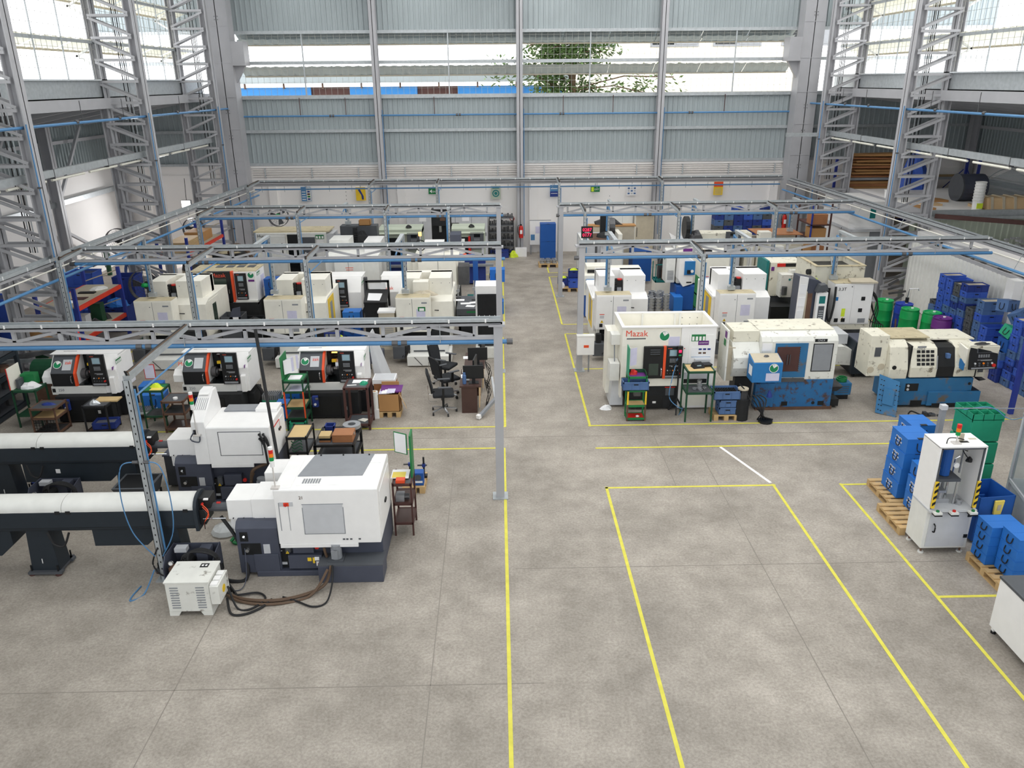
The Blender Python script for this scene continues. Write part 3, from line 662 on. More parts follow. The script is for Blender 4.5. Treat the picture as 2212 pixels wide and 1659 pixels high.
def bar_lathe(label, loc, second=False):
    t = thing('bar_lathe', label, 'lathe', loc)
    # origin: front left floor corner of the white cover
    W = 1.12 if second else 1.56; D = .95 if second else 1.2; z0, z1 = (.84, 1.56) if second else (.58, 1.52)
    part('base', t, 'slate', B(-.1, W, .15, D + .1, .03, z0 + .02), bev=.012)
    part('cover', t, 'white', P([(0, z0), (0, z1 - .02), (.02, z1), (D - .02, z1), (D + .05, z1 - .05), (D + .05, z0)], 'x', 0, W), bev=.012)
    part('cover_lip', t, 'white', B(.02, W - .35, -.012, .02, z0 - .06, z0))
    x0, x1 = (.22, .95) if second else (.42, 1.02)
    part('service_panel', t, 'lgrey' if not second else 'white', B(x0, x1, -.008, .004, z0 + .18, z0 + (.62 if second else .68)), bev=.003)
    part('panel_seam', t, 'dgrey' if second else 'mgrey', *[B(a, b, -.004, .002, c, d) for a, b, c, d in ((x0 - .012, x1 + .012, z0 + .168, z0 + .18), (x0 - .012, x1 + .012, z0 + (.62 if second else .68), z0 + (.632 if second else .692)), (x0 - .012, x0, z0 + .17, z0 + .63), (x1, x1 + .012, z0 + .17, z0 + .63))], kind='stuff')
    part('side_door', t, 'white', B(W, W + .012, .12, D - .1, z0 + .1, z1 - .12), bev=.004)
    part('side_handle', t, 'black', B(W + .012, W + .035, .5, .62, z0 + .42, z0 + .46))
    # headstock box on the left, in two sections
    part('headstock_cover', t, 'white', B(-.8, -.42, .22, .76, .9, 1.24), B(-.42, .0, .2, .78, .9, 1.26), bev=.01)
    part('headstock_skirt', t, 'white', B(-.78, -.5, .24, .7, .7, .9), bev=.006)
    for i in range(4): part('skirt_screw', t, 'black', Cy((-.72 + i * .16, .215, .93), (-.72 + i * .16, .2, .93), .01, 6))
    # dark cabinet below the headstock
    c = part('valve_cabinet', t, 'slate', P([(.04, .05), (.04, .84), (.12, .93), (.6, .93), (.6, .05)], 'x', -.66, -.02), bev=.01)
    part('opening', c, 'black', B(-.6, -.48, .032, .045, .62, .78), B(-.6, -.3, .032, .045, .38, .58))
    part('valve', c, 'chrome', Cy((-.5, .03, .48), (-.5, -.02, .48), .03, 8), Cy((-.53, .03, .68), (-.53, .0, .72), .02, 8))
    part('rating_plate', c, 'lgrey', B(-.26, -.16, .03, .04, .4, .56))
    part('lower_door', c, 'slate', P([(-.42, .36), (-.04, .36), (-.04, -.0), (-.34, -.0), (-.42, .08)], 'y', .015, .035), bev=.004, at=(0, 0, .03))
    part('plinth', t, 'slate', B(-.4, .6, .0, .12, .0, .09), bev=.006)
    # coolant tank, pump, filter box
    part('coolant_tank', t, 'slate', B(.6, W + .03, -.2, .2, 0, .3), bev=.01)
    part('tank_rim', t, 'dgrey', B(.6, W + .03, -.2, .2, .3, .315))
    p = part('coolant_pump', t, 'mgrey', Cy((.86, .0, .315), (.86, .0, .5), .085, 14), Cy((.86, .0, .5), (.86, .0, .56), .07, 14), B(.8, .9, -.1, -.07, .36, .5))
    part('pump_flange', p, 'dgrey', B(.74, .98, -.12, .12, .315, .335))
    part('pump_hose', t, 'hose', T(Arc([(.7, .02, .33), (.68, .0, .5), (.72, .08, .62)], 6), .022, 7))
    part('control_box', t, 'slate', B(.18, .5, .05, .2, .38, .6), bev=.006)
    part('sticker_panel', t, 'slate', B(.1, .62, .02, .16, .12, .36), bev=.006)
    part('sticker', t, 'yellow', B(.4, .46, .012, .02, .26, .32)); part('sticker', t, 'yellow', B(.48, .51, .012, .02, .22, .32)); part('sticker', t, 'white', B(.51, .58, .012, .02, .27, .33)); part('sticker', t, 'white', B(.53, .6, .012, .02, .17, .25)); part('sticker_dot', t, 'red', B(.55, .58, .008, .014, .19, .22))
    part('filter_bowl', t, 'dgrey', Cy((.1, .08, .4), (.1, .08, .55), .05, 10)); warn(t, .1, .02, .42, .028)
    part('red_cap', t, 'red', Cy((.56, .05, .5), (.56, .02, .5), .035, 10))
    part('regulator_panel', t, 'black', B(-.1, .1, .1, .16, .1, .5)); part('regulator_knob', t, 'lgrey', B(-.06, .0, .085, .1, .4, .41), B(-.06, .06, .085, .1, .16, .2))
    if not second:
        text('21', .07, (.41, -.006, z1 - .14), t, 'rust'); part('number_plate', t, 'white', B(.35, .47, -.003, .001, z1 - .19, z1 - .09))
        part('door_seam', t, 'mgrey', B(.06, .07, -.004, .002, z0 + .24, z0 + .72), B(.2, .207, -.004, .002, z0 + .24, z0 + .72), kind='stuff')
        part('switch_plate', t, 'lgrey', B(.075, .28, -.008, .002, z1 - .28, z1 - .21)); part('main_switch', t, 'orange', B(.14, .22, -.014, -.008, z1 - .275, z1 - .215)); part('switch_knob', t, 'red', Cy((.175, -.014, z1 - .245), (.175, -.04, z1 - .245), .024, 10))
        for i, x in enumerate((.98, 1.03, 1.09, 1.22)): part('slot_vent', t, 'dgrey', B(x, x + .035, -.004, .001, z0 + .06, z0 + .085))
        part('roof_panel', t, 'mgrey', P([(.28, .42), (1.28, .42), (1.36, D - .03), (.4, D - .03)], 'z', z1, z1 + .012), bev=.003)
        for x, y in ((.5, D - .08), (.86, D - .08), (1.28, D - .08)): part('knob', t, 'black', Cy((x, y, z1 + .01), (x, y, z1 + .03), .013, 8))
        part('roof_door', t, 'white', B(.32, 1.14, .12, .38, z1, z1 + .006)); part('roof_flap', t, 'white', B(.04, .26, .05, D - .1, z1, z1 + .006)); part('roof_hatch', t, 'white', B(1.34, 1.5, .85, 1.02, z1, z1 + .006))
        for i in range(7):
            for k in range(4): part('louver_slot', t, 'mgrey', B(.4 + i * .04, .425 + i * .04, .18 + k * .04, .2 + k * .04, z1 + .006, z1 + .014))
        lamp_stack(t, .03, .06, z1, .36)
        part('rear_box', t, 'white', B(-.42, .05, 1.0, 1.5, .95, 1.3), bev=.01)
    else:
        tw = part('tower_cover', t, 'white', P([(0, z0), (0, 1.66), (.08, 1.72), (.62, 2.02), (.8, 2.02), (.9, 1.7), (.9, z0)], 'x', -.24, .0), bev=.01)
        for i in range(6): part('louver_slot', tw, 'mgrey', R((-.21 + i * .035, .22, 1.802), (-.21 + i * .035, .46, 1.935), .006, .006))
        part('paper_sheet', tw, 'white', P([(.5, 1.98), (.5, 1.985), (.78, 2.04), (.78, 2.035)], 'x', -.22, -.04))
        part('roof_window', t, 'mgrey', B(.12, .72, D - .25, D + .04, z1, z1 + .03)); part('roof_box', t, 'white', B(.7, 1.1, D - .28, D + .05, z1, z1 + .06), bev=.006)
        lamp_stack(t, -.14, -.03, 1.42, .5); part('lamp_cable', t, 'slate', T(Arc([(-.18, -.03, 1.5), (-.26, -.04, 1.35), (-.12, -.04, 1.3), (-.1, -.02, 1.42)], 6), .012, 6))
        part('bracket', t, 'black', B(-.2, -.14, -.03, .0, 1.44, 1.52))
        part('side_flap', t, 'white', B(-.22, -.03, -.006, .004, z0 + .22, z0 + .55)); 
        for i in range(4):
            a = .98 + (i % 2) * .07; zz = 1.42 - (i // 2) * .08
            part('hose_union', t, 'black', Cy((a - .04, -.0, zz), (a - .04, -.04, zz), .02, 8)); part('coolant_hose', t, 'cable', T(Arc([(a - .04, -.03, zz), (a + .04, -.07, zz - .12), (a + .06, -.07, .95), (a + .05, .02, .6)], 6), .018, 7))
        part('drain_hose', t, 'hose', T(Arc([(1.0, .1, .8), (.75, .0, .72), (.68, .02, .5), (.66, .05, .34)], 6), .03, 8))
        part('side_frame', t, 'red', B(W + .004, W + .014, .2, .6, z1 - .13, z1 - .115), B(W + .004, W + .014, .6, .615, z1 - .35, z1 - .12))
    for x in (-.55, .2, W - .1): part('foot', t, 'black', Cy((x, .4, 0), (x, .4, .05), .06, 10))
    return t
bar_lathe('white bar lathe on dark grey base nearest the camera, with grey roof panel', (-3.43, 10.56, 0))
bar_lathe('white bar lathe with raised louvred tower standing behind the nearest white bar lathe', (-5.2, 12.82, 0), second=True)
def bar_feeder(label, loc, L, leg_xs, boxes):
    t = thing('bar_feeder', label, 'bar feeder', loc)      # origin: floor under the right-hand end, front edge
    n = 10; D = .45
    prof = [(0, 1.13), (0, 1.16)] + [(D / 2 - D / 2 * math.cos(a), 1.16 + .14 * math.sin(a)) for a in [math.pi * i / n for i in range(1, n)]] + [(D, 1.16), (D, 1.13)]
    cut = -L * .46
    part('lid', t, 'offwhite', P(prof, 'x', cut + .004, -.12), smooth=True); part('lid', t, 'offwhite', P(prof, 'x', -L, cut - .004), smooth=True)
    part('trough', t, 'navyblack', P([(.02, .8), (0, .84), (0, 1.125), (D, 1.125), (D, .84), (D - .02, .8)], 'x', -L, -.1), bev=.008)
    part('trough_seam', t, 'black', B(-L, -.1, -.003, 0, .855, .862), kind='stuff')
    for x in (cut - .1, cut + .06, -.28): part('lid_hinge', t, 'black', B(x, x + .07, -.012, .01, 1.1, 1.15))
    part('end_plate', t, 'navyblack', P([(-.03, .78)] + [(D / 2 - (D / 2 + .03) * math.cos(a), 1.14 + .2 * math.sin(a)) for a in [math.pi * i / n for i in range(0, n + 1)]] + [(D + .03, .78)], 'x', -.12, -.07), smooth=True)
    e = part('end_drive', t, 'black', B(-.08, .1, .1, .36, 1.1, 1.28), B(-.07, .02, .05, .4, .85, 1.1), bev=.006)
    part('red_button', e, 'red', Cy((-.0, .08, 1.2), (-.0, .05, 1.2), .02, 8)); part('sensor', e, 'white', B(.02, .09, .07, .12, 1.26, 1.28))
    for k in range(3): part('sensor_wire', e, 'orange' if k < 2 else 'black', T(Arc([(0, .05, 1.2 - k * .04), (.1, .0, 1.1 - k * .05), (.04, -.03, .95), (.0, .02, .85 - k * .03)], 5), .007, 5))
    part('spindle_tube', t, 'dgrey', Cy((.02, .22, 1.06), (.33, .22, 1.06), .07, 14)); part('guide_rod', t, 'chrome', Cy((-.02, .06, .95), (.33, .06, .95), .012, 6)); part('red_collar', t, 'red', Cy((.16, .22, 1.13), (.22, .22, 1.13), .02, 8))
    for x in leg_xs:
        l = part('leg', t, 'navyblack', P([(-.22, 0.06), (.22, .06), (.17, .8), (-.17, .8)], 'y', .06, .38), at=(x, 0, 0), bev=.006)
        part('foot_bar', l, 'dgrey', B(-.26, .26, .0, .1, .03, .07), B(.12, .22, .1, .5, .03, .07), B(-.26, .26, .36, .46, .03, .07))
        for a, b in ((-.22, .05), (.2, .03), (.18, .47)): part('levelling_bolt', l, 'black', Cy((a, b, 0), (a, b, .17), .014, 6)); 
        for a, b in ((-.22, .05), (.2, .03)): part('foot_pad', l, 'brown', Cy((a, b, 0), (a, b, .03), .05, 8))
        part('slot_hole', l, 'white', B(-.03, -.02, .052, .06, .2, .28))
    for x0, x1, z0 in boxes:
        part('hanging_box', t, 'navyblack', P([(x0, z0), (x1 - .22, z0), (x1, z0 + .2), (x1, .82), (x0, .82)], 'y', .05, .42), bev=.006)
    part('loose_cable', t, 'cable', T(Arc([(-L * .52, -.02, .8), (-L * .5, -.06, .62), (-L * .47, -.05, .58), (-L * .45, -.01, .78)], 6), .018, 6))
    return t
bar_feeder('long bar feeder with white round lid crossing the left edge, nearest the camera', (-4.58, 10.68, 0), 4.6, (-2.6, -.62, -4.4), ((-1.75, -.72, .5), (-4.6, -3.0, .35)))
t = bar_feeder('long bar feeder with white lid behind the nearer one, feeding the louvred white lathe', (-6.38, 13.0, 0), 4.2, (-.45, -2.72), ((-2.3, -.55, .42),))
for i in range(8): part('rack_tooth', t, 'navyblack', B(-2.0 + i * .07, -1.96 + i * .07, .05, .1, .36, .42))
part('label_plate', t, 'white', B(-1.72, -1.64, .045, .05, .6, .68))
def power_unit(label, loc):
    t = thing('hydraulic_unit', label, 'hydraulic unit', loc)
    part('tray_tank', t, 'blackmatt', B(0, .72, 0, .5, .08, .2), bev=.006)
    part('back_panel', t, 'slate', B(0, .72, .48, .5, .2, .55)); part('side_panel', t, 'slate', P([(0, .2), (.5, .2), (.5, .56), (.12, .56), (0, .42)], 'x', 0, .015)); part('side_panel', t, 'slate', P([(0, .2), (.5, .2), (.5, .56), (.2, .5), (0, .3)], 'x', .7, .715))
    part('control_box', t, 'slate', B(.45, .62, .2, .45, .3, .56), bev=.006); part('fan_box', t, 'lgrey', B(.08, .26, .3, .42, .5, .57))
    part('electric_motor', t, 'blackmatt', Cy((.22, .2, .3), (.22, .46, .3), .1, 12)); part('gauge', t, 'white', Cy((.1, .1, .45), (.1, .07, .46), .032, 12)); part('gauge_rim', t, 'chrome', Ring((.1, .075, .46), .034, .008, .02, 14, 'y'))
    for i in range(2):
        a = part('accumulator', t, 'putty', Cy((.46 + i * .13, .08, .2), (.46 + i * .13, .08, .38), .052, 12), Cy((.46 + i * .13, .08, .38), (.46 + i * .13, .08, .43), .052, 12, .02)); part('label_band', a, 'yellow', Cy((.46 + i * .13, .08, .27), (.46 + i * .13, .08, .33), .0535, 12))
    part('red_valve', t, 'rust', B(.06, .15, .06, .18, .22, .38)); part('valve_block', t, 'iron', B(.24, .36, .04, .14, .2, .42))
    for i in range(3): part('fitting', t, 'chrome', Cy((.26 + i * .04, .03, .25 + i * .03), (.26 + i * .04, .03, .36 + i * .05), .014, 7))
    for i in range(4): part('hydraulic_hose', t, 'cable', T(Arc([(.26 + i * .04, .04, .36 + i * .04), (.3 + i * .03, .1, .58 + i * .012), (.55, .12 + i * .03, .62), (.76, .14 + i * .02, .5), (.8 + i * .02, .1, .2), (.95 + i * .05, -.02 - i * .04, .03)], 6), .016, 6))
    part('caster', t, 'black', Cy((.06, .06, .04), (.1, .06, .04), .04, 8)); part('caster', t, 'black', Cy((.62, .06, .04), (.66, .06, .04), .04, 8)); part('caster', t, 'black', Cy((.06, .44, .04), (.1, .44, .04), .04, 8)); part('caster', t, 'black', Cy((.62, .44, .04), (.66, .44, .04), .04, 8))
    return t
power_unit('black hydraulic power unit with two accumulators beside the white transformer box', (-5.1, 10.2, 0))
power_unit('black hydraulic power unit standing under the rear bar feeder', (-8.35, 12.45, 0))
t = thing('transformer_box', 'white louvred transformer box on the floor in front of the black power unit', 'transformer', (-4.83, 9.62, 0))
part('case', t, 'whiteold', B(0, .62, 0, .52, .07, .55), bev=.008); part('lid', t, 'whiteold', B(-.012, .632, -.012, .532, .55, .575), bev=.005)
part('plinth', t, 'whiteold', P([(0, 0), (.13, 0), (.17, .07), (.0, .07)], 'y', 0, .52), P([(.62, 0), (.49, 0), (.45, .07), (.62, .07)], 'y', 0, .52))
for i in range(9):
    for x in (.06, .43): part('louver_slot', t, 'mgrey', B(x, x + .12, -.006, .002, .13 + i * .042, .147 + i * .042))
part('rating_plate', t, 'black', B(.38, .5, .36, .46, .575, .578)); part('plate_mark', t, 'white', B(.4, .43, .39, .43, .578, .58), B(.45, .48, .39, .43, .578, .58))
s = part('switch_box', t, 'whiteold', B(.632, .76, -.02, .4, .2, .5), bev=.006); part('round_sticker', s, 'yellow', Cy((.76, .18, .34), (.764, .18, .34), .06, 14)); part('terminal_cover', s, 'white', B(.64, .74, .0, .1, .5, .52), B(.64, .74, .13, .23, .5, .52), B(.64, .74, .26, .36, .5, .52))
# cables on the floor
def cable(label, pts, r, m='cable', n=8):
    return single('floor_cable', label, 'cable', m, T(Arc(pts, n), r, 6), smooth=True)
cable('thick brown hose lying from the power unit to the tank of the nearest white lathe', [(-4.5, 10.3, .3), (-4.3, 10.2, .1), (-3.95, 9.98, .03), (-3.4, 9.9, .03), (-2.95, 10.05, .03), (-2.7, 10.2, .1), (-2.62, 10.35, .32)], .025, 'hose')
cable('second brown hose lying along the thick one in front of the nearest white lathe', [(-4.45, 10.25, .25), (-4.2, 10.1, .06), (-3.9, 9.9, .025), (-3.4, 9.82, .025), (-2.9, 10.0, .025), (-2.66, 10.28, .3)], .02, 'hose')
cable('black cable looping on the floor right of the transformer box', [(-4.05, 9.9, .3), (-3.9, 9.75, .02), (-3.7, 9.72, .02), (-3.55, 9.95, .02), (-3.7, 10.1, .03), (-4.1, 10.05, .05), (-4.4, 10.3, .2)], .016)
cable('black cable curling from the transformer box to the hoses', [(-4.08, 9.88, .1), (-3.95, 9.62, .02), (-3.75, 9.6, .02), (-3.55, 9.75, .02), (-3.45, 9.95, .02)], .018)
cable('black cable hanging from the tank and curling on the floor under the white lathe', [(-2.6, 10.33, .34), (-2.58, 10.15, .15), (-2.62, 9.85, .02), (-2.8, 9.75, .02), (-3.05, 9.88, .02), (-3.3, 10.0, .02)], .014)
cable('fat black hose from the feeder end down to the black power unit', [(-4.35, 10.8, .95), (-4.15, 10.75, .6), (-3.98, 10.6, .2), (-3.98, 10.45, .03), (-4.2, 10.42, .03), (-4.5, 10.5, .1)], .028)
cable('thin grey cable lying between the power unit and the dark cabinet', [(-4.45, 10.4, .08), (-4.25, 10.25, .015), (-4.0, 10.2, .015), (-3.95, 10.4, .1), (-3.98, 10.6, .5)], .008, 'slate')
cable('blue hose hooked on the floor left of the drop post foot', [(-5.3, 10.35, .3), (-5.42, 10.15, .012), (-5.55, 9.98, .012), (-5.58, 10.1, .012), (-5.55, 10.35, .012)], .011, 'pipeblue')
single('plastic_bag', 'crumpled clear plastic bag on the floor behind the near feeder end', 'bag', 'film', La([(.02, 0), (.24, .03), (.2, .1), (.1, .14), (.02, .15)], 11), loc=(-4.75, 11.9, 0))
t = thing('metal_bracket', 'green metal bracket lying tilted beside the crumpled plastic bag', 'bracket', (-4.35, 11.7, 0)); part('bar', t, 'green', R((-.2, -.15, .03), (.12, .3, .35), .05, .03)); part('bar', t, 'green', R((-.12, -.2, .03), (.2, .25, .35), .05, .03)); part('cross_bar', t, 'green', R((-.16, -.18, .03), (-.08, -.23, .03), .03))
# chip bin, crate behind the feeder
t = thing('chip_trolley', 'dark grey open chip bin on legs between the two bar feeders', 'trolley', (-6.75, 12.35, 0))
part('bin', t, 'dgrey', H([(.05, .1, .35), (.55, .1, .35), (.55, .55, .35), (.05, .55, .35), (-.05, 0, .62), (.62, 0, .62), (.62, .6, .62), (-.05, .6, .62)]), bev=.006); part('bin_inside', t, 'black', B(.0, .57, .05, .55, .6, .625))
for x in (.02, .55):
    for y in (.05, .55): part('leg', t, 'black', R((x, y, 0), (x, y, .36), .03))
part('leg_rail', t, 'black', R((.02, .05, .14), (.55, .05, .14), .025)); part('leg_rail', t, 'black', R((.55, .05, .14), (.55, .55, .14), .025))
t = thing('grey_cabinet', 'dark grey box cabinet with flat lid beside the headstock of the louvred white lathe', 'cabinet', (-6.35, 13.55, 0)); part('body', t, 'dgrey', B(0, .62, 0, .55, .05, .66), bev=.006); part('lid', t, 'slate', B(-.02, .64, -.02, .57, .66, .69), bev=.004)
# ================================================================ SECOND ROW, LEFT: three small lathes
def small_lathe(label, loc, words):
    t = thing('small_lathe', label, 'lathe', loc)
    part('base', t, 'blackmatt', B(.12, 1.35, -.2, .8, .03, .64), bev=.01); part('base_panel', t, 'black', B(.3, .95, -.215, -.2, .1, .55)); part('base_sticker', t, 'white', B(1.02, 1.08, -.205, -.2, .22, .3))
    part('side_base', t, 'blackmatt', B(1.35, 1.5, .2, .8, .03, .5))
    part('apron', t, 'offwhite', B(-.02, 1.2, -.02, .1, .62, .82), bev=.006)
    text('250', .09, (.2, -.024, .73), t, 'mgrey'); part('apron_label', t, 'black', B(-.0, .07, -.024, -.02, .68, .77))
    part('left_cover', t, 'white', P([(.02, .82), (.02, 1.15), (.27, 1.44), (.32, 1.5), (.85, 1.5), (.85, .64), (.1, .64), (.1, .82)], 'x', .0, .58), bev=.008)
    part('rear_cover', t, 'white', B(.58, .97, .5, .85, .64, 1.5)); part('roof', t, 'white', B(-.02, 1.52, .22, .87, 1.5, 1.515))
    part('roof_vent', t, 'black', B(.2, .5, .4, .415, 1.515, 1.518))
    part('right_cover', t, 'white', P([(.0, .64), (.0, 1.2), (.2, 1.5), (.85, 1.5), (.85, .64)], 'x', .97, 1.5), bev=.008)
    part('side_step', t, 'white', P([(-.06, .64), (-.06, 1.02), (.12, 1.1), (.3, 1.1), (.3, .64)], 'x', 1.33, 1.44), bev=.008)
    part('shoulder', t, 'white', P([(.05, .86), (.05, 1.02), (.2, 1.12), (.6, 1.12), (.6, .86)], 'x', -.22, .0), bev=.008)
    # chamber with chuck and turret behind the open door
    c = part('work_chamber', t, 'darkscreen', B(.58, .97, .46, .5, .82, 1.45), B(.58, .97, .02, .5, .82, .84)); 
    k = part('chuck', c, 'iron', Cy((.6, .28, 1.02), (.7, .28, 1.02), .12, 16), Cy((.7, .28, 1.02), (.74, .28, 1.02), .07, 14)); part('turret', c, 'part', Cy((.8, .4, 1.12), (.88, .4, 1.12), .13, 10)); part('tool_block', c, 'chrome', B(.76, .84, .24, .3, 1.05, 1.1)); part('brass_nozzle', c, 'yellow', B(.72, .82, .3, .36, 1.2, 1.26))
    part('chamber_light', c, 'lampon' if loc[0] > -6 else 'lgrey', B(.72, .9, .36, .4, 1.4, 1.42))
    # black sliding door with orange edge
    d = part('door', t, 'dgrey', P([(-.03, 1.13), (.215, 1.42), (.29, 1.47), (.3, 1.44), (.22, 1.38), (.0, 1.13)], 'x', .04, .56)); part('door_skirt', t, 'black', B(.04, .56, -.035, .01, .83, 1.13), bev=.004)
    part('door_edge', t, 'orange', P([(-.045, .83), (-.045, 1.13), (.21, 1.435), (.3, 1.49), (.32, 1.45), (.02, 1.13), (.02, .83)], 'x', .55, .6)); part('door_rail', t, 'chrome', B(.04, .56, .26, .3, 1.465, 1.475))
    part('handle', d, 'chrome', T(Arc([(.5, -.035, .9), (.5, -.08, .93), (.5, -.08, 1.05), (.5, -.035, 1.08)], 4), .012, 6))
    ang = math.atan2(.29, .245)
    w = part('door_window', d, 'lgrey', B(-.1, .1, -.13, .13, 0, .004), at=(.38, .1, 1.29)); w.rotation_euler = (ang, 0, 0)
    text(words[1], .11, (.02, .05, .006), w, 'mazred', rot=(0, 0, 0))
    if words[0]: text(words[0], .12, (-.02, .12, 1.27), t, 'mazred', rot=(ang, 0, 0))
    badge(d, (.16, .105, 1.295), .085, (ang, 0, 0))
    panel_face(t, .36, .74, (1.12, -.06, 1.2), scr='screen', body='black')
    part('panel_arm', t, 'white', B(.98, 1.3, -.0, .08, .95, 1.5))
    green_signs(t, (1.506, .18, 1.36), .26, .1, 4, (math.pi / 2, 0, math.pi / 2)); part('side_paper', t, 'paperlil', B(1.5, 1.504, .38, .7, 1.1, 1.4)); part('purple_sticker', t, 'purple', B(1.44, 1.445, -.05, .05, 1.2, 1.27))
    part('side_door', t, 'white', B(1.5, 1.508, .06, .8, .7, 1.45)); part('cable_bundle', t, 'cable', T(Arc([(1.5, .5, .6), (1.62, .45, .4), (1.55, .35, .15), (1.45, .4, .05)], 5), .04, 6))
    p = part('tool_post', t, 'navy', B(.34, .46, -.33, -.24, .35, .6)); part('regulator', p, 'iron', Cy((.3, -.3, .4), (.3, -.3, .58), .03, 8), Cy((.42, -.34, .55), (.48, -.34, .55), .03, 8)); part('gauge', p, 'white', Cy((.4, -.335, .42), (.4, -.35, .42), .03, 10))
    part('foot', t, 'black', B(.15, .3, -.15, .0, 0, .03), B(1.15, 1.3, -.15, .0, 0, .03), B(.15, .3, .6, .75, 0, .03), B(1.15, 1.3, .6, .75, 0, .03))
    return t
small_lathe('small white lathe with orange-edged black door, nearest the desk and chairs', (-4.58, 16.95, 0), ('', 'zak'))
small_lathe('small white lathe with orange-edged black door, the middle one of three', (-7.2, 16.95, 0), ('Ma', ''))
small_lathe('small white lathe with orange-edged black door beside the dark loaded rack', (-10.15, 16.95, 0), ('', 'zak'))
single('estop_box', 'small yellow and black button box on the roof of the small lathe nearest the desk', 'switch', 'yellow', B(-.04, .04, -.04, .04, 0, .06), loc=(-4.05, 17.5, 1.515))
# carts and boxes round them
t = rack('tool_trolley', 'tall green-framed trolley with document board between the two small lathes nearest the desk', (-4.5, 16.38, 0), .42, .5, ((.3, 'dirtyshelf'), (.55, 'wood'), (.92, 'lgrey'), (1.16, 'green')), 'dgreen', h=1.2, back=(1.16, 1.7, 'green'))
for i, m in enumerate(('paper', 'paperlil', 'cream', 'paperlil')): o = part('document_sheet', t, m, B(0, .2, -.003, .003, 0, .32), at=(-.18 + i * .03, -.15 + i * .09, 1.28), rz=.9)
part('tray_papers', t, 'paper', B(-.12, .14, -.15, .1, 1.16, 1.18)); part('notebook', t, 'paperlil', B(-.1, .15, -.18, .08, .92, .94)); part('mesh_side', t, 'blackmatt', B(-.2, .2, -.25, -.245, .02, .28)); part('orange_leg', t, 'orange', B(-.22, -.19, -.27, -.24, .3, .92)); part('orange_leg', t, 'orange', B(.19, .22, -.27, -.24, .3, .92))
crate('green_crate', 'green plastic crate on the floor beside the yellow line near the louvred white lathe', (-4.47, 16.15, 0), .36, .3, .24, 'crategreen')
t = rack('tool_trolley', 'brown three-shelf trolley beside the middle small lathe', (-7.15, 16.36, 0), .46, .5, ((.1, 'laminate'), (.46, 'dirtyshelf'), (.74, 'dgrey')), 'rust', h=.76); part('part_on_shelf', t, 'part', Cy((.1, -.1, .1), (.1, -.1, .22), .03, 8)); part('white_cup', t, 'white', Cy((.02, -.1, .74), (.02, -.1, .78), .05, 10))
t = rack('tool_trolley', 'brown mesh-sided trolley beside the left small lathe and the dark rack', (-9.95, 16.3, 0), .52, .5, ((.08, 'dirtyshelf'), (.42, 'wood'), (.64, 'dgrey')), 'rust', h=.66); part('blue_cloth', t, 'navy', lump(.16, .08, .05, 9, 3), at=(.02, 0, .64)); part('mesh_side', t, 'blackmatt', *[R((-.26 + i * .065, -.25, .1), (-.26 + i * .065, -.25, .42), .008) for i in range(9)], kind='stuff'); part('mesh_side', t, 'blackmatt', *[R((-.26, -.25, .12 + i * .06), (.26, -.25, .12 + i * .06), .008) for i in range(6)], kind='stuff')
t = rack('tool_trolley', 'dark trolley holding a tilted blue crate in front of the left small lathe', (-8.85, 16.35, 0), .5, .5, ((.08, 'rust'), (.66, 'dgrey')), 'blackmatt', h=.68); part('plywood_offcut', t, 'ply', B(-.1, .4, .0, .25, .66, .69)); part('foil_bag', t, 'foil', lump(.12, .1, .1, 9, 4), at=(-.05, -.1, .66))
c = crate('blue_crate', 'blue crate tilted on the lower shelf of the dark trolley', (-8.75, 16.3, .09), .5, .34, .16, 'navy', fill='part'); c.rotation_euler = (0, -.0, .1)
t = rack('document_stand', 'green document stand heaped with papers left of the leftmost small lathe', (-10.55, 16.75, 0), .5, .45, ((.3, 'dgreen'), (.88, 'dgreen')), 'dgreen', h=.9, back=(.88, 1.4, 'cream')); part('paper_heap', t, 'paper', lump(.24, .18, .12, 9, 5), at=(.02, 0, .88)); part('red_edge', t, 'red', B(-.28, -.265, -.24, -.22, .9, 1.4)); part('binder', t, 'dgrey', B(-.2, -.14, -.1, .15, .88, 1.1)); part('green_bin', t, 'green', B(-.2, .1, .1, .3, .9, 1.15))
t = rack('document_stand', 'green stand with framed sheet and hi-vis glove left of the middle small lathe', (-7.68, 16.58, 0), .46, .42, ((.3, 'dirtyshelf'), (.9, 'green')), 'dgreen', h=.9); document_holder(t, -.12, .15, 1.05, .24, .34); part('glove', t, 'hivis', lump(.13, .08, .1, 8, 8), at=(.02, .02, .9)); part('picture_sheet', t, 'paperyel', B(-.05, .22, -.2, -.02, .9, .905))
pallet('wooden pallet carrying the foil tray and blue boxes between the left small lathes', (-8.18, 17.25, 0), .7, .75, .15)
tote('blue closed box with dirty lid on the pallet, nearest of the pair there', (-8.05, 17.32, .155), .5, .4, .34, 'tote', .1); tote('blue box beneath the other blue box on the pallet between the left small lathes', (-8.35, 17.9, 0), .5, .4, .5, 'tote', .1)
t = single('foil_tray', 'silver tray of small turned parts on the front of the pallet', 'tray', 'foil', *tray(-.28, .28, -.2, .2, 0, .05), loc=(-8.22, 17.0, .155), rz=.15)
part('turned_part', t, 'part', *[Cy((-.24 + i * .045, -.17 + j * .05, .012), (-.24 + i * .045, -.17 + j * .05, .1), .016, 5) for i in range(11) for j in range(7)], kind='stuff')
crate('part_crate', 'green crate filled with silver rods between the middle and right small lathes', (-5.35, 17.35, 0), .42, .36, .3, 'crategreen', fill='part'); single('rod_bundle', 'block of silver rods standing up out of the green crate', 'rods', 'part', *[Cy((-.18 + i * .045, -.14 + j * .07, 0), (-.18 + i * .045, -.14 + j * .07, .17), .016, 5) for i in range(9) for j in range(5)], loc=(-5.35, 17.35, .26), kind='stuff')
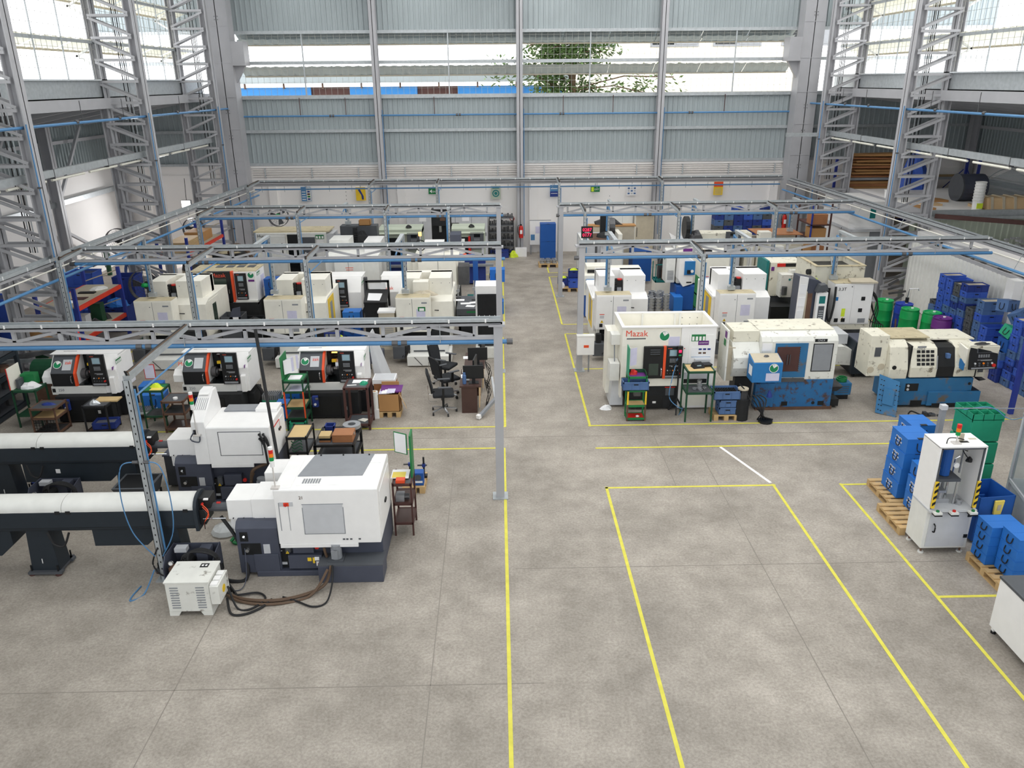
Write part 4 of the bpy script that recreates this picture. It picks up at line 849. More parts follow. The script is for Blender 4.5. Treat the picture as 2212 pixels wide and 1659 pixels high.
tote('blue box wrapped in film beside the green crate of rods', (-4.88, 17.5, 0), .38, .4, .46, 'tote', lid=False)
tote('blue lidded bin in front of the film-wrapped blue box', (-4.92, 16.85, 0), .38, .36, .4, 'tote'); 
t = thing('cardboard_box', 'open cardboard box of parts in front of the green crate of rods', 'box', (-5.35, 16.75, 0)); part('body', t, 'card', *tray(-.2, .2, -.18, .18, 0, .3)); part('flap', t, 'cardl', R((-.2, -.18, .3), (-.3, -.26, .36), .3, .006)); part('flap', t, 'cardl', B(-.2, .2, -.28, -.18, .27, .28)); part('contents', t, 'part', B(-.18, .18, -.16, .16, .2, .27))
t = thing('paint_bucket', 'black and white oil pail with green label behind the middle small lathe', 'bucket', (-5.0, 18.9, 0)); part('body', t, 'black', La([(.13, 0), (.15, .34), (.15, .36)], 16)); part('rim', t, 'white', Ring((0, 0, .34), .155, .02, .03, 18)); part('band', t, 'white', Ring((0, 0, .04), .14, .02, .04, 18)); part('label', t, 'hivis', P([(.0, -.152), (.1, -.118), (.14, -.06), (.135, -.05), (.09, -.11), (0, -.142)], 'z', .1, .26)); part('label', t, 'white', P([(-.02, -.152), (-.1, -.118), (-.14, -.06), (-.135, -.05), (-.09, -.11), (-.02, -.142)], 'z', .1, .26)); part('lid', t, 'black', Cy((0, 0, .36), (0, 0, .37), .13, 16))
single('metal_bar', 'white steel bar lying on the floor beside the oil pail', 'bar', 'white', R((-.4, 0, .03), (.4, .1, .03), .04), loc=(-5.2, 19.35, 0))
# trolley with green cloth, paper boxes, film roll
t = rack('work_stand', 'tall brown steel stand with green cloth by the small lathe nearest the desk', (-3.15, 16.38, 0), .5, .55, ((.14, 'dgrey'), (1.0, 'dgrey')), 'brown', h=1.0, lw=.05, cat='stand'); part('sheet', t, 'paper', B(-.12, .2, .02, .22, 1.0, 1.005)); part('green_cloth', t, 'crategreen', lump(.1, .09, .07, 9, 6), at=(.15, -.04, 1.0)); part('white_pen', t, 'white', R((-.2, -.15, 1.01), (.0, -.12, 1.01), .03, .015)); part('offcut', t, 'cream', P([(-.05, -.05), (.12, -.15), (.2, 0), (.05, .05)], 'z', .14, .146))
pallet('small wooden pallet under the cardboard box of drawings', (-2.55, 17.0, 0), .5, .45)
t = thing('drawing_box', 'cardboard box full of white drawings and purple folders on the small pallet', 'box', (-2.55, 17.0, .14)); part('body', t, 'card', *tray(-.24, .24, -.22, .22, 0, .42)); part('side_flap', t, 'cardl', R((.24, -.05, .35), (.36, -.02, .05), .3, .008)); part('back_board', t, 'card', B(-.2, .2, .2, .22, .42, .58))
part('folder', t, 'purple', H([(-.2, -.05, .4), (.26, -.05, .4), (.26, .2, .46), (-.2, .2, .46), (-.2, -.05, .43), (.28, -.05, .43), (.3, .2, .5), (-.2, .2, .5)]))
for i in range(4): part('drawing_sheet', t, 'paper' if i % 3 else 'paperlil', B(-.22 + i * .06, -.04 + i * .06, -.2, .12, .43 + i * .008, .437 + i * .008))
t = thing('paper_carton', 'carton stacked with white printed sheets behind the brown stand', 'box', (-2.68, 17.55, 0)); part('body', t, 'woodred', B(-.28, .22, -.2, .2, 0, .62)); part('sheets', t, 'paper', B(-.3, .22, -.22, .22, .62, .72)); part('top_sheet', t, 'lgrey', B(-.28, .2, -.2, .2, .72, .725))
t = thing('film_roll', 'white roll of stretch film standing on a white block by the drawing box', 'roll', (-2.86, 16.8, 0)); part('block', t, 'white', B(-.06, .08, -.08, .08, 0, .22)); part('roll', t, 'offwhite', La([(.035, .0), (.075, 0), (.075, .42), (.035, .42)], 14, 0, 0, .22)); part('core', t, 'card', Cy((0, 0, .62), (0, 0, .645), .035, 10))
single('board_sheet', 'large pale board leaning against the cream machine behind the nearest small lathe', 'board', 'lgrey', H([(-.12, -.45, 0), (.18, -.45, 0), (.2, .5, 0), (-.1, .5, 0), (-.32, -.1, 1.5), (-.3, -.1, 1.5), (-.28, .5, 1.5), (-.3, .5, 1.5)]), loc=(-2.85, 18.35, 0))
# ---- desks, monitors and chairs by the aisle
def desk(label, loc, L=1.15):
    t = thing('desk', label, 'desk', loc); part('top', t, 'laminate', B(-.42, .08, 0, L, .64, .68), bev=.004); part('end_panel', t, 'laminate', B(-.38, -.02, .02, .05, 0, .64)); part('end_panel', t, 'laminate', B(-.38, .04, L - .05, L - .02, 0, .64)); part('modesty_panel', t, 'cardl', B(.02, .04, .05, L - .05, .12, .64)); part('pedestal', t, 'laminate', B(-.36, -.04, .06, .45, .05, .62)); return t
desk('dark wood desk next to the aisle, the one nearest the camera', (-.52, 16.95, 0)); desk('dark wood desk next to the aisle, behind the first desk', (-.46, 18.2, 0))
def monitor(label, loc, rz):
    t = thing('monitor', label, 'monitor', loc, rz); part('back_shell', t, 'black', B(-.24, .24, 0, .04, .1, .42), bev=.006); part('screen', t, 'darkscreen', B(-.22, .22, .04, .042, .12, .4)); part('stand', t, 'black', B(-.04, .04, .0, .03, .01, .12)); part('foot', t, 'black', B(-.12, .12, -.08, .1, 0, .012)); return t
monitor('black monitor at the near end of the first desk seen from behind', (-.62, 17.15, .68), .05); monitor('black monitor at the near end of the second desk seen from behind', (-.55, 18.45, .68), .05)
monitor('thin black monitor seen edge-on in the middle of the first desk', (-.58, 17.75, .68), 1.45); monitor('thin black monitor seen edge-on at the far end of the second desk', (-.42, 19.0, .68), 1.4)
papers('sheets of paper on the first desk between the monitors', (-.78, 17.6, .68), .3, .24, .1); papers('pink and white sheets at the far end of the first desk', (-.66, 17.95, .68), .5, .24, .05, 'cream'); papers('papers and keyboard at the far end of the second desk', (-.68, 18.95, .68), .5, .2, .05)
single('water_bottle', 'blue-grey water flask on the near end of the first desk', 'bottle', 'cratesteel', La([(.04, 0), (.045, .02), (.045, .2), (.03, .23), (.03, .27)], 12), loc=(-.83, 17.1, .68))
single('paper_cup', 'white paper cups lying beside the water flask', 'cup', 'white', Cy((-.06, 0, .04), (.06, 0, .04), .035, 10), loc=(-.78, 17.28, .68))
for i, l in enumerate(('tangle of black cables hanging behind the first desk', 'tangle of black cables hanging behind the second desk')):
    single('cable_tangle', l, 'cables', 'cable', *[T(Arc([(.0, 0, .75 - k * .03), (.0, .05 * k, .62), (.08 + .03 * (k % 3), .1 * k - .15, .3 + .04 * k), (.02, .12 * k - .2, .06), (.03, .3, .02)], 5), .008, 5) for k in range(5)], loc=(-.36, 17.3 + i * 1.25, 0), kind='stuff')
t = thing('cable_duct', 'grey plastic cable duct lying tilted on the floor behind the first desk', 'duct', (-.4, 16.85, 0)); part('duct', t, 'mgrey', R((-.1, -.25, .05), (.28, .25, .3), .07)); part('duct_end', t, 'white', R((-.13, -.28, .06), (-.08, -.22, .07), .09)); part('upright_duct', t, 'lgrey', R((.28, .25, .2), (.2, .5, .75), .05))
def chair(label, loc, rz):
    t = thing('office_chair', label, 'chair', loc, rz)             # faces +x
    b = part('star_base', t, 'chrome', *[R((0, 0, .12), (.3 * math.cos(a), .3 * math.sin(a), .08), .04, .03) for a in [i * 1.2566 for i in range(5)]])
    for i in range(5): a = i * 1.2566; part('caster', b, 'black', Cy((.3 * math.cos(a) - .02, .3 * math.sin(a), .035), (.3 * math.cos(a) + .02, .3 * math.sin(a), .035), .035, 10))
    part('gas_column', t, 'black', Cy((0, 0, .1), (0, 0, .42), .028, 10)); part('mechanism', t, 'black', B(-.1, .1, -.09, .09, .39, .44))
    part('seat', t, 'fabric', B(-.24, .25, -.25, .25, .44, .52), bev=.035)
    bk = part('backrest', t, 'fabric', H([(-.27, -.2, .55), (-.22, -.2, .55), (-.22, .2, .55), (-.27, .2, .55), (-.36, -.22, 1.02), (-.33, -.22, 1.02), (-.33, .22, 1.02), (-.36, .22, 1.02)]), bev=.02)
    part('back_frame', t, 'black', T(Arc([(-.26, -.22, .56), (-.3, -.235, .8), (-.36, -.2, 1.02), (-.37, 0, 1.05), (-.36, .2, 1.02), (-.3, .235, .8), (-.26, .22, .56)], 5), .015, 6)); part('back_bar', t, 'black', R((-.08, 0, .41), (-.28, 0, .6), .06, .02)); part('lumbar_wire', t, 'chrome', T(Arc([(-.15, -.2, .36), (-.32, -.22, .38), (-.34, -.22, .6)], 4), .008, 5)); part('lumbar_wire', t, 'chrome', T(Arc([(-.15, .2, .36), (-.32, .22, .38), (-.34, .22, .6)], 4), .008, 5))
    for s in (-1, 1): ar = part('armrest', t, 'dgrey', B(-.12, .18, s * .28 - .035, s * .28 + .035, .7, .73), bev=.012); part('arm_post', ar, 'black', R((0, s * .26, .45), (0, s * .28, .7), .05, .03))
    return t
chair('black mesh office chair pulled up nearest the camera, facing the first desk', (-1.33, 17.05, 0), .1); chair('black mesh office chair behind the first one, turned towards the aisle', (-1.4, 18.95, 0), -.45); chair('black office chair squeezed between the two other chairs', (-1.3, 18.05, 0), .6)
# ---- near table with wooden boxes, bar-lathe rack, gauges
t = rack('bench_table', 'dark steel bench between the two bar lathes with wooden boxes on it', (-3.25, 14.45, 0), .75, .85, ((.3, 'dgrey'), (.62, 'dgrey')), 'black', h=.62, lw=.05, cat='bench')
t = thing('wooden_box', 'large brown wooden box on the dark bench', 'box', (-3.1, 14.3, .62)); part('body', t, 'woodred', B(-.2, .2, -.17, .17, 0, .12), bev=.004); part('lid', t, 'woodred', B(-.2, .2, -.17, .17, .123, .16), bev=.004); part('latch', t, 'chrome', B(.2, .21, -.04, .04, .09, .14))
t = thing('wooden_box', 'small pale wooden box stacked on a dark case, left on the dark bench', 'box', (-3.45, 14.28, .62)); part('body', t, 'woodred', B(-.11, .11, -.13, .13, 0, .04)); part('middle', t, 'black', B(-.11, .11, -.13, .13, .04, .08)); part('lid', t, 'ply', B(-.115, .105, -.12, .13, .08, .13))
t = crate('blue_bin', 'small dark blue bin at the back of the dark bench', (-3.45, 14.72, .62), .2, .2, .13, 'navy', ribs=False)
t = thing('rotary_ring', 'silver ring on black disc at the back of the dark bench', 'machined part', (-3.02, 14.75, .62)); part('disc', t, 'black', Cy((0, 0, 0), (0, 0, .05), .19, 20)); part('ring', t, 'part', Ring((0, 0, .09), .13, .1, .07, 26))
t = rack('tool_trolley', 'tall brown trolley with green document board right of the nearest white lathe', (-1.66, 11.95, 0), .3, .5, ((.25, 'laminate'), (.62, 'laminate'), (.98, 'dgrey')), 'brown', h=1.0)
part('upright_board', t, 'green', R((.15, .1, .98), (.15, .1, 1.75), .03, .3)); f = document_holder(t, -.03, .15, 1.35, .26, .38, -.5, 'green'); f.children[0].data.materials[0] = MATS['paper']
part('sheets', t, 'paper', B(-.2, .1, -.1, .22, 1.0, 1.01)); part('yellow_sheet', t, 'paperyel', B(-.18, .04, -.08, .12, 1.01, 1.015)); part('red_tool', t, 'orange', B(-.1, .05, -.24, -.12, .98, 1.04)); part('vice', t, 'part', B(-.12, .02, -.2, -.05, .62, .74)); part('vice_jaw', t, 'iron', Cy((0, -.12, .68), (.1, -.12, .68), .05, 10))
t = rack('work_stand', 'dark steel stand with bracket shelf right of the louvred white lathe', (-3.8, 13.75, 0), .36, .6, ((.35, 'dgrey'), (.75, 'dgrey'), (1.05, 'ply')), 'black', h=1.08, cat='stand')
for i in range(4): part('green_hook', t, 'dgreen', T(Arc([(-.1, -.3, .8 + i * .06), (-.05, -.33, .78 + i * .06), (.05, -.3, .82 + i * .06), (.1, -.33, .8 + i * .06)], 4), .012, 5))
pallet('wooden pallet carrying measuring tools right of the nearest white lathe', (-1.65, 13.45, 0), .42, .6)
t = thing('height_gauge', 'blue box gauge with round dial on the pallet of measuring tools', 'gauge', (-1.56, 13.28, .14)); part('body', t, 'toted', B(-.1, .1, -.08, .1, 0, .26), bev=.008); part('dial', t, 'dgrey', Cy((0, -.08, .17), (0, -.09, .17), .06, 14)); part('label', t, 'white', B(-.08, .08, -.085, -.08, .06, .1))
for x, y, l in ((-1.48, 13.55, 'black gauge stand upright on the pallet of measuring tools, rear right'), (-1.75, 13.6, 'short black gauge stand on the pallet of measuring tools, rear left')):
    t = thing('gauge_stand', l, 'gauge', (x, y, .14)); part('foot', t, 'black', B(-.06, .06, -.05, .05, 0, .05)); part('column', t, 'black', Cy((0, 0, .05), (0, 0, .42 if x > -1.6 else .25), .018, 8)); part('arm', t, 'iron', R((-.12, 0, .25), (.06, 0, .25), .025)); part('clamp', t, 'navy', B(-.03, .03, -.03, .03, .22, .28))
single('hanging_cable', 'thick black cable slanting down from the front truss to the nearest white lathe', 'cable', 'cable', T([(-4.12, 12.9, 3.32), (-3.95, 12.5, 2.3), (-3.78, 12.15, 1.2)], .028, 8))
crate('blue_crate', 'dark blue crate on the floor under the rear bar feeder at the left edge', (-8.6, 13.65, 0), .55, .4, .2, 'navy')
# ================================================================ SECOND ROW, RIGHT
t = thing('machining_centre', 'white open-topped machining centre with black sliding door at the corner of the right aisle', 'machine', (2.76, 17.0, 0))
part('front_wall', t, 'cream', B(0, 1.32, 0, .05, 1.56, 2.0), B(0, .5, 0, .05, .82, 1.56), bev=.006)
part('right_front', t, 'white', B(1.33, 2.12, -.01, .06, .04, 2.0), bev=.006); part('cabinet_door', t, 'white', B(1.52, 2.06, -.02, -.01, .95, 1.82), bev=.003); part('top_rim', t, 'white', B(-.02, 2.14, -.03, .07, 2.0, 2.03), B(-.02, 2.14, 1.15, 1.22, 2.0, 2.03), B(-.02, .05, .07, 1.15, 2.0, 2.03), B(2.07, 2.14, .07, 1.15, 2.0, 2.03))
part('left_wall', t, 'cream', B(0, .04, .05, 1.2, .3, 2.0)); part('right_wall', t, 'cream', B(2.08, 2.12, .05, 1.2, .04, 2.0)); part('rear_wall', t, 'cream', B(.04, 2.08, 1.16, 1.2, .6, 2.0)); part('inner_floor', t, 'cream', B(.04, 2.08, .06, 1.16, 1.55, 1.58))
for x in (.62, 1.4, 1.52): part('rear_stiffener', t, 'offwhite', B(x, x + .04, 1.12, 1.16, 1.58, 1.98))
for i in range(6): part('wall_bolt', t, 'dgrey', Cy((1.6 + (i % 3) * .18, 1.16, 1.72 + (i // 3) * .16), (1.6 + (i % 3) * .18, 1.15, 1.72 + (i // 3) * .16), .01, 6))
part('apron', t, 'cream', B(.03, 1.33, -.03, .1, .6, .8), bev=.006); part('base', t, 'blackmatt', B(.2, 1.33, .0, 1.1, .04, .6), bev=.008); part('base_grille', t, 'dgrey', B(1.05, 1.25, -.01, 0, .36, .54)); part('base_red_strip', t, 'red', B(1.03, 1.27, -.012, 0, .55, .57)); part('base_door', t, 'black', B(.45, 1.0, -.012, 0, .06, .36), bev=.003); part('base_sticker', t, 'white', B(.76, .84, -.016, -.012, .17, .22))
d = part('door', t, 'black', B(.5, .96, -.06, .0, .8, 1.56), bev=.006); part('window', d, 'darkscreen', B(.64, .86, -.064, -.06, 1.34, 1.52)); part('lower_window', d, 'glass', B(.62, .84, -.064, -.06, .88, 1.16)); part('handle', d, 'chrome', T(Arc([(.9, -.06, .86), (.9, -.11, .9), (.9, -.11, 1.02), (.9, -.06, 1.06)], 4), .013, 6)); part('edge_strip', t, 'orange', B(.94, 1.0, -.08, .02, .8, 1.57), bev=.004)
for i in range(3): part('window_bar', d, 'dgrey', B(.64, .86, -.068, -.064, 1.38 + i * .05, 1.4 + i * .05))
panel_face(t, .4, .76, (1.17, -.07, 1.18))
text('Mazak', .2, (.32, -.004, 1.86), t, 'mazred'); part('text_underline', t, 'dgrey', B(.1, .53, -.004, 0, 1.73, 1.755)); badge(t, (.95, -.003, 1.8), .11)
green_signs(t, (1.72, -.02, 1.75), .32, .16, 4); part('purple_sticker', t, 'purple', B(1.72, 1.96, -.024, -.02, 1.58, 1.68)); text('CONDITION', .035, (1.84, -.025, 1.63), t, 'white')
n = part('notice_sheet', t, 'paper', B(1.58, 2.02, -.024, -.02, 1.27, 1.53)); 
for i in range(5): part('notice_photo', n, 'navy' if i < 3 else 'rust', B(1.74 + (i % 3) * .1, 1.81 + (i % 3) * .1, -.026, -.024, 1.46 - (i // 3) * .09, 1.5 - (i // 3) * .09))
part('notice_foot', n, 'pipeblue', B(1.58, 2.02, -.026, -.024, 1.29, 1.3)); part('paper_pocket', t, 'paperlil', B(1.05, 1.3, -.006, 0, 1.56, 1.78)); part('holder_box', t, 'lgrey', B(1.66, 2.0, -.12, -.02, 1.1, 1.26)); part('drawer', t, 'lgrey', B(1.45, 2.0, -.03, -.01, .78, .92), bev=.003); part('slot', t, 'black', B(1.45, 1.98, -.02, -.008, .66, .76)); part('sticker_ring', t, 'red', Cy((1.42, -.012, 1.5), (1.42, -.016, 1.5), .012, 8)); part('lower_panel', t, 'cream', B(1.4, 2.05, -.018, -.01, .1, .6), bev=.003)
part('side_box', t, 'offwhite', B(-.24, -.02, .1, .5, .7, 1.12), bev=.006); part('side_box', t, 'offwhite', B(-.2, 0, .3, .6, 1.5, 1.75), bev=.006); part('side_column', t, 'cream', B(-.26, 0, .6, 1.1, .2, 1.75), bev=.006); part('chip_chute', t, 'lgrey', H([(-.2, .2, .05), (.1, .2, .05), (.1, .8, .05), (-.2, .8, .05), (-.15, .3, .65), (.1, .3, .65), (.1, .8, .65), (-.15, .8, .65)])); part('conduit', t, 'mgrey', Cy((-.12, .25, 1.12), (-.12, .35, 1.5), .015, 6)); part('white_rag', t, 'paper', lump(.14, .1, .1, 8, 2), at=(-.3, .1, 0))
# trolleys in front of it
t = rack('tool_trolley', 'narrow three-colour trolley with green board left of the open-topped white machine', (3.04, 16.52, 0), .4, .3, ((.07, 'red'), (.38, 'wood'), (.74, 'green'), (1.06, 'purple')), 'green', h=1.08, back=(1.06, 1.72, 'crategreen'))
part('red_leg', t, 'rust', B(-.216, -.184, -.167, -.133, 0, .4)); part('red_leg', t, 'rust', B(.184, .216, -.167, -.133, 0, .4)); part('amber_leg', t, 'yellow', B(-.217, -.183, -.168, -.132, .4, .72)); part('amber_leg', t, 'yellow', B(.183, .217, -.168, -.132, .4, .72)); part('top_rim', t, 'dgreen', B(-.2, .2, .13, .15, 1.06, 1.14), B(.185, .2, -.15, .15, 1.06, 1.14)); part('document_sheet', t, 'paperlil', B(0, .18, 0, .006, 0, .4), at=(-.17, -.05, 1.28), rz=.5); part('vice', t, 'iron', B(-.05, .1, -.05, .1, .56, .72)); part('white_rag', t, 'paper', lump(.05, .04, .03, 7, 9), at=(.05, -.05, .07)); part('red_glove', t, 'red', lump(.1, .06, .12, 8, 11), at=(-.08, .03, 1.06))
c = crate('blue_tray', 'flat steel-blue tray of turned parts on the narrow three-colour trolley', (3.0, 16.44, .76), .58, .3, .2, 'cratesteel')
for i in range(4): wheel_part('silver turned part in the flat steel-blue tray, number %d from its left end' % (i + 1) if 0 else ('leftmost', 'second', 'third', 'rightmost')[i] + ' silver turned part in the flat steel-blue tray', (2.85 + i * .1, 16.42 + (i % 2) * .05, .775), .04, .12, group='turned parts in the blue tray')
t = rack('inspection_table', 'green angle-iron table with plywood top in front of the open-topped white machine', (4.42, 16.52, 0), .58, .5, ((.7, 'dgrey'), (1.2, 'ply')), 'dgreen', h=1.22, lw=.035, cat='table')
t = thing('laptop', 'black open device with keyboard lying on the plywood table top', 'laptop', (4.5, 16.6, 1.2), .2); part('base', t, 'black', B(-.1, .22, -.08, .1, .03, .06), bev=.004); part('meter_body', t, 'blackmatt', H([(-.24, -.12, 0), (.02, -.12, 0), (.02, .08, 0), (-.24, .08, 0), (-.2, -.08, .08), (0, -.08, .08), (0, .06, .1), (-.2, .06, .1)])); part('display', t, 'screen', B(-.16, -.06, -.1, -.08, .05, .07)); part('side_case', t, 'black', B(.0, .26, .0, .14, 0, .03))
for i, (x, y, z, r) in enumerate(((4.35, 16.5, .7, .05), (4.47, 16.42, .7, .045), (4.58, 16.52, .7, .045), (4.46, 16.52, .7, .06), (4.46, 16.53, .8, .055))):
    wheel_part(('flat silver ring at the left on the lower shelf of the plywood-top table', 'small silver ring at the front on the lower shelf of the plywood-top table', 'flat silver ring at the right on the lower shelf of the plywood-top table', 'lower silver hub of the pair stacked on the plywood-top table\'s shelf', 'upper silver hub of the pair stacked on the plywood-top table\'s shelf')[i], (x, y, z), r, .03 if i < 3 else .1)
t = thing('counter_stand', 'black tripod stand with small red-lit meter beside the plywood-top table', 'stand', (4.05, 16.85, 0)); part('pole', t, 'blackmatt', R((0, 0, .1), (0, 0, 1.38), .03)); part('meter', t, 'black', B(-.06, .06, -.03, .04, 1.36, 1.6), bev=.005); part('red_display', t, 'ledglow', B(-.03, .03, -.034, -.03, 1.46, 1.52)); part('lever', t, 'black', R((-.16, -.1, 1.15), (.02, 0, 1.32), .03)); part('buttons', t, 'lampgreen', B(-.03, .03, -.035, -.03, 1.38, 1.41))
for a in (0.3, 2.4, 4.5): part('leg', t, 'blackmatt', R((0, 0, .35), (.2 * math.cos(a), .2 * math.sin(a), 0), .03))
single('air_hose', 'blue air hose looping down beside the tripod stand', 'hose', 'pipeblue', T(Arc([(4.02, 16.9, 1.3), (3.85, 16.6, .9), (3.8, 16.5, .5), (4.0, 16.4, .3), (4.1, 16.45, .25), (4.06, 16.6, .03)], 6), .01, 6))
pallet('small pallet under the stacked blue crates between the two right-hand front machines', (5.07, 16.55, 0), .56, .5, 0, .13)
crate('blue_crate', 'lower blue crate of the stack on the small pallet', (5.1, 16.5, .13), .4, .34, .17, 'cratesteel'); crate('blue_crate', 'middle blue crate with castings on the small pallet', (5.1, 16.5, .3), .4, .34, .18, 'cratesteel', fill='part'); c = crate('blue_crate', 'wide slotted blue crate on top of the stack on the small pallet', (5.05, 16.5, .5), .6, .4, .2, 'cratesteel')
for i in range(13): part('divider', c, 'black', B(-.24 + i * .038, -.225 + i * .038, -.16, .16, .1, .17))
# worn white and blue turning centre
t = thing('turning_centre', 'worn white turning centre on chipped blue base with brown-windowed blue door', 'machine', (5.9, 16.9, 0))
part('base', t, 'bluerust', B(.05, 1.75, .0, 1.0, .05, .74), bev=.01); part('sole_plate', t, 'rust', B(.0, 1.78, -.03, 1.0, 0, .07)); part('lower_left_base', t, 'bluerust', B(-.05, .4, -.04, .3, .08, .66), bev=.01)
part('body', t, 'whiteold', P([(0, .74), (0, 1.66), (.06, 1.76), (.3, 1.84), (1.1, 1.84), (1.1, .74)], 'x', 0, 1.74), bev=.012); part('roof', t, 'creamold', B(-.02, 1.72, .28, 1.12, 1.84, 1.86))
part('door_frame', t, 'whiteold', B(.24, .3, -.012, 0, .76, 1.66)); d = part('door', t, 'bluestain', B(.32, 1.06, -.02, .0, .8, 1.62), bev=.004); part('window', d, 'brown', B(.36, .88, -.028, -.02, .95, 1.54), bev=.012); part('handle', d, 'iron', R((.6, -.05, 1.12), (.6, -.05, 1.36), .018)); part('handle', d, 'iron', R((.66, -.05, 1.12), (.66, -.05, 1.36), .018)); part('door_step', t, 'iron', B(.3, 1.05, -.04, .0, .7, .78))
for i in range(12): part('window_screw', d, 'black', Cy((.885, -.024, .97 + i * .05), (.885, -.032, .97 + i * .05), .008, 5))
w = part('right_window', t, 'mgrey', B(1.2, 1.62, -.012, .002, .95, 1.58), bev=.02); part('window_rubber', t, 'black', B(1.18, 1.64, -.006, .003, .93, 1.6)); part('name_strip', t, 'black', B(1.2, 1.48, -.006, 0, 1.64, 1.71)); text('CNC4', .06, (1.34, -.008, 1.675), t, 'lgrey')
part('left_head', t, 'whiteold', P([(-.05, 1.05), (-.05, 1.3), (.2, 1.6), (.5, 1.6), (.5, .8), (.1, .8)], 'x', -.62, .0), bev=.01); part('head_top_cover', t, 'creamold', B(-.6, .0, .2, .9, 1.6, 1.86), bev=.01); part('side_board', t, 'whiteold', B(-.8, -.76, -.05, .6, .75, 1.95), bev=.006); part('head_window', t, 'putty', B(-.76, -.55, .1, .6, .7, 1.5)); part('green_mark', t, 'green', B(-.805, -.8, .05, .2, 1.55, 1.7)); part('purple_mark', t, 'purple', B(-.805, -.8, .0, .15, 1.75, 1.9)); part('gutter', t, 'black', B(-.5, .1, .1, .5, .25, .78))
b = part('control_box', t, 'bluepaint', P([(.0, .86), (.0, 1.32), (.4, 1.42), (.4, .86)], 'x', -.3, .36), bev=.008, at=(0, -.48, 0)); part('paper_sheet', b, 'paper', B(-.304, -.3, .06, .28, 1.0, 1.22)); part('paper_sheet', b, 'paperlil', B(.0, .3, -.006, -.0, .9, 1.08)); badge(b, (.16, -.004, 1.2), .095); part('box_top', b, 'putty', H([(-.28, .02, 1.326), (.34, .02, 1.326), (.34, .38, 1.416), (-.28, .38, 1.416), (-.28, .02, 1.335), (.34, .02, 1.335), (.34, .38, 1.425), (-.28, .38, 1.425)])); part('dust_heap', b, 'iron', lump(.08, .05, .05, 7, 1), at=(.05, .25, 1.38))
for i in range(3): part('green_bottle_mark', t, 'crategreen', B(.02 + i * .06, .05 + i * .06, -.003, 0, 1.45, 1.6))
part('paper_sheet', t, 'paper', B(.02, .26, -.006, 0, 1.44, 1.62)); part('chip_tray', t, 'dirtyshelf', H([(1.76, .1, .4), (1.9, .1, .4), (1.9, .55, .4), (1.76, .55, .4), (1.74, 0, .55), (2.0, 0, .55), (2.0, .6, .55), (1.74, .6, .55)])); part('jack_pad', t, 'black', B(1.74, 1.96, .05, .35, .05, .22))
for x in (.6, 1.45): part('lift_slot', t, 'black', B(x, x + .14, -.008, .004, .1, .2))
part('round_hole', t, 'black', Cy((1.34, .002, .16), (1.34, -.006, .16), .04, 10))
t = thing('coolant_pump', 'dirty pump and hose cluster in front of the worn white turning centre', 'pump', (5.42, 16.4, 0)); part('bucket', t, 'blackmatt', Cy((0, 0, 0), (0, 0, .5), .16, 12)); part('motor', t, 'dirtyshelf', Cy((0, 0, .5), (0, 0, .72), .11, 12)); part('cap', t, 'putty', Cy((0, 0, .72), (0, 0, .75), .12, 12)); part('pump_pole', t, 'iron', Cy((.2, .05, .3), (.25, .1, 1.1), .025, 8)); part('white_knob', t, 'white', lump(.05, .05, .07, 8, 3), at=(.25, .1, 1.1)); part('lever', t, 'black', R((-.1, 0, .85), (.05, -.1, .7), .02))
part('cable_mass', t, 'cable', *[T(Arc([(.1 + .05 * k, -.05, .6), (.2 + .06 * k, -.12, .4 + .05 * (k % 3)), (.4, -.15 - .03 * k, .2), (.35 + .07 * k, -.1, .02), (.55, .02, .02)], 5), .014, 5) for k in range(6)], kind='stuff'); part('blue_glove', t, 'navy', lump(.06, .05, .16, 8, 4), at=(.62, .05, .5)); part('oil_pan', t, 'black', Cy((.5, -.2, 0), (.5, -.2, .05), .16, 12))
# blue-based lathe on the right
t = thing('turning_centre', 'old cream lathe on blue base with black control panel beside the blue crate wall', 'machine', (8.9, 16.9, 0))
part('base', t, 'bluestain', B(.16, 2.0, .0, .95, .06, .72), bev=.012); part('front_skirt', t, 'bluestain', B(.98, 2.2, -.05, .5, .06, .4), bev=.008); part('skirt_inside', t, 'black', B(1.9, 2.18, .0, .48, .38, .41)); part('base_cutout', t, 'black', B(1.1, 1.65, -.055, .0, .04, .12), B(.62, .88, -.01, .1, .05, .18)); part('valve_recess', t, 'black', B(.44, .74, -.008, .02, .42, .6)); 
for i in range(2): part('gauge', t, 'lgrey', Cy((.5, -.01, .46 + i * .09), (.5, -.02, .46 + i * .09), .03, 10))
part('round_hole', t, 'black', Cy((1.92, .0, .58), (1.92, -.008, .58), .035, 10)); part('head_cover', t, 'creamold', P([(.0, .72), (-.02, .95), (.12, 1.45), (.3, 1.56), (1.0, 1.58), (1.0, .72)], 'x', .0, .42), bev=.012); part('spindle_hole', t, 'black', Cy((-.01, .3, 1.0), (.01, .3, 1.0), .1, 14)); part('front_hole', t, 'black', Cy((.1, -.01, 1.0), (.1, -.02, 1.0), .05, 12)); part('cover_gap', t, 'black', B(.42, .47, .02, .9, .75, 1.5))
g_ = part('sliding_guard', t, 'creamold', P([(-.04, .76), (-.05, 1.0), (.1, 1.42), (.3, 1.5), (.9, 1.5), (.9, .76)], 'x', .47, 1.08), bev=.012)
a2 = math.atan2(.42, .15)
for i in range(4):
    for j in range(4): o = part('grille_slot', g_, 'black', B(-.04, .04, -.032, .032, 0, .004), at=(.64 + i * .105, -.028 + j * .031, 1.08 + j * .09)); o.rotation_euler = (a2, 0, 0)
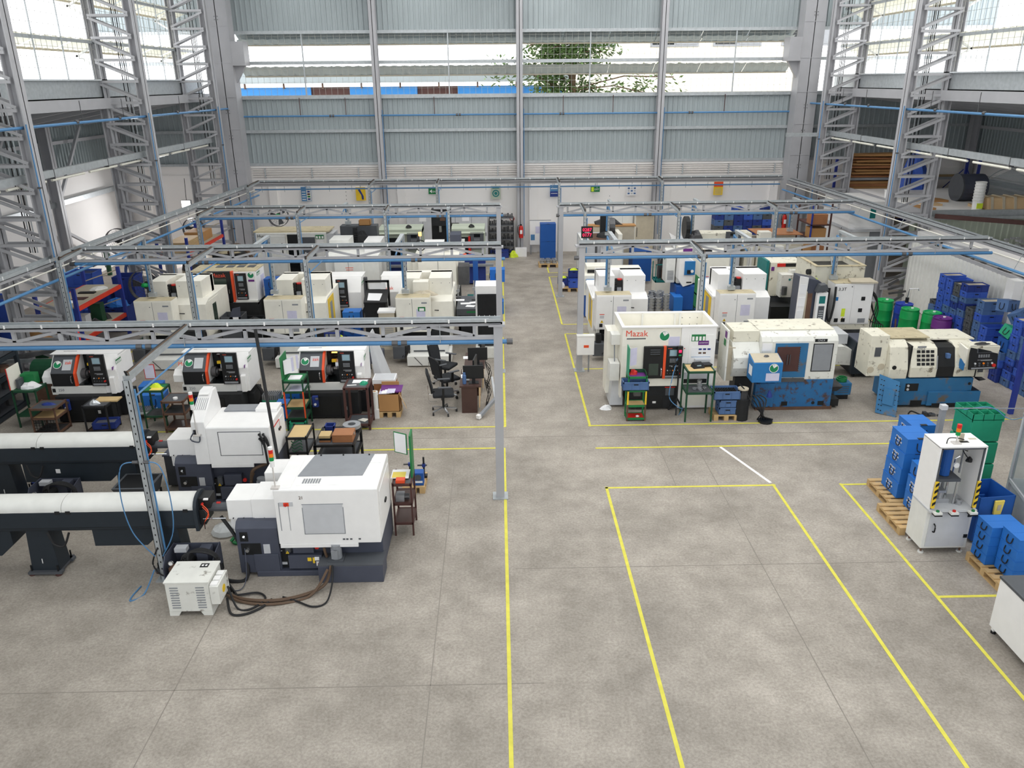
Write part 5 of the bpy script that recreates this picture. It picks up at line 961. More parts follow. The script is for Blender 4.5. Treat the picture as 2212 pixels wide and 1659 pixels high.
part('guard_handle', g_, 'chrome', R((1.04, -.09, .98), (1.04, -.02, 1.28), .02)); part('number_plate', g_, 'mgrey', B(.62, .82, .1, .104, 1.43, 1.47)); text('CNC5', .07, (.7, .085, 1.41), g_, 'mgrey', rot=(a2, 0, 0)); part('open_gap', t, 'black', P([(.0, .76), (0, 1.0), (.14, 1.42), (.3, 1.46), (.9, 1.46), (.9, .76)], 'x', 1.08, 1.5)); part('turret', t, 'cratesteel', B(1.28, 1.36, .0, .1, 1.2, 1.3)); part('right_cover', t, 'creamold', P([(-.02, .76), (-.03, 1.0), (.12, 1.42), (.3, 1.5), (.95, 1.5), (.95, .76)], 'x', 1.5, 1.98), bev=.012); part('tail_box', t, 'creamold', B(2.0, 2.26, .05, .5, .72, 1.05), bev=.015); part('tail_window', t, 'dgrey', B(2.08, 2.2, .04, .05, .84, .98)); part('tail_gap', t, 'black', B(1.97, 2.02, .0, .6, .74, 1.1)); part('roof_plate', t, 'topdirt', B(.1, 1.0, .35, 1.15, 1.58, 1.6)); part('roof_plate', t, 'creamold', B(1.0, 2.1, .45, 1.2, 1.5, 1.53)); part('chip_guard', t, 'dirtyshelf', P([(0, .0), (.0, .03), (.16, .03)], 'y', .1, .3), at=(2.2, 0, .6))
panel_face(t, .66, .54, (1.96, -.26, 1.3), (math.radians(80), 0, .06), scr='darkscreen', depth=.04, name='operator_panel', title=None)
part('panel_case', t, 'creamold', P([(-.2, 1.05), (-.24, 1.56), (.12, 1.56), (.12, 1.15)], 'x', 1.6, 2.3), bev=.008); part('panel_side_sheet', t, 'cream', H([(1.57, -.22, 1.15), (1.595, -.22, 1.15), (1.595, .1, 1.3), (1.57, .1, 1.3), (1.55, -.23, 1.5), (1.595, -.23, 1.5), (1.595, .08, 1.54), (1.55, .08, 1.54)])); part('panel_side_blue', t, 'bluepaint', B(1.58, 1.595, -.2, .0, .98, 1.2)); part('panel_top_dirt', t, 'dirtyshelf', lump(.2, .06, .06, 9, 7), at=(1.95, -.1, 1.56))
b = part('electric_cabinet', t, 'creamold', B(-.42, .0, .2, .85, .72, 1.7), bev=.01); part('cabinet_window', b, 'dgrey', B(-.3, -.16, .19, .2, 1.2, 1.42)); part('fan_vent', b, 'putty', Cy((-.34, .2, .88), (-.34, .19, .88), .08, 14)); part('fan_vent', b, 'putty', Cy((-.1, .2, .95), (-.1, .19, .95), .08, 14))
t = thing('sheet_metal_guard', 'blue louvred sheet-metal panel leaning against the cream lathe\'s blue base', 'panel', (8.72, 16.62, 0)); pn = part('sheet', t, 'bluestain', H([(-.14, -.02, 0.02), (.22, -.28, 0.0), (.23, -.25, 0), (-.13, .01, .02), (.0, .32, .82), (.36, .06, .72), (.37, .09, .72), (.01, .35, .82)])); part('raised_box', t, 'bluestain', H([(-.02, -.02, .24), (.17, -.15, .22), (.2, -.08, .24), (.0, .05, .26), (.04, .1, .58), (.23, -.03, .54), (.27, .05, .54), (.08, .18, .58)]))
for j in range(7):
    for k in (0, 1, 6, 7): c = Vector((-.1, 0, .1)).lerp(Vector((.02, .28, .72)), j / 6); e = c + Vector((.045, -.033, -.012)) * k; part('louver_slot', t, 'black', R(tuple(e + Vector((0, -.022, 0))), tuple(e + Vector((.022, -.036, -.004))), .01, .02))
t = thing('transformer_box', 'small blue transformer with coiled cable on top between the two blue machines', 'transformer', (8.15, 17.6, 0)); part('case', t, 'bluestain', B(-.2, .2, -.16, .2, .12, .42), bev=.008); part('feet', t, 'black', B(-.16, .16, -.12, .16, 0, .12)); 
for i in range(4): part('louver_slot', t, 'dgrey', B(-.12 + i * .0, .14, -.166, -.158, .18 + i * .05, .195 + i * .05))
part('cable_coil', t, 'green', Ring((0, 0, .46), .11, .03, .06, 18), Ring((.03, .02, .5), .1, .02, .03, 18))
single('floor_cable', 'dark cable running over the floor from the blue transformer to the worn white machine', 'cable', 'cable', T(Arc([(7.95, 17.6, .3), (7.85, 17.9, .03), (7.75, 18.4, .02), (7.65, 18.2, .02)], 6), .016, 6))
t = thing('floor_clutter', 'foot pedal with black cables on the floor in front of the cream lathe', 'pedal', (9.6, 16.4, 0)); part('pedal', t, 'iron', B(.1, .26, -.04, .06, 0, .05)); part('cable_coil', t, 'cable', T(Arc([(-.3, .1, .02), (-.15, .25, .02), (-.05, .05, .02), (.1, -.05, .02), (.2, .05, .05), (-.1, .0, .02), (-.2, -.05, .02)], 6), .014, 5)); part('bracket', t, 'dirtyshelf', B(-.02, .06, -.05, .05, 0, .1)); part('pedal', t, 'iron', B(.3, .46, -.06, .0, 0, .04))
# ================================================================ RIGHT FOREGROUND: press, totes, enclosure
t = thing('assembly_press', 'white open-fronted press cabinet with striped guards and signal lamp on top', 'press', (6.72, 10.86, 0))
W, D = .74, .5
part('lower_case', t, 'offwhite', B(0, W, .01, D, .1, .82), bev=.01); d = part('door', t, 'lgrey', B(.06, W - .05, -.006, .012, .14, .76), bev=.004); part('handle', d, 'black', T(Arc([(.14, -.006, .42), (.14, -.05, .44), (.14, -.05, .54), (.14, -.006, .56)], 4), .012, 6))
for z in (.3, .68): part('hinge', d, 'black', B(W - .09, W - .03, -.016, -.006, z, z + .06))
part('left_wall', t, 'white', B(0, .03, 0, D, .82, 1.9), bev=.006); part('right_wall', t, 'white', B(W - .03, W, 0, D, .82, 1.9), bev=.006); part('rear_wall', t, 'offwhite', B(.03, W - .03, D - .03, D, .82, 1.9)); part('top', t, 'white', B(0, W, 0, D, 1.88, 1.91), bev=.006); part('bench', t, 'lgrey', B(-.01, W + .01, -.06, D - .03, .8, .83)); 
for x in (.03, W - .05): part('door_rail', t, 'dgrey', B(x, x + .02, -.004, .02, .83, 1.88))
part('door_rail', t, 'dgrey', B(.03, W - .03, -.004, .02, 1.86, 1.88)); part('inner_frame', t, 'mgrey', B(.42, .45, D - .06, D - .03, .84, 1.86), B(.56, .58, .3, .32, 1.3, 1.8))
for x in (.02, W - .06):
    g_ = part('striped_guard', t, 'yellow', B(x, x + .05, -.04, -.01, .86, 1.32))
    for i in range(4): part('black_stripe', g_, 'black', P([(x, .9 + i * .11), (x + .05, .94 + i * .11), (x + .05, .99 + i * .11), (x, .95 + i * .11)], 'y', -.044, -.04))
pr = part('hydraulic_cylinder', t, 'toted', Cy((.3, .28, 1.3), (.3, .28, 1.86), .085, 16)); part('press_plate', t, 'dgrey', B(.1, .5, .12, .42, 1.24, 1.29)); 
for x, y in ((.13, .15), (.47, .15), (.13, .39), (.47, .39)): part('guide_column', t, 'chrome', Cy((x, y, .83), (x, y, 1.5 if x < .2 else 1.24), .018, 8))
part('die_set', t, 'part', B(.2, .42, .18, .36, .83, .9), Cy((.3, .27, .9), (.3, .27, 1.0), .06, 12), B(.24, .36, .2, .34, 1.0, 1.04)); part('valve_box', t, 'mgrey', B(.08, .2, .3, .4, 1.38, 1.56)); part('gauge', t, 'white', Cy((.42, .2, 1.5), (.42, .17, 1.5), .045, 12)); part('pipe', t, 'chrome', T([(.46, .3, 1.3), (.46, .3, 1.55), (.52, .3, 1.6)], .014, 6)); part('switch', t, 'orange', B(.1, .16, .29, .3, 1.46, 1.5)); part('camera_bracket', t, 'black', lump(.05, .05, .09, 8, 3), at=(.62, .2, 1.55)); part('cable', t, 'cable', T(Arc([(.6, .2, 1.6), (.55, .3, 1.7), (.66, .35, 1.66)], 5), .008, 5))
wheel_part('silver hub standing on the bench inside the white press', (7.27, 11.0, .83), .05, .09)
for x, m in ((.1, 'green'), (.36, 'red'), (.66, 'green')): b = part('button_box', t, 'offwhite', B(x - .06, x + .06, -.14, -.05, .79, .83), bev=.004); part('button', b, m, Cy((x, -.095, .83), (x, -.095, .855), .025, 10)); part('box_base', b, 'black', B(x - .06, x + .06, -.145, -.05, .77, .79))
for x in (.05, W - .06):
    for y in (.06, D - .06): f = part('levelling_foot', t, 'offwhite', Cy((x, y, 0), (x, y, .025), .045, 12)); part('foot_stud', f, 'rust', Cy((x, y, .025), (x, y, .1), .016, 8))
lamp_stack(t, .3, .12, 1.91, .14, white=False); part('top_bracket', t, 'putty', B(.4, .46, .2, .24, 1.91, 2.03)); part('top_hole', t, 'black', B(.36, .52, .14, .2, 1.91, 1.914)); part('tape_mark', t, 'putty', B(.58, .7, .25, .3, 1.91, 1.913)); part('top_cable', t, 'cable', T(Arc([(.14, .1, 1.92), (.2, .16, 1.98), (.32, .14, 1.99), (.44, .16, 1.95)], 5), .008, 5))
# totes left of the press
pallet('pale pallet under the tall stack of printed blue boxes left of the press', (7.25, 12.75, 0), .72, .9); pallet('pale pallet in front of the other one, under the low blue boxes', (7.02, 11.85, 0), .72, .85)
WD = ('MIDLAND', 'NEW DELHI', '(P) LTD')
for i in range(4): tote(('bottom', 'second', 'third', 'topmost')[i] + ' printed blue box in the tall stack left of the press', (7.3 + i * .01, 12.72, .14 + i * .29), .48, .58, .29, 'tote', words=WD if 1 else None, group='printed blue boxes on the rear pallet')
tote('printed blue box standing on a hidden pile behind the tall stack', (7.72, 13.35, .92), .44, .5, .34, 'tote', words=WD); tote('blue box under the printed box behind the tall stack', (7.72, 13.35, .14), .46, .5, .78, 'tote')
pallet('pallet at the rear under the highest blue box behind the press', (7.78, 13.35, 0), .6, .6)
for i in range(2): tote(('lower', 'upper')[i] + ' blue box on the front pallet half hidden by the press', (7.3, 12.0, .14 + i * .3), .42, .46, .3, 'tote', words=WD)
tote('small blue box on top of the two boxes half hidden by the press', (7.34, 12.08, .74), .4, .42, .24, 'tote')
# green net cage, deep blue bin, yellow pouch
t = thing('green_cage', 'tall green divided crate stack wrapped in net behind the press', 'crate', (8.35, 12.6, 0)); 
for i in range(4): part('tier', t, 'crategreen', B(-.3 + i * .012, .3 - i * .012, -.28, .28, .02 + i * .42, .42 + i * .42), bev=.02)
part('top_rim', t, 'dgreen', B(-.27, .27, -.28, .28, 1.69, 1.7)); part('divider', t, 'crategreen', *[B(-.27, .27, -.28 + i * .187, -.27 + i * .187, 1.66, 1.8) for i in range(4)], *[B(-.27 + i * .18, -.26 + i * .18, -.28, .28, 1.66, 1.8) for i in range(4)])
single('air_tube', 'thin blue tube looping over the green crate stack to the grey enclosure', 'hose', 'pipeblue', T(Arc([(8.0, 12.5, 1.82), (8.2, 12.3, 1.95), (8.35, 12.2, 1.95), (8.6, 12.1, 1.8), (8.9, 11.9, 2.0)], 6), .008, 5))
t = thing('deep_bin', 'deep blue plastic bin open at the top right of the press', 'bin', (7.95, 11.45, 0), .1)
part('wall', t, 'toted', *tray(-.28, .34, -.3, .3, .5, .86, .012)); part('partition', t, 'toted', B(-.27, -.05, -.1, -.09, .55, .8)); part('under_box', t, 'toted', B(-.27, .33, -.29, .29, .05, .49), bev=.006)
t = thing('yellow_pouch', 'yellow pouch hanging on the rim of the deep blue bin', 'pouch', (8.02, 11.12, .56), .1); part('pouch', t, 'paperyel', H([(-.07, -.02, 0), (.06, -.02, 0), (.06, .02, 0), (-.07, .02, 0), (-.08, -.015, .25), (.09, -.015, .25), (.09, .015, .25), (-.08, .015, .25)]), bev=.01); part('print', t, 'putty', B(-.03, .03, -.025, -.02, .08, .18))
pallet('brown pallet under the stacked blue boxes in front of the press\'s right side', (7.78, 10.25, 0), .8, .9)
for i in range(4): tote(('bottom', 'second', 'third', 'topmost')[i] + ' blue box with webbing handle in the left stack on the brown pallet', (7.68, 10.5, .145 + i * .165), .5, .38, .165, 'tote', group='blue boxes in the left stack')
for i in range(4): tote(('bottom', 'second', 'third', 'topmost')[i] + ' printed blue box in the right stack on the brown pallet', (7.82, 10.08, .145 + i * .17), .5, .42, .17 if i < 3 else .2, 'tote', group='blue boxes in the right stack')
for o in [o for o in bpy.data.objects if o.get('group') == 'blue boxes in the right stack'][:3]:
    for i, w in enumerate(WD[:2]): text(w, .04, (.06, -.218, .12 - .05 * i), o, 'white')
t = thing('bench_cabinet', 'white cabinet with black top at the right edge near the camera', 'cabinet', (6.72, 7.5, 0)); part('case', t, 'white', B(0, .9, 0, 1.45, .1, .86), bev=.008); part('top', t, 'dgrey', B(-.01, .91, -.01, 1.46, .86, .9), bev=.004); 
for x in (.05, .85):
    for y in (.05, 1.4): part('levelling_foot', t, 'black', Cy((x, y, 0), (x, y, .04), .035, 10)); part('leg', t, 'white', B(x - .025, x + .025, y - .025, y + .025, .03, .12))
t = thing('guard_enclosure', 'grey framed machine enclosure with glazed panels at the right edge', 'machine', (8.45, 11.05, 0), -.25)
part('base_case', t, 'lgrey', B(.05, 1.2, .0, 1.0, .05, .75), bev=.008); part('frame_post', t, 'lgrey', B(0, .06, -.03, .03, .05, 1.95)); part('frame_post', t, 'lgrey', B(0, .06, .9, .96, .05, 1.95)); part('frame_post', t, 'lgrey', B(1.0, 1.06, -.03, .03, .05, 1.95)); part('frame_rail', t, 'lgrey', B(0, 1.06, -.03, .03, 1.9, 1.96)); part('frame_rail', t, 'lgrey', B(0, .06, 0, .96, 1.9, 1.96)); part('frame_rail', t, 'lgrey', B(0, 1.06, -.03, .03, 1.56, 1.62)); part('frame_rail', t, 'lgrey', B(0, 1.06, -.03, .03, .72, .78)); part('frame_rail', t, 'lgrey', B(0, .06, 0, .96, .72, .78))
part('glazing', t, 'pane', B(.06, 1.0, -.01, 0, .78, 1.56)); part('glazing', t, 'pane', B(.06, 1.0, -.01, 0, 1.62, 1.9)); part('side_glazing', t, 'pane', B(.02, .03, .05, .9, .78, 1.9)); part('inner_machine', t, 'mgrey', B(.2, .95, .25, .85, .75, 1.5), bev=.02); part('roof_panel', t, 'lgrey', B(0, 1.06, 0, .96, 1.96, 1.98)); part('handle', t, 'black', T(Arc([(.55, -.03, 1.0), (.55, -.09, 1.03), (.55, -.09, 1.15), (.55, -.03, 1.18)], 4), .014, 6))
for z in (.85, 1.3, 1.68, 1.85): part('hinge', t, 'black', B(-.012, .05, -.045, -.03, z, z + .06))
single('lever_stand', 'thin grey lever bar reaching over from behind the press to the enclosure', 'bar', 'mgrey', R((7.55, 12.35, 1.92), (8.9, 12.2, 1.95), .014)); t = thing('bracket_post', 'small grey post behind the press carrying the thin lever bar', 'post', (7.55, 12.35, 0)); part('post', t, 'mgrey', B(-.04, .04, -.04, .04, 0, 1.9)); part('cap', t, 'lgrey', B(-.05, .05, -.05, .05, 1.9, 1.98))
t = thing('pallet_rack', 'blue upright of a pallet rack at the right edge beyond the enclosure', 'rack', (11.62, 15.45, 0)); part('upright', t, 'rackblue', B(-.05, .05, -.04, .04, 0, 3.2)); part('upright', t, 'rackblue', B(-.05, .05, .96, 1.04, 0, 3.2)); part('upright', t, 'rackblue', B(2.0, 2.1, -.04, .04, 0, 3.2))
for i in range(20): part('slot_hole', t, 'black', B(.0, .03, -.045, -.04, .2 + i * .1, .26 + i * .1))
part('brace', t, 'rackblue', R((0, 0, .4), (0, 1, 1.2), .03)); part('brace', t, 'rackblue', R((0, 1, 1.2), (0, 0, 2.0), .03)); part('beam', t, 'rackred', B(.05, 2.0, -.03, .03, 1.8, 1.9)); part('foot', t, 'rackblue', B(-.08, .08, -.08, .08, 0, .02))
# ================================================================ THIRD ROW: tall machining centres, backs to the camera
def vmc(label, x, yellow=True, w=1.0, m='cream', flip=False, ew=1.72):
    t = thing('machining_centre', label, 'machine', (x, 20.8, 0)); s = -1 if flip else 1
    part('machine_base', t, 'offwhite', B(.05, ew - .07, .5, 2.3, .1, .75), bev=.01); part('enclosure', t, m, P([(.5, .6), (.5, 1.52), (.8, 1.62), (2.4, 1.62), (2.4, .5)], 'x', -.02, ew), bev=.01)
    c = part('electrical_cabinet', t, m, B(0, w, 0, .45, .8, 1.76), bev=.008); 
    part('cabinet_door', c, m, B(.015, w * .48, -.012, 0, .83, 1.73), bev=.003); part('cabinet_door', c, m, B(w * .49, w - .015, -.012, 0, .83, 1.73), bev=.003)
    part('door_gap_shade', c, 'dgrey', B(w * .478, w * .492, -.004, 0, .83, 1.73))  # dark strip between the doors, its colour stands for shade in the gap
    part('lock', c, 'dgrey', Cy((w * .42, -.012, 1.6), (w * .42, -.02, 1.6), .012, 8)); part('name_plate', c, 'mgrey', B(w * .76, w * .92, -.015, -.012, 1.6, 1.64)); part('notice', c, 'paperlil', B(w * .6, w * .86, -.015, -.012, 1.15, 1.45)); part('red_notice', c, 'mazred', B(w * .1, w * .24, -.015, -.012, 1.22, 1.24)); part('small_print', c, 'lgrey', B(w * .11, w * .23, -.015, -.012, 1.12, 1.2)); warn(c, w * .17, -.014, 1.03, .045)
    part('breaker_handle', c, 'black', B(w * .1, w * .19, -.04, -.012, .88, .97)); part('filter_grille', c, 'mgrey', B(w * .72, w * .88, -.016, -.012, .86, 1.0)); part('roof_dust', c, 'topdirt', B(.0, w, .02, .44, 1.76, 1.765))
    part('left_hood', t, m, B(.15, .6, .85, 1.75, 1.6, 2.1), bev=.01); part('right_hood', t, m, B(.85, ew - .04 if ew < 1.6 else 1.55, .85, 1.8, 1.2, 2.1), bev=.01); part('rear_hood', t, m, B(.15, min(1.55, ew - .04), 1.6, 1.85, 1.6, 2.1), bev=.01)
    for i in range(3):
        for k in (0, 1, 3): part('hood_screw', t, 'dgrey', Cy((.95 + i * .24, .85, 1.3 + k * .22), (.95 + i * .24, .842, 1.3 + k * .22), .01, 6))
    mt = part('spindle_motor', t, 'black', B(.66, .84, .95, 1.2, 1.5, 1.95), bev=.02); part('fan_cap', mt, 'red', Cy((.75, 1.0, 1.95), (.75, 1.0, 1.98), .08, 12)); part('motor_box', mt, 'mgrey', B(.68, .8, .88, .96, 1.6, 1.75)); part('drag_chain', t, 'black', *[B(.6, .68, .9, 1.0, 1.45 + i * .08, 1.51 + i * .08) for i in range(7)], kind='stuff')
    part('plug', t, 'black', B(1.2, 1.32, .8, .86, 1.42, 1.52)); part('conduit', t, 'cable', T(Arc([(1.26, .8, 1.42), (1.24, .72, 1.2), (1.1, .55, .95), (1.06, .4, .7)], 6), .035, 7)); part('conduit', t, 'cable', T(Arc([(1.45, .84, 1.3), (1.2, .6, 1.25), (1.02, .4, 1.3)], 6), .014, 6)); part('cable_port', t, 'black', Cy((1.45, .85, 1.35), (1.45, .84, 1.35), .035, 10))
    for sx, (a, b) in (('left', (-.03, -.02)), ('right', (ew, ew + .01))):
        d = part('side_door', t, 'yellow' if yellow else m, B(a, b, .75, 1.55, .62, 1.55), bev=.003); part('side_window', d, 'glass' if not yellow else 'mgrey', B(a - .004, b + .004, 1.0, 1.3, .75, 1.4), bev=.002)
    part('side_cap', t, 'white', H([(-.06, .5, 1.5), (.1, .5, 1.5), (.1, 2.2, 1.58), (-.06, 2.2, 1.58), (-.06, .5, 1.56), (.1, .5, 1.56), (.1, 2.2, 1.64), (-.06, 2.2, 1.64)])); part('loose_parts', t, 'iron', lump(.3, .12, .1, 9, int(x * 7) % 50), at=(.45, .65, 1.62))
    k = part('chip_tank', t, 'offwhite', B(.3, 1.48, -.6, .3, .03, .3), bev=.008); part('conveyor', k, 'offwhite', B(.35, 1.4, -.25, .2, .3, .55), bev=.008); part('tank_gap', k, 'dgrey', B(.45, 1.3, -.26, -.25, .32, .36)); part('tank_strap', k, 'black', R((.5, -.605, .28), (.7, -.605, .05), .012))
    part('coolant_pump', t, 'dgrey', B(-.1, .22, -.35, -.05, .15, .5), bev=.01); part('pump_motor', t, 'blackmatt', Cy((.06, -.2, .5), (.06, -.2, .75), .08, 12)); part('hose_mass', t, 'cable', *[T(Arc([(.2 + .04 * i, -.1, .7), (.26 + .03 * i, -.28, .45), (.15 + .06 * i, -.35, .2)], 5), .016, 5) for i in range(4)], kind='stuff'); part('cabinet_leg', t, 'offwhite', B(.05, .12, .1, .3, .3, .8)); part('cabinet_leg', t, 'offwhite', B(w - .12, w - .05, .1, .3, .3, .8)); part('dark_undercarriage', t, 'blackmatt', B(.1, ew - .1, .35, .5, .2, .8))
    return t
vmc('leftmost tall machining centre, cream cabinets facing the camera, behind the middle and left small lathes', -9.8, yellow=False)
vmc('tall machining centre with yellow side door on the left of the aisle', -6.33, ew=1.55)
t3 = vmc('cream machining centre with green sticker and sacking behind the desk chairs', -2.8, yellow=False, w=.92, ew=1.5)
green_signs(t3, (.7, -.016, 1.45), .2, .12, 1); part('sacking', t3, 'putty', lump(.35, .2, .12, 10, 5), at=(.75, .55, 1.7)); part('front_hood', t3, 'cream', B(.42, .85, .62, .95, 1.6, 2.05), bev=.01); part('side_cabinet', t3, 'putty', B(-.48, -.05, .0, .35, .3, 1.35), bev=.006); part('side_cabinet_top', t3, 'white', B(-.5, -.03, -.02, .37, 1.35, 1.4)); part('filter_louver', t3, 'mgrey', *[B(-.44, -.1, -.006, .0, .4 + i * .05, .42 + i * .05) for i in range(12)], kind='stuff'); part('thick_hose', t3, 'black', T(Arc([(1.35, .84, 1.4), (1.42, .8, 1.0), (1.2, .7, .85), (1.0, .5, .8)], 6), .045, 8))
vmc('cream machining centre with yellow side door, next to the aisle on the right', 2.63, w=.95, m='white', ew=1.5); vmc('cream machining centre with yellow side door, second from the aisle on the right', 5.98, w=.98, m='white', ew=1.55)
# tall 3.3T machine
t = thing('machining_centre', 'tall dusty machining centre marked 3.3T with open dark roof and slanted grey door', 'machine', (8.95, 20.5, 0))
part('base', t, 'creamold', B(-.15, 1.15, .0, 1.9, .05, .95), bev=.01); part('base_recess', t, 'dirtyshelf', B(.05, .95, -.01, .02, .55, .8)); c = part('electrical_cabinet', t, 'white', B(.0, 1.04, -.02, .5, .95, 2.08), bev=.008); part('cabinet_door', c, 'white', B(.02, .5, -.034, -.02, .98, 2.05), bev=.003); part('cabinet_door', c, 'white', B(.51, 1.02, -.034, -.02, .98, 2.05), bev=.003); text('3.3T', .12, (.2, -.038, 1.93), c, 'black'); part('blue_sticker', c, 'bluepaint', B(.02, .12, -.038, -.034, 1.62, 1.72)); part('yellow_note', c, 'hivis', B(.25, .35, -.038, -.034, 1.18, 1.4)); warn(c, .3, -.036, 1.12, .05)
for x, z in ((.08, 1.03), (.27, 1.03), (.7, 1.3), (.74, 1.62)): part('switch', c, 'black', B(x, x + .1, -.05, -.034, z, z + .1))
part('filter_grille', c, 'mgrey', B(.72, .92, -.04, -.034, 1.0, 1.12)); part('lock', c, 'dgrey', Cy((.45, -.034, 2.0), (.45, -.045, 2.0), .015, 8)); part('cabinet_top', c, 'topdirt', B(-.01, 1.05, -.02, .5, 2.08, 2.09)); part('loose_lid', c, 'putty', H([(.4, -.05, 2.09), (1.1, -.1, 2.09), (1.05, .3, 2.12), (.45, .3, 2.12), (.4, -.05, 2.13), (1.1, -.1, 2.13), (1.05, .3, 2.16), (.45, .3, 2.16)]))
part('upper_wall', t, 'creamold', B(-.3, 1.0, .55, .6, .95, 2.42)); part('upper_wall', t, 'creamold', B(-.35, -.3, .55, 2.0, .95, 2.42)); part('upper_wall', t, 'creamold', B(.95, 1.0, .6, 2.0, .95, 2.42)); part('upper_wall', t, 'creamold', B(-.3, 1.0, 1.95, 2.0, .95, 2.42)); part('roof_frame', t, 'topdirt', B(-.37, 1.02, .53, .64, 2.42, 2.44), B(-.37, 1.02, 1.92, 2.02, 2.42, 2.44), B(-.37, -.27, .64, 1.92, 2.42, 2.44), B(.92, 1.02, .64, 1.92, 2.42, 2.44)); part('roof_bar', t, 'mgrey', R((.1, .6, 2.43), (.6, 1.95, 2.43), .03)); part('inside_shade', t, 'black', B(-.3, .95, .6, 1.95, 2.24, 2.26)); part('exhaust_port', t, 'black', Cy((-.36, .9, 2.2), (-.44, .88, 2.2), .08, 12)); part('handle', t, 'putty', T(Arc([(-.36, .62, 1.95), (-.42, .6, 1.98), (-.42, .75, 1.98), (-.36, .75, 1.95)], 4), .014, 5))  # black sheet set high inside, its colour stands for shade in the open top
part('front_door', t, 'slate', P([(-1.0, .3), (-.15, .1), (-.15, 1.95), (-.5, 2.2), (-1.0, 2.3)], 'y', -.1, .4), bev=.01); part('white_panel', t, 'white', P([(-1.02, .3), (-.85, .3), (-.78, 2.28), (-1.0, 2.32)], 'y', -.14, -.08), bev=.004)
for z0, z1 in ((.55, .95), (1.1, 1.4), (1.5, 1.75), (1.85, 2.1)): part('paper_sheet', t, 'paper', B(-.99, -.83, -.15, -.14, z0, z1))
part('door_window', t, 'rust', B(-.76, -.62, -.112, -.1, .95, 1.85)); part('window_trim', t, 'putty', B(-.8, -.76, -.12, -.1, .9, 1.9)); pd = part('pendant', t, 'white', B(-.56, -.28, -.3, -.16, .82, 1.92), bev=.01); part('pendant_screen', pd, 'teal', B(-.5, -.34, -.304, -.3, 1.62, 1.82)); part('pendant_keys', pd, 'dgrey', B(-.5, -.34, -.304, -.3, 1.05, 1.55)); part('key_row', pd, 'lgrey', *[B(-.47 + (i % 3) * .04, -.445 + (i % 3) * .04, -.308, -.304, 1.1 + (i // 3) * .06, 1.13 + (i // 3) * .06) for i in range(18)], kind='stuff'); part('pendant_head', t, 'dgrey', P([(-.6, 1.92), (-.3, 1.98), (-.36, 2.14), (-.52, 2.12)], 'y', -.35, -.12)); part('pendant_cable', t, 'cable', T(Arc([(-.2, -.15, 2.0), (-.22, -.2, 1.4), (-.12, -.2, 1.1), (-.03, -.15, 1.5), (.02, -.02, 2.0)], 6), .03, 7)); part('cable_mass', t, 'cable', *[T(Arc([(1.02, .1 + .05 * i, 1.9), (1.2 + .05 * (i % 3), .05 * i, 1.6 - .1 * i), (1.1 + .06 * i, 0, .9), (1.3, -.1, .5)], 5), .014, 5) for i in range(7)], kind='stuff'); part('hivis_cloth', t, 'hivis', lump(.08, .1, .06, 7, 2), at=(-.35, .5, 2.05))
t = thing('chip_conveyor', 'white chute and dark bin between the worn white machine and the cream lathe', 'conveyor', (8.35, 19.0, 0)); part('chute', t, 'whiteold', P([(.0, .35), (.68, .3), (.62, .72), (.4, .82), (.0, .82)], 'y', .0, .6), bev=.008); part('duct', t, 'lgrey', B(-.1, .55, .2, .9, .82, 1.08)); b = part('dark_bin', t, 'navyblack', P([(.62, .1), (1.25, .1), (1.3, .72), (1.2, .95), (.66, .95), (.6, .7)], 'y', -.1, .6), bev=.01); part('bin_lid', b, 'slate', B(.66, 1.26, -.14, .62, .95, .98)); part('label', b, 'white', B(.85, .94, -.105, -.1, .76, .82)); part('caster', t, 'black', Cy((.7, .0, .05), (.75, .0, .05), .05, 8)); part('caster', t, 'black', Cy((1.15, .0, .05), (1.2, .0, .05), .05, 8)); part('leg', t, 'blackmatt', B(.1, .16, .1, .16, 0, .4)); part('leg', t, 'blackmatt', B(.1, .16, .5, .56, 0, .82))
t = thing('junction_box', 'white electrical box with orange warning label on the aisle post of the right frame', 'box', (2.22, 19.6, .52)); part('case', t, 'white', B(-.22, .22, -.12, .06, 0, .5), bev=.006); part('label', t, 'orange', B(-.05, .08, -.124, -.12, .2, .27)); part('lid_lip', t, 'offwhite', B(-.23, .23, -.13, .07, .5, .52)); part('conduit', t, 'mgrey', Cy((.1, 0, -.5), (.1, 0, 0), .02, 6))
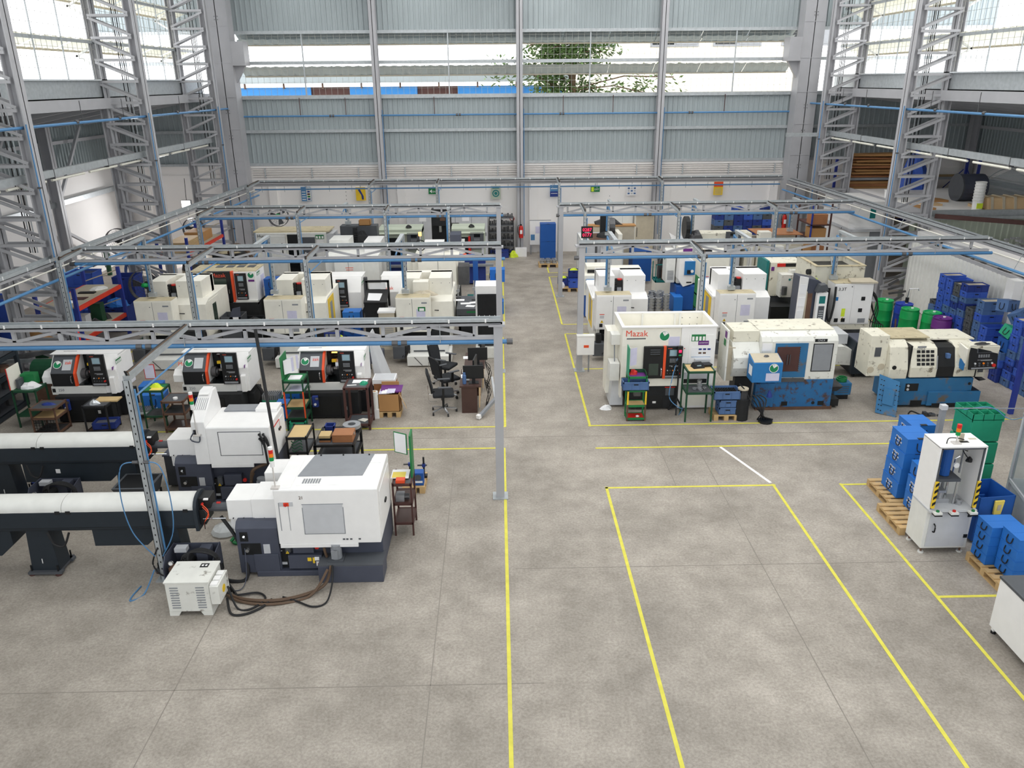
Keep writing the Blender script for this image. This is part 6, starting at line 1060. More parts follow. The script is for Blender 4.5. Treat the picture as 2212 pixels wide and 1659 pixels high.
# black-fronted lathe, other lathes of this row
t = thing('turning_centre', 'white lathe with big black door, orange edge and red lettering behind the leftmost machining centre', 'machine', (-8.75, 23.5, 0))
part('base', t, 'blackmatt', B(.0, 1.45, -.1, .9, .05, 1.0), bev=.01); part('body', t, 'white', B(0, 1.45, .02, .95, 1.0, 1.92), bev=.012); part('apron', t, 'offwhite', B(.7, 1.45, -.06, .1, .92, 1.06), bev=.006); part('roof', t, 'topdirt', B(-.5, 1.46, .05, .97, 1.92, 1.94)); part('left_wing', t, 'creamold', B(-.45, 0, .1, .95, 1.0, 1.9), bev=.01); d = part('door', t, 'black', B(.04, .74, -.09, .03, 1.02, 1.95), bev=.01); part('door_window', d, 'glass', B(.16, .6, -.096, -.09, 1.42, 1.74)); part('notice', d, 'paperlil', B(.16, .6, -.096, -.09, 1.06, 1.28)); text('Mazak', .17, (.38, -.094, 1.84), d, 'mazred'); part('handle', d, 'chrome', R((.66, -.12, 1.3), (.66, -.12, 1.42), .02)); part('edge_strip', t, 'orange', B(.74, .8, -.1, .03, 1.02, 1.96), bev=.004); panel_face(t, .34, .8, (1.0, -.03, 1.48)); badge(t, (1.31, .012, 1.82), .09); part('purple_sticker', t, 'purple', B(1.22, 1.4, .008, .02, 1.62, 1.68)); green_signs(t, (1.456, .3, 1.82), .3, .1, 3, (math.pi / 2, 0, math.pi / 2))
for i in range(4): part('roof_panel', t, 'dgrey', B(.1 + i * .32, .32 + i * .32, .55, .85, 1.94, 1.95))
part('side_notice', t, 'paperlil', B(1.45, 1.456, .5, .85, 1.3, 1.7))
t = thing('chip_bin', 'tall dark grey open bin in front of the black-doored lathe', 'bin', (-7.7, 22.3, 0)); part('wall', t, 'dgrey', *tray(-.3, .3, -.3, .3, .02, .95, .02)); part('hood_flap', t, 'slate', H([(-.05, -.3, .85), (.3, -.3, .85), (.3, -.28, .85), (-.05, -.28, .85), (.1, -.3, 1.2), (.32, -.3, 1.25), (.32, -.28, 1.25), (.1, -.28, 1.2)])); part('paper_sheet', t, 'paper', B(.08, .24, -.306, -.3, .7, .95))
t = thing('chip_bin', 'low black bin with steel corners right of the tall dark bin', 'bin', (-7.15, 22.4, 0)); part('wall', t, 'blackmatt', *tray(-.32, .28, -.3, .3, .02, .8, .02)); part('corner_rail', t, 'mgrey', R((.28, -.31, 0), (.28, -.31, .8), .02)); part('contents', t, 'black', lump(.2, .2, .1, 9, 1), at=(0, 0, .74))
for i, (m, c) in enumerate((('crategrey', 'grey'), ('crategreen', 'green'), ('crategrey', 'grey'))): crate('crate', ('grey crate at the bottom of the small stack behind the yellow-door machine', 'green crate in the middle of the small stack behind the yellow-door machine', 'grey crate heaped with hi-vis gloves topping the small stack')[i], (-6.65, 22.75, i * .26), .42, .36, .26, m)
single('hivis_gloves', 'yellow-green gloves heaped in the grey crate behind the yellow-door machine', 'gloves', 'hivis', lump(.16, .12, .1, 9, 3), loc=(-6.62, 22.75, .74))
for i, (x, z) in enumerate(((-6.95, .98), (-6.5, .98), (-6.95, 1.3), (-6.5, 1.3))): tote(('lower left', 'lower right', 'upper left', 'upper right')[i] + ' blue-green tote of four beside the black-doored lathe', (x, 24.0, z), .42, .42, .32, 'toted' if i % 2 == 0 else 'tote')
rack('work_stand', 'dark stand under the four blue totes beside the black-doored lathe', (-6.72, 24.0, 0), .95, .5, ((.3, 'dgrey'), (.97, 'dgrey')), 'black', h=.97, cat='stand')
for lab, x, bd in (('white lathe with tall black panel partly hidden behind the yellow-door machine', -5.75, 1), ('white lathe with grey badge-marked door hidden behind the cream machine with sacking', -3.55, 0)):
    t = thing('turning_centre', lab, 'machine', (x, 23.3, 0)); part('base', t, 'blackmatt', B(.1, 1.5, -.1, .9, .05, .75), bev=.01); part('body', t, 'white', P([(.0, .75), (0, 1.3), (.22, 1.62), (.28, 1.7), (.95, 1.7), (.95, .75)], 'x', 0, 1.6), bev=.012); part('roof', t, 'white', B(-.02, 1.62, .3, .97, 1.7, 1.715)); 
    if bd: panel_face(t, .34, .85, (1.05, -.05, 1.28)); green_signs(t, (1.606, .4, 1.5), .3, .1, 3, (math.pi / 2, 0, math.pi / 2)); part('tool_rack', t, 'iron', B(1.6, 1.7, .6, .75, .9, 1.6)); part('side_chamfer', t, 'white', P([(1.4, .55), (1.6, .75), (1.4, .75)], 'y', .0, .9))
    else: part('door', t, 'slate', P([(-.02, 1.1), (.2, 1.5), (.3, 1.64), (.34, 1.64), (.04, 1.1)], 'x', .55, 1.0), bev=.004); part('door_skirt', t, 'black', B(.55, 1.0, -.03, .0, .85, 1.1)); o = badge(t, (.72, .09, 1.38), .13, (math.atan2(.4, .22), 0, 0)); text('C', .14, (.66, -.034, .96), t, 'white'); text('azak', .14, (.25, .06, 1.4), t, 'mazred', rot=(math.atan2(.4, .22), 0, 0))
t = thing('control_console', 'black operator console with papers on its slanted lid left of the cream machine with sacking', 'console', (-3.85, 21.95, 0)); part('body', t, 'black', B(0, .62, .0, .4, .05, 1.35), bev=.008); part('lid', t, 'black', H([(.0, -.05, 1.32), (.66, -.05, 1.32), (.66, .5, 1.55), (.0, .5, 1.55), (.0, -.05, 1.36), (.66, -.05, 1.36), (.66, .5, 1.6), (.0, .5, 1.6)])); part('papers', t, 'paper', H([(.1, .02, 1.395), (.45, .0, 1.39), (.5, .3, 1.51), (.1, .32, 1.52), (.1, .02, 1.41), (.45, .0, 1.4), (.5, .3, 1.525), (.1, .32, 1.535)])); part('rear_frame', t, 'black', B(.0, .06, .5, .56, 1.3, 1.85), B(.62, .68, .5, .56, 1.1, 1.85), B(.0, .68, .5, .56, 1.8, 1.86)); part('rear_sheet', t, 'paper', B(.1, .58, .52, .53, 1.6, 1.78)); part('side_box', t, 'lgrey', B(.62, .78, .05, .4, .8, 1.1))
for i, (x, y, z, m) in enumerate(((-4.16, 22.1, 0, 'tote'), (-4.5, 21.5, 0, 'toted'), (-4.25, 22.2, .35, 'toted'), (-4.25, 22.25, .7, 'tote'))): tote(('blue tote at floor level left of the black operator console', 'dark blue tote heaped with gloves left of the black console', 'middle blue tote of the pile by the black console', 'top blue tote with white label by the black console')[i], (x, y, z), .5, .44, .34, m)
single('glove_heap', 'heap of hi-vis gloves and white rags on the dark blue tote', 'gloves', 'hivis', lump(.24, .18, .2, 10, 7), loc=(-4.5, 21.5, .345)); single('rag_bag', 'white bag of rags behind the heap of hi-vis gloves', 'bag', 'offwhite', lump(.2, .16, .34, 10, 8), loc=(-4.48, 22.78, .505)); tote('blue tote under the white rag bag', (-4.48, 22.78, 0), .5, .44, .5, 'toted')
rack('trolley', 'blue and dark trolley with purple cloth at the yellow machine door', (-4.52, 20.8, 0), .4, .5, ((.3, 'navy'), (.9, 'dirtyshelf')), 'navy', h=.92)
t = thing('motor_unit', 'dark grey gear motor on legs in front of the cream machine with sacking', 'motor', (-3.3, 19.95, 0)); part('gearbox', t, 'slate', B(-.22, .22, -.18, .18, .26, .58), bev=.012); part('name_plate', t, 'lgrey', B(-.02, .12, -.185, -.18, .38, .54)); part('motor', t, 'teal', Cy((-.08, 0, .58), (-.08, 0, .82), .14, 14)); part('motor_cap', t, 'dgrey', Cy((-.08, 0, .82), (-.08, 0, .86), .1, 12))
for x in (-.18, .18):
    for y in (-.14, .14): part('leg', t, 'black', B(x - .03, x + .03, y - .03, y + .03, 0, .26))
t = thing('storage_unit', 'tall white cabinet with black ribbed front beside the aisle post', 'cabinet', (-.65, 21.0, 0)); part('case', t, 'white', B(0, .62, .05, .7, .3, 2.0), bev=.008); part('ribbed_front', t, 'blackmatt', B(.05, .57, .0, .05, .32, 1.78)); part('front_rib', t, 'black', *[B(.07 + i * .045, .085 + i * .045, -.01, .0, .34, 1.76) for i in range(11)], kind='stuff'); part('base_tray', t, 'whiteold', B(-.02, .6, -.15, .5, 0, .3), bev=.01)
for i in range(4): part('white_rod', t, 'white', R((.1 + i * .14, -.02, .95), (.1 + i * .14, -.02, 1.2), .016))
t = thing('granite_table', 'dark granite inspection table on black stand with gauges near the aisle', 'table', (-1.25, 22.3, 0)); part('slab', t, 'dgrey', B(0, .85, 0, 1.5, .82, 1.02), bev=.006); part('stand', t, 'blackmatt', B(.05, .8, .05, .12, 0, .82), B(.05, .12, .05, 1.4, 0, .82), B(.73, .8, .05, 1.4, 0, .82)); part('name_plate', t, 'green', B(.3, .58, -.006, .0, .9, .95)); part('shelf', t, 'dgreen', B(.1, .75, .1, 1.3, .68, .72)); part('shelf', t, 'dirtyshelf', B(.1, .75, .1, 1.3, .2, .24)); part('stored_tools', t, 'iron', lump(.2, .2, .25, 9, 4), at=(.3, .5, .24)); part('stored_tools', t, 'rust', lump(.18, .2, .2, 9, 6), at=(.55, .4, .24))
for i, (x, y, w_, d_, z) in enumerate(((-1.0, 22.9, .3, .18, .1), (-.85, 22.6, .26, .2, -.2), (-.75, 23.0, .24, .18, .3), (-1.2, 23.3, .3, .2, .0))): papers(('white sheet in the middle of the granite table', 'white sheet nearest the front of the granite table', 'white sheet at the aisle side of the granite table', 'white dish-like sheet at the back of the granite table')[i], (x, y, 1.02), w_, d_, z)
for lab, x, y, h in (('tall white gauge column on the granite table', -.75, 23.3, .6), ('black gauge stand at the back left of the granite table', -1.25, 23.55, .4)): t = thing('gauge_stand', lab, 'gauge', (x, y, 1.02)); part('foot', t, 'iron', B(-.08, .08, -.08, .08, 0, .05)); part('column', t, 'chrome', Cy((0, 0, .05), (0, 0, h), .02, 8)); part('slide', t, 'part', B(-.05, .05, -.04, .04, h * .5, h * .65))
t = thing('jib_post', 'blue steel post with orange hoist behind the granite table', 'post', (-.75, 25.2, 0)); part('post', t, 'toted', B(-.08, .08, -.06, .06, 0, 1.95)); part('hoist', t, 'orange', lump(.14, .1, .2, 9, 2), at=(-.35, 0, 1.85)); part('arm', t, 'toted', B(-.5, .1, -.04, .04, 1.95, 2.02)); part('foot', t, 'toted', B(-.15, .15, -.12, .12, 0, .03))
for i, (x, y, z) in enumerate(((-.28, 26.2, 0), (-.25, 26.2, .42), (-.05, 26.5, .84), (-.1, 25.5, 0), (-.15, 25.6, .425), (-.82, 26.1, 0))): tote(('floor-level blue tote beside the aisle line behind the tall white cabinet', 'second blue tote beside the aisle line behind the tall white cabinet', 'highest blue printed tote beside the aisle line', 'front blue tote at the aisle line', 'blue tote on top of the front one at the aisle line', 'teal-sided tote left of the aisle totes')[i], (x, y, z), .5, .44, .42 if i != 4 else .34, 'tote' if i < 5 else 'teal', words=WD if i == 2 else None)
# ================================================================ REAR ROWS
def generic_rear(label, loc, w, d, z0, z1, m='cream', parts=(), base='blackmatt', cat='machine', name='machine_tool'):
    t = thing(name, label, cat, loc); part('base', t, base, B(.03, w - .03, .05, d, .03, z0), bev=.01); part('body', t, m, B(0, w, 0, d, z0, z1), bev=.012)
    for n, mm, b in parts: part(n, t, mm, B(*b), bev=.004 if n != 'seam' else 0)
    return t
t = generic_rear('long grey-white lathe with black open doorway at the left rear, with hurried black lettering'.replace('hurried ', ''), (-8.64, 28.4, 0), 2.5, 1.0, .5, 2.2, 'offwhite', (('left_door', 'offwhite', (.45, 1.05, -.03, 0, .7, 2.1)), ('dark_opening', 'darkscreen', (1.12, 1.55, -.02, .0, .8, 2.15)), ('opening_edge', 'cream', (1.08, 1.12, -.04, 0, .7, 2.18)), ('control_panel', 'dgrey', (1.65, 2.1, -.06, 0, 1.3, 2.05)), ('notice', 'white', (2.15, 2.4, -.02, 0, 1.2, 1.95)), ('sticker', 'navy', (2.2, 2.36, -.026, -.02, 1.6, 1.78)), ('blue_notice', 'bluepaint', (.08, .38, -.01, 0, 1.65, 1.95)), ('roof', 'topdirt', (-.1, 2.6, .1, 1.1, 2.2, 2.25)), ('window_slot', 'black', (.9, .94, -.036, -.03, 1.45, 1.85)), ('chart', 'paper', (.5, .82, -.036, -.03, 1.5, 1.75)), ('side_end', 'lgrey', (2.5, 2.75, .1, .9, .8, 2.15)), ('rear_box', 'mgrey', (2.75, 3.0, .2, .9, .9, 2.0))))
text('Hurco', .15, (.26, -.006, 2.1), t, 'black'); green_signs(t, (2.28, -.03, 2.06), .3, .14, 3)
for i in range(6): part('panel_button', t, ('lgrey', 'red', 'lgrey', 'green', 'white', 'red')[i], Cy((1.74 + (i % 3) * .13, -.06, 1.5 + (i // 3) * .25), (1.74 + (i % 3) * .13, -.08, 1.5 + (i // 3) * .25), .03, 8))
t = thing('coolant_unit', 'black coolant box with arched hose and warning sticker left of the long rear lathe', 'tank', (-10.2, 28.2, 0)); part('box', t, 'black', B(0, 1.0, 0, .7, .3, 1.5), bev=.01); part('lower_box', t, 'blackmatt', B(.0, 1.2, .05, .8, 0, .3)); part('arch_hose', t, 'hose', T(Arc([(.55, .2, 1.5), (.7, .1, 1.75), (1.0, .1, 1.8), (1.3, .1, 1.5), (1.4, .1, 1.2)], 6), .07, 8)); warn(t, .15, -.01, 1.2, .1); part('dust', t, 'topdirt', lump(.4, .25, .06, 9, 3), at=(.5, .35, 1.5)); part('pump', t, 'iron', Cy((.7, .4, 1.5), (.7, .4, 1.8), .12, 10))
t = generic_rear('white machining centre with long dark hood and cable chain behind the black console', (-5.62, 25.5, 0), 1.72, 2.2, .85, 1.95, 'offwhite', (('electrical_cabinet', 'offwhite', (.35, 1.25, -.3, 0, .9, 2.0)), ('seam', 'dgrey', (.795, .805, -.305, -.3, .95, 1.95)), ('left_hood', 'offwhite', (.0, .65, .9, 1.8, 1.95, 2.3)), ('right_hood', 'white', (1.2, 1.75, .6, 1.6, 1.95, 2.3)), ('switch', 'black', (1.05, 1.15, -.33, -.3, 1.15, 1.27)), ('switch_lower', 'mgrey', (1.05, 1.15, -.33, -.3, .98, 1.1)), ('rear_dark_hood', 'dgrey', (.0, 1.3, 2.9, 3.4, 2.0, 2.42)), ('undercarriage', 'black', (.1, 1.6, .1, .3, .1, .85)), ('red_text', 'mazred', (.7, .95, -.303, -.3, 1.62, 1.64)), ('red_text', 'mazred', (.72, .94, -.303, -.3, 1.55, 1.57))))
part('cable_chain', t, 'black', *[B(.5, .64, 2.6, 2.7, 1.95 + i * .07, 2.0 + i * .07) for i in range(7)], kind='stuff'); part('motor_cluster', t, 'blackmatt', lump(.25, .2, .4, 9, 5), at=(.85, 2.4, 1.95)); part('cable_arc', t, 'cable', T(Arc([(1.3, -.1, .8), (1.5, -.3, .5), (1.9, -.2, .45), (2.1, 0, .7)], 6), .03, 6)); part('swarf_tool', t, 'iron', lump(.3, .2, .4, 9, 9), at=(2.0, .2, .6)); part('dark_pillar', t, 'blackmatt', B(.0, 1.3, 3.0, 3.4, .1, 2.0))
single('cardboard_box', 'open cardboard box on top of the long dark hood at the rear left', 'box', 'card', *tray(-.2, .2, -.15, .15, 0, .18), loc=(-4.75, 28.6, 2.43)); 
t = generic_rear('cream machining centre with yellow instruction sheet, behind the white-topped machines near the aisle', (-2.75, 25.0, 0), 1.45, 2.3, .8, 1.9, 'cream', (('electrical_cabinet', 'cream', (.22, 1.4, -.35, 0, .85, 2.0)), ('seam', 'dgrey', (.835, .845, -.355, -.35, .9, 1.95)), ('yellow_sheet', 'yellow', (.32, .72, -.355, -.35, 1.05, 1.28)), ('switch', 'black', (1.1, 1.22, -.37, -.35, 1.06, 1.18)), ('vent_hood', 'white', (.3, .95, .9, 1.6, 1.9, 2.25)), ('rear_unit', 'offwhite', (1.1, 1.6, 1.2, 2.2, 1.5, 2.15)), ('left_arm', 'cream', (-.2, .15, .2, .5, .3, 2.0)), ('screen_hood', 'slate', (1.15, 1.5, 1.3, 2.0, 2.15, 2.45)), ('tool_magazine', 'iron', (1.45, 1.8, -.1, .5, 1.1, 1.7)), ('undercarriage', 'black', (.25, 1.35, .0, .2, .1, .8))))
for i in range(5): part('hood_louver', t, 'lgrey', B(.32, .93, .893, .9, 1.95 + i * .055, 1.965 + i * .055))
for i in range(9): part('instruction_line', t, 'topdirt', B(.36 + (i % 3) * .12, .44 + (i % 3) * .12, -.358, -.355, 1.08 + (i // 3) * .065, 1.12 + (i // 3) * .065))
lb = part('beacon_pole', t, 'lgrey', Cy((.2, .9, 1.9), (.2, .9, 2.5), .015, 6)); part('beacon_lens', lb, 'lampon', Cy((.2, .9, 2.5), (.2, .9, 2.62), .05, 10)); part('cable_loop', t, 'cable', Ring((.2, .85, 2.2), .17, .03, .03, 18, 'y'))
t = thing('cylinder_gauge', 'tall black measuring machine standing at the rear left of the aisle', 'machine', (-2.6, 31.0, 0)); part('column', t, 'black', B(0, .75, .2, .8, 0, 2.55), bev=.01); part('head', t, 'blackmatt', B(.05, .7, .0, .3, 1.95, 2.4)); part('display', t, 'rust', B(.35, .55, -.01, 0, 2.15, 2.3)); part('spindle', t, 'chrome', Cy((.35, .1, 1.7), (.35, .1, 1.95), .06, 10)); part('top_rack', t, 'lgrey', B(.1, .75, .3, .6, 2.55, 2.62)); part('side_column', t, 'black', B(.75, 1.05, .3, .7, .3, 1.95)); part('table', t, 'blackmatt', B(-.1, .9, -.3, .3, .3, 1.3))
for lab, x, w in (('red-edged lathe with open dark doorway at the rear, left of the beacon', -4.45, 1.6), ('red-edged lathe with grey controller at the rear, nearest the aisle', -1.75, 1.25)):
    t = thing('turning_centre', lab, 'machine', (x, 29.6, 0)); part('base', t, 'navy', B(.0, w, -.2, .8, .05, .95), bev=.01); part('body', t, 'fibre', B(0, w, .1, 1.0, .95, 2.05), bev=.012); part('opening', t, 'darkscreen', B(.15, w * .5, .06, .1, 1.05, 1.75)); part('red_jamb', t, 'red', B(.05, .17, .02, .12, .95, 1.78)); part('red_jamb', t, 'red', B(w * .5, w * .5 + .1, .02, .12, .95, 1.78)); part('red_sill', t, 'red', B(.05, w * .6, -.1, .1, .9, 1.0)); panel_face(t, .5, .62, (w - .3, .02, 1.62), name='controller', body='dgrey', scr='darkscreen', title=None); part('hood_slope', t, 'fibre', P([(.0, 1.9), (.35, 2.1), (1.0, 2.1), (1.0, 1.9)], 'x', 0, w)); part('tail_cap', t, 'black', lump(.12, .08, .1, 7, 3), at=(w - .5, .3, 2.1)); part('chuck', t, 'iron', Cy((.2, .3, 1.4), (.3, .04, 1.4), .12, 10)); part('drip_tray', t, 'mgrey', B(.0, w + .3, -.35, -.1, .72, .8))
t = thing('cabinet_row', 'row of grey steel storage cabinets along the back wall left of the aisle', 'cabinet', (-3.95, 34.55, 0))
for i in range(5): d = part('door', t, 'lgrey', B(i * .7 + .01, i * .7 + .69, -.015, 0, .08, 1.85)); part('handle', d, 'dgrey', B(i * .7 + .6, i * .7 + .63, -.03, -.015, .9, 1.05))
part('carcass', t, 'mgrey', B(0, 3.5, 0, .45, 0, 1.9)); part('paper_notice', t, 'paper', B(.55, .85, -.02, -.015, 1.55, 1.78)); part('paper_notice', t, 'paper', B(2.4, 2.7, -.02, -.015, 1.55, 1.78))
t = thing('tooling_shelf', 'black shelf full of tool holders at the left end of the aisle', 'shelf', (-.4, 34.6, 0))
for x in (0, .52, 1.05): part('upright', t, 'blackmatt', B(x, x + .03, 0, .45, 0, 1.65))
for k in range(6):
    part('shelf_board', t, 'dgrey', B(0, 1.08, -.02, .45, .08 + k * .31, .11 + k * .31))
    part('tool_holders', t, 'iron' if k else 'navy', *[Cy((.07 + i * .085, .1 + (i % 2) * .15, .11 + k * .31), (.07 + i * .085, .1 + (i % 2) * .15, .11 + k * .31 + random.uniform(.1, .22)), .032, 6) for i in range(12)], kind='stuff')
crate('blue_crate', 'dark blue crate on the floor under the tooling shelf', (.15, 34.35, 0), .6, .4, .3, 'navy'); single('rag_heap', 'yellow-grey rags heaped at the right foot of the tooling shelf', 'rags', 'hivis', lump(.2, .15, .3, 9, 4), loc=(.65, 34.3, 0))
single('white_block', 'white block at the foot of the centre wall column', 'block', 'white', B(-.25, .25, -.15, .15, 0, .36), loc=(.98, 34.5, 0))
t = thing('whiteboard', 'white mobile board with pinned charts behind the tall blue bins', 'board', (1.75, 35.0, 0)); part('board', t, 'white', B(-.35, .55, 0, .04, .4, 1.45)); part('board_frame', t, 'mgrey', B(-.37, .57, .01, .03, 1.45, 1.48)); part('leg', t, 'mgrey', B(-.33, -.3, -.2, .2, 0, .4)); part('leg', t, 'mgrey', B(.5, .53, -.2, .2, 0, .4))
for i in range(4): part('chart_sheet', t, ('pipeblue', 'paperlil', 'mazred', 'paper')[i], B(-.32 + i * .21, -.14 + i * .21, -.006, 0, .6 + (i % 2) * .3, .85 + (i % 2) * .35))
for i in range(2): tote(('lower', 'upper')[i] + ' tall dark blue bin of the pair at the right rear of the aisle', (2.12, 34.0, .03 + i * .74), .66, .5, .74, 'toted', handle=False)
pallet('pallet of film-wrapped castings at the right rear of the aisle', (2.05, 32.45, 0), .8, .6); 
for i in range(6): o = wheel_part(('front left', 'front middle', 'front right', 'rear left', 'rear middle', 'rear right')[i] + ' film-wrapped casting on the rear aisle pallet', (1.8 + (i % 3) * .25, 32.32 + (i // 3) * .25, .14), .11, .16, group='castings on the rear pallet')
# right of the aisle, rear
pallet('pallet of dark crates with hi-vis gloves at the foot of the rear right post', (2.55, 28.45, 0), .75, .7)
for i, (x, y, z, m, l) in enumerate(((2.36, 28.6, .14, 'navy', 'dark blue crate with gloves at the left of the pallet by the rear right post'), (2.75, 28.65, .14, 'navy', 'lower dark crate at the back right of the pallet by the rear right post'), (2.75, 28.65, .42, 'navy', 'upper dark crate with gloves at the back right of the pallet'), (2.72, 28.25, .14, 'crateblue', 'front blue crate with white label on the pallet by the rear right post'))): crate('crate', l, (x, y, z), .38, .34, .28, m)
single('hivis_gloves', 'hi-vis gloves lying in the upper dark crate by the rear right post', 'gloves', 'hivis', lump(.15, .12, .08, 9, 2), loc=(2.75, 28.65, .68)); single('hivis_gloves', 'hi-vis gloves lying in the left dark crate by the rear right post', 'gloves', 'hivis', lump(.15, .12, .08, 9, 6), loc=(2.36, 28.6, .4)); single('white_rags', 'white rags at the left edge of the pallet by the rear right post', 'rags', 'paper', lump(.14, .14, .2, 9, 6), loc=(2.28, 28.25, .14))
t = generic_rear('old grey machine with drag chain behind the red number display', (3.02, 28.4, 0), 1.5, 2.0, .3, 1.75, 'lgrey', (('left_frame', 'offwhite', (-.05, .05, -.1, 1.2, .3, 1.85)), ('electrical_cabinet', 'lgrey', (.65, 1.45, -.2, 0, .5, 1.7)), ('cabinet_door', 'offwhite', (1.05, 1.42, -.215, -.2, .6, 1.6)), ('top_mess', 'rust', (.3, 1.5, .3, 1.5, 1.75, 1.8)), ('side_wing', 'cream', (1.3, 1.45, .1, 1.2, 1.75, 2.0)), ('rear_cabinet', 'putty', (.4, 2.2, 2.0, 2.4, .3, 1.95)), ('rear_board', 'card', (.35, 2.25, 1.98, 2.4, 1.95, 2.0)), ('window', 'glass', (.02, .06, .2, .8, 1.1, 1.6))))
part('drag_chain', t, 'blackmatt', B(.75, 1.0, .9, 1.1, 1.75, 2.6)); part('wheel', t, 'iron', Cy((1.1, 1.2, 2.1), (1.3, 1.2, 2.1), .3, 14)); part('hose_tangle', t, 'cable', lump(.35, .3, .2, 10, 3), at=(.9, .7, 1.8)); part('stored_tools', t, 'dirtyshelf', lump(.6, .2, .25, 12, 8), at=(1.2, 2.2, 2.0)); part('pipe', t, 'iron', T([(.5, -.02, .3), (.5, -.02, 1.7)], .04, 6))
t = thing('number_display', 'square display with two rows of red LED digits hung on the rear right drop post', 'display', (2.9, 25.92, 2.36)); part('case', t, 'black', B(-.19, .19, -.03, .03, 0, .38), bev=.005); text('0287', .15, (0, -.034, .27), t, 'ledglow', name='led_digits'); text('0177', .15, (0, -.034, .1), t, 'ledglow', name='led_digits'); part('caption', t, 'lgrey', B(-.08, .08, -.034, -.03, .175, .195))
t = generic_rear('cream and blue lathe with long roof behind the machine next to the right aisle', (2.72, 24.7, 0), 1.9, 1.1, .75, 1.4, 'cream', (('roof_step', 'cream', (.1, .8, .3, .9, 1.4, 1.62)), ('roof_slot', 'black', (.12, .75, .27, .3, 1.42, 1.52)), ('rear_roof', 'cream', (.9, 1.88, .5, 1.0, 1.4, 1.5)), ('blue_stripe', 'bluepaint', (1.3, 1.9, .35, .5, 1.4, 1.47)), ('blue_end', 'bluepaint', (.05, .4, -.12, .0, .95, 1.28)), ('end_gear', 'black', (.12, .35, -.16, -.12, .98, 1.1)), ('dark_panel', 'dgrey', (1.85, 1.95, .1, .4, .9, 1.35))), base='toted')
t = thing('tall_cabinet', 'pale green steel cabinet with long handle near the right wall column', 'cabinet', (5.85, 33.9, 0)); part('carcass', t, 'cream', B(0, .8, 0, .6, .05, 1.85)); part('door', t, 'putty', B(.02, .78, -.015, 0, .1, 1.82)); part('handle', t, 'dgrey', B(.06, .08, -.04, -.015, .9, 1.3)); part('top_board', t, 'card', B(-.05, .85, -.1, .5, 1.85, 1.9))
t = thing('steel_locker', 'wide pale grey locker beside the pale green cabinet at the back wall', 'cabinet', (4.9, 34.3, 0)); part('carcass', t, 'lgrey', B(0, .9, 0, .6, .05, 1.8)); part('door', t, 'offwhite', B(.02, .44, -.012, 0, .1, 1.77)); part('door', t, 'offwhite', B(.46, .88, -.012, 0, .1, 1.77))
t = thing('hydraulic_unit', 'teal hydraulic pump tank with pipes on a cream base, right of the aisle', 'hydraulic unit', (5.5, 27.3, 0)); part('base', t, 'cream', B(0, .65, 0, .6, .1, .5), bev=.008); part('sole', t, 'black', B(.05, .6, .05, .55, 0, .1)); part('tank_frame', t, 'teal', *tray(0, .65, .0, .6, .5, .58)); 
for x in (0, .62):
    for y in (0, .57): part('frame_post', t, 'teal', B(x, x + .03, y, y + .03, .5, 1.15))
part('top_frame', t, 'teal', B(0, .65, 0, .03, 1.12, 1.15)); part('pump', t, 'rust', Cy((.4, .3, .55), (.4, .3, .95), .14, 10)); part('pipework', t, 'iron', T(Arc([(.15, .2, .6), (.15, .15, 1.2), (.3, .2, 1.5), (.5, .2, 1.3), (.5, .25, .9)], 5), .03, 6)); part('valve_stack', t, 'dirtyshelf', B(.15, .35, .3, .5, .6, 1.5))
t = thing('storage_rack', 'tilted blue slatted rack left of the teal pump tank', 'rack', (5.0, 29.2, 0)); part('side', t, 'toted', B(0, .04, 0, .9, .2, 1.2)); part('side', t, 'toted', B(.66, .7, 0, .9, .2, 1.2)); 
for i in range(6): part('slat', t, 'toted', B(0, .7, .05 + i * .14, .13 + i * .14, 1.2, 1.23))
part('front', t, 'toted', B(0, .7, -.02, 0, .1, 1.1))
pallet('pallet stacked with dark wheel hubs between the two yellow-door machines on the right', (5.1, 24.95, 0), .75, .7)
STK = ((4.9, 24.75, 5), (5.13, 24.75, 5), (5.38, 24.75, 6), (4.92, 25.02, 5), (5.15, 25.0, 6), (5.0, 25.22, 6), (5.28, 25.22, 6))
hub = None; SN = ('front left', 'front middle', 'front right', 'middle left', 'middle', 'rear left', 'rear right'); ON = ('bottom', 'second', 'third', 'fourth', 'fifth', 'sixth', 'seventh', 'eighth', 'ninth', 'tenth', 'eleventh')
for s_, (x, y, n) in enumerate(STK):
    for k in range(n):
        lab = '%s dark wheel hub up the %s stack on the hub pallet' % (ON[k], SN[s_])
        if hub is None: hub = wheel_part(lab, (x, y, .14), .115, .1, group='wheel hubs on the pallet')
        else: dup(hub, (x, y, .14 + k * .1), 0, lab)
pallet('pallet of wheel hubs beyond the cream and blue lathe', (4.92, 28.9, 0), .6, .7)
for s_, (x, y) in enumerate(((4.75, 28.72), (5.02, 28.72), (4.95, 29.0))):
    for k in range(6): dup(hub, (x, y, .14 + k * .1), 0, '%s wheel hub up the %s stack of the farther hub pallet' % (ON[k], ('left', 'middle', 'right')[s_]))
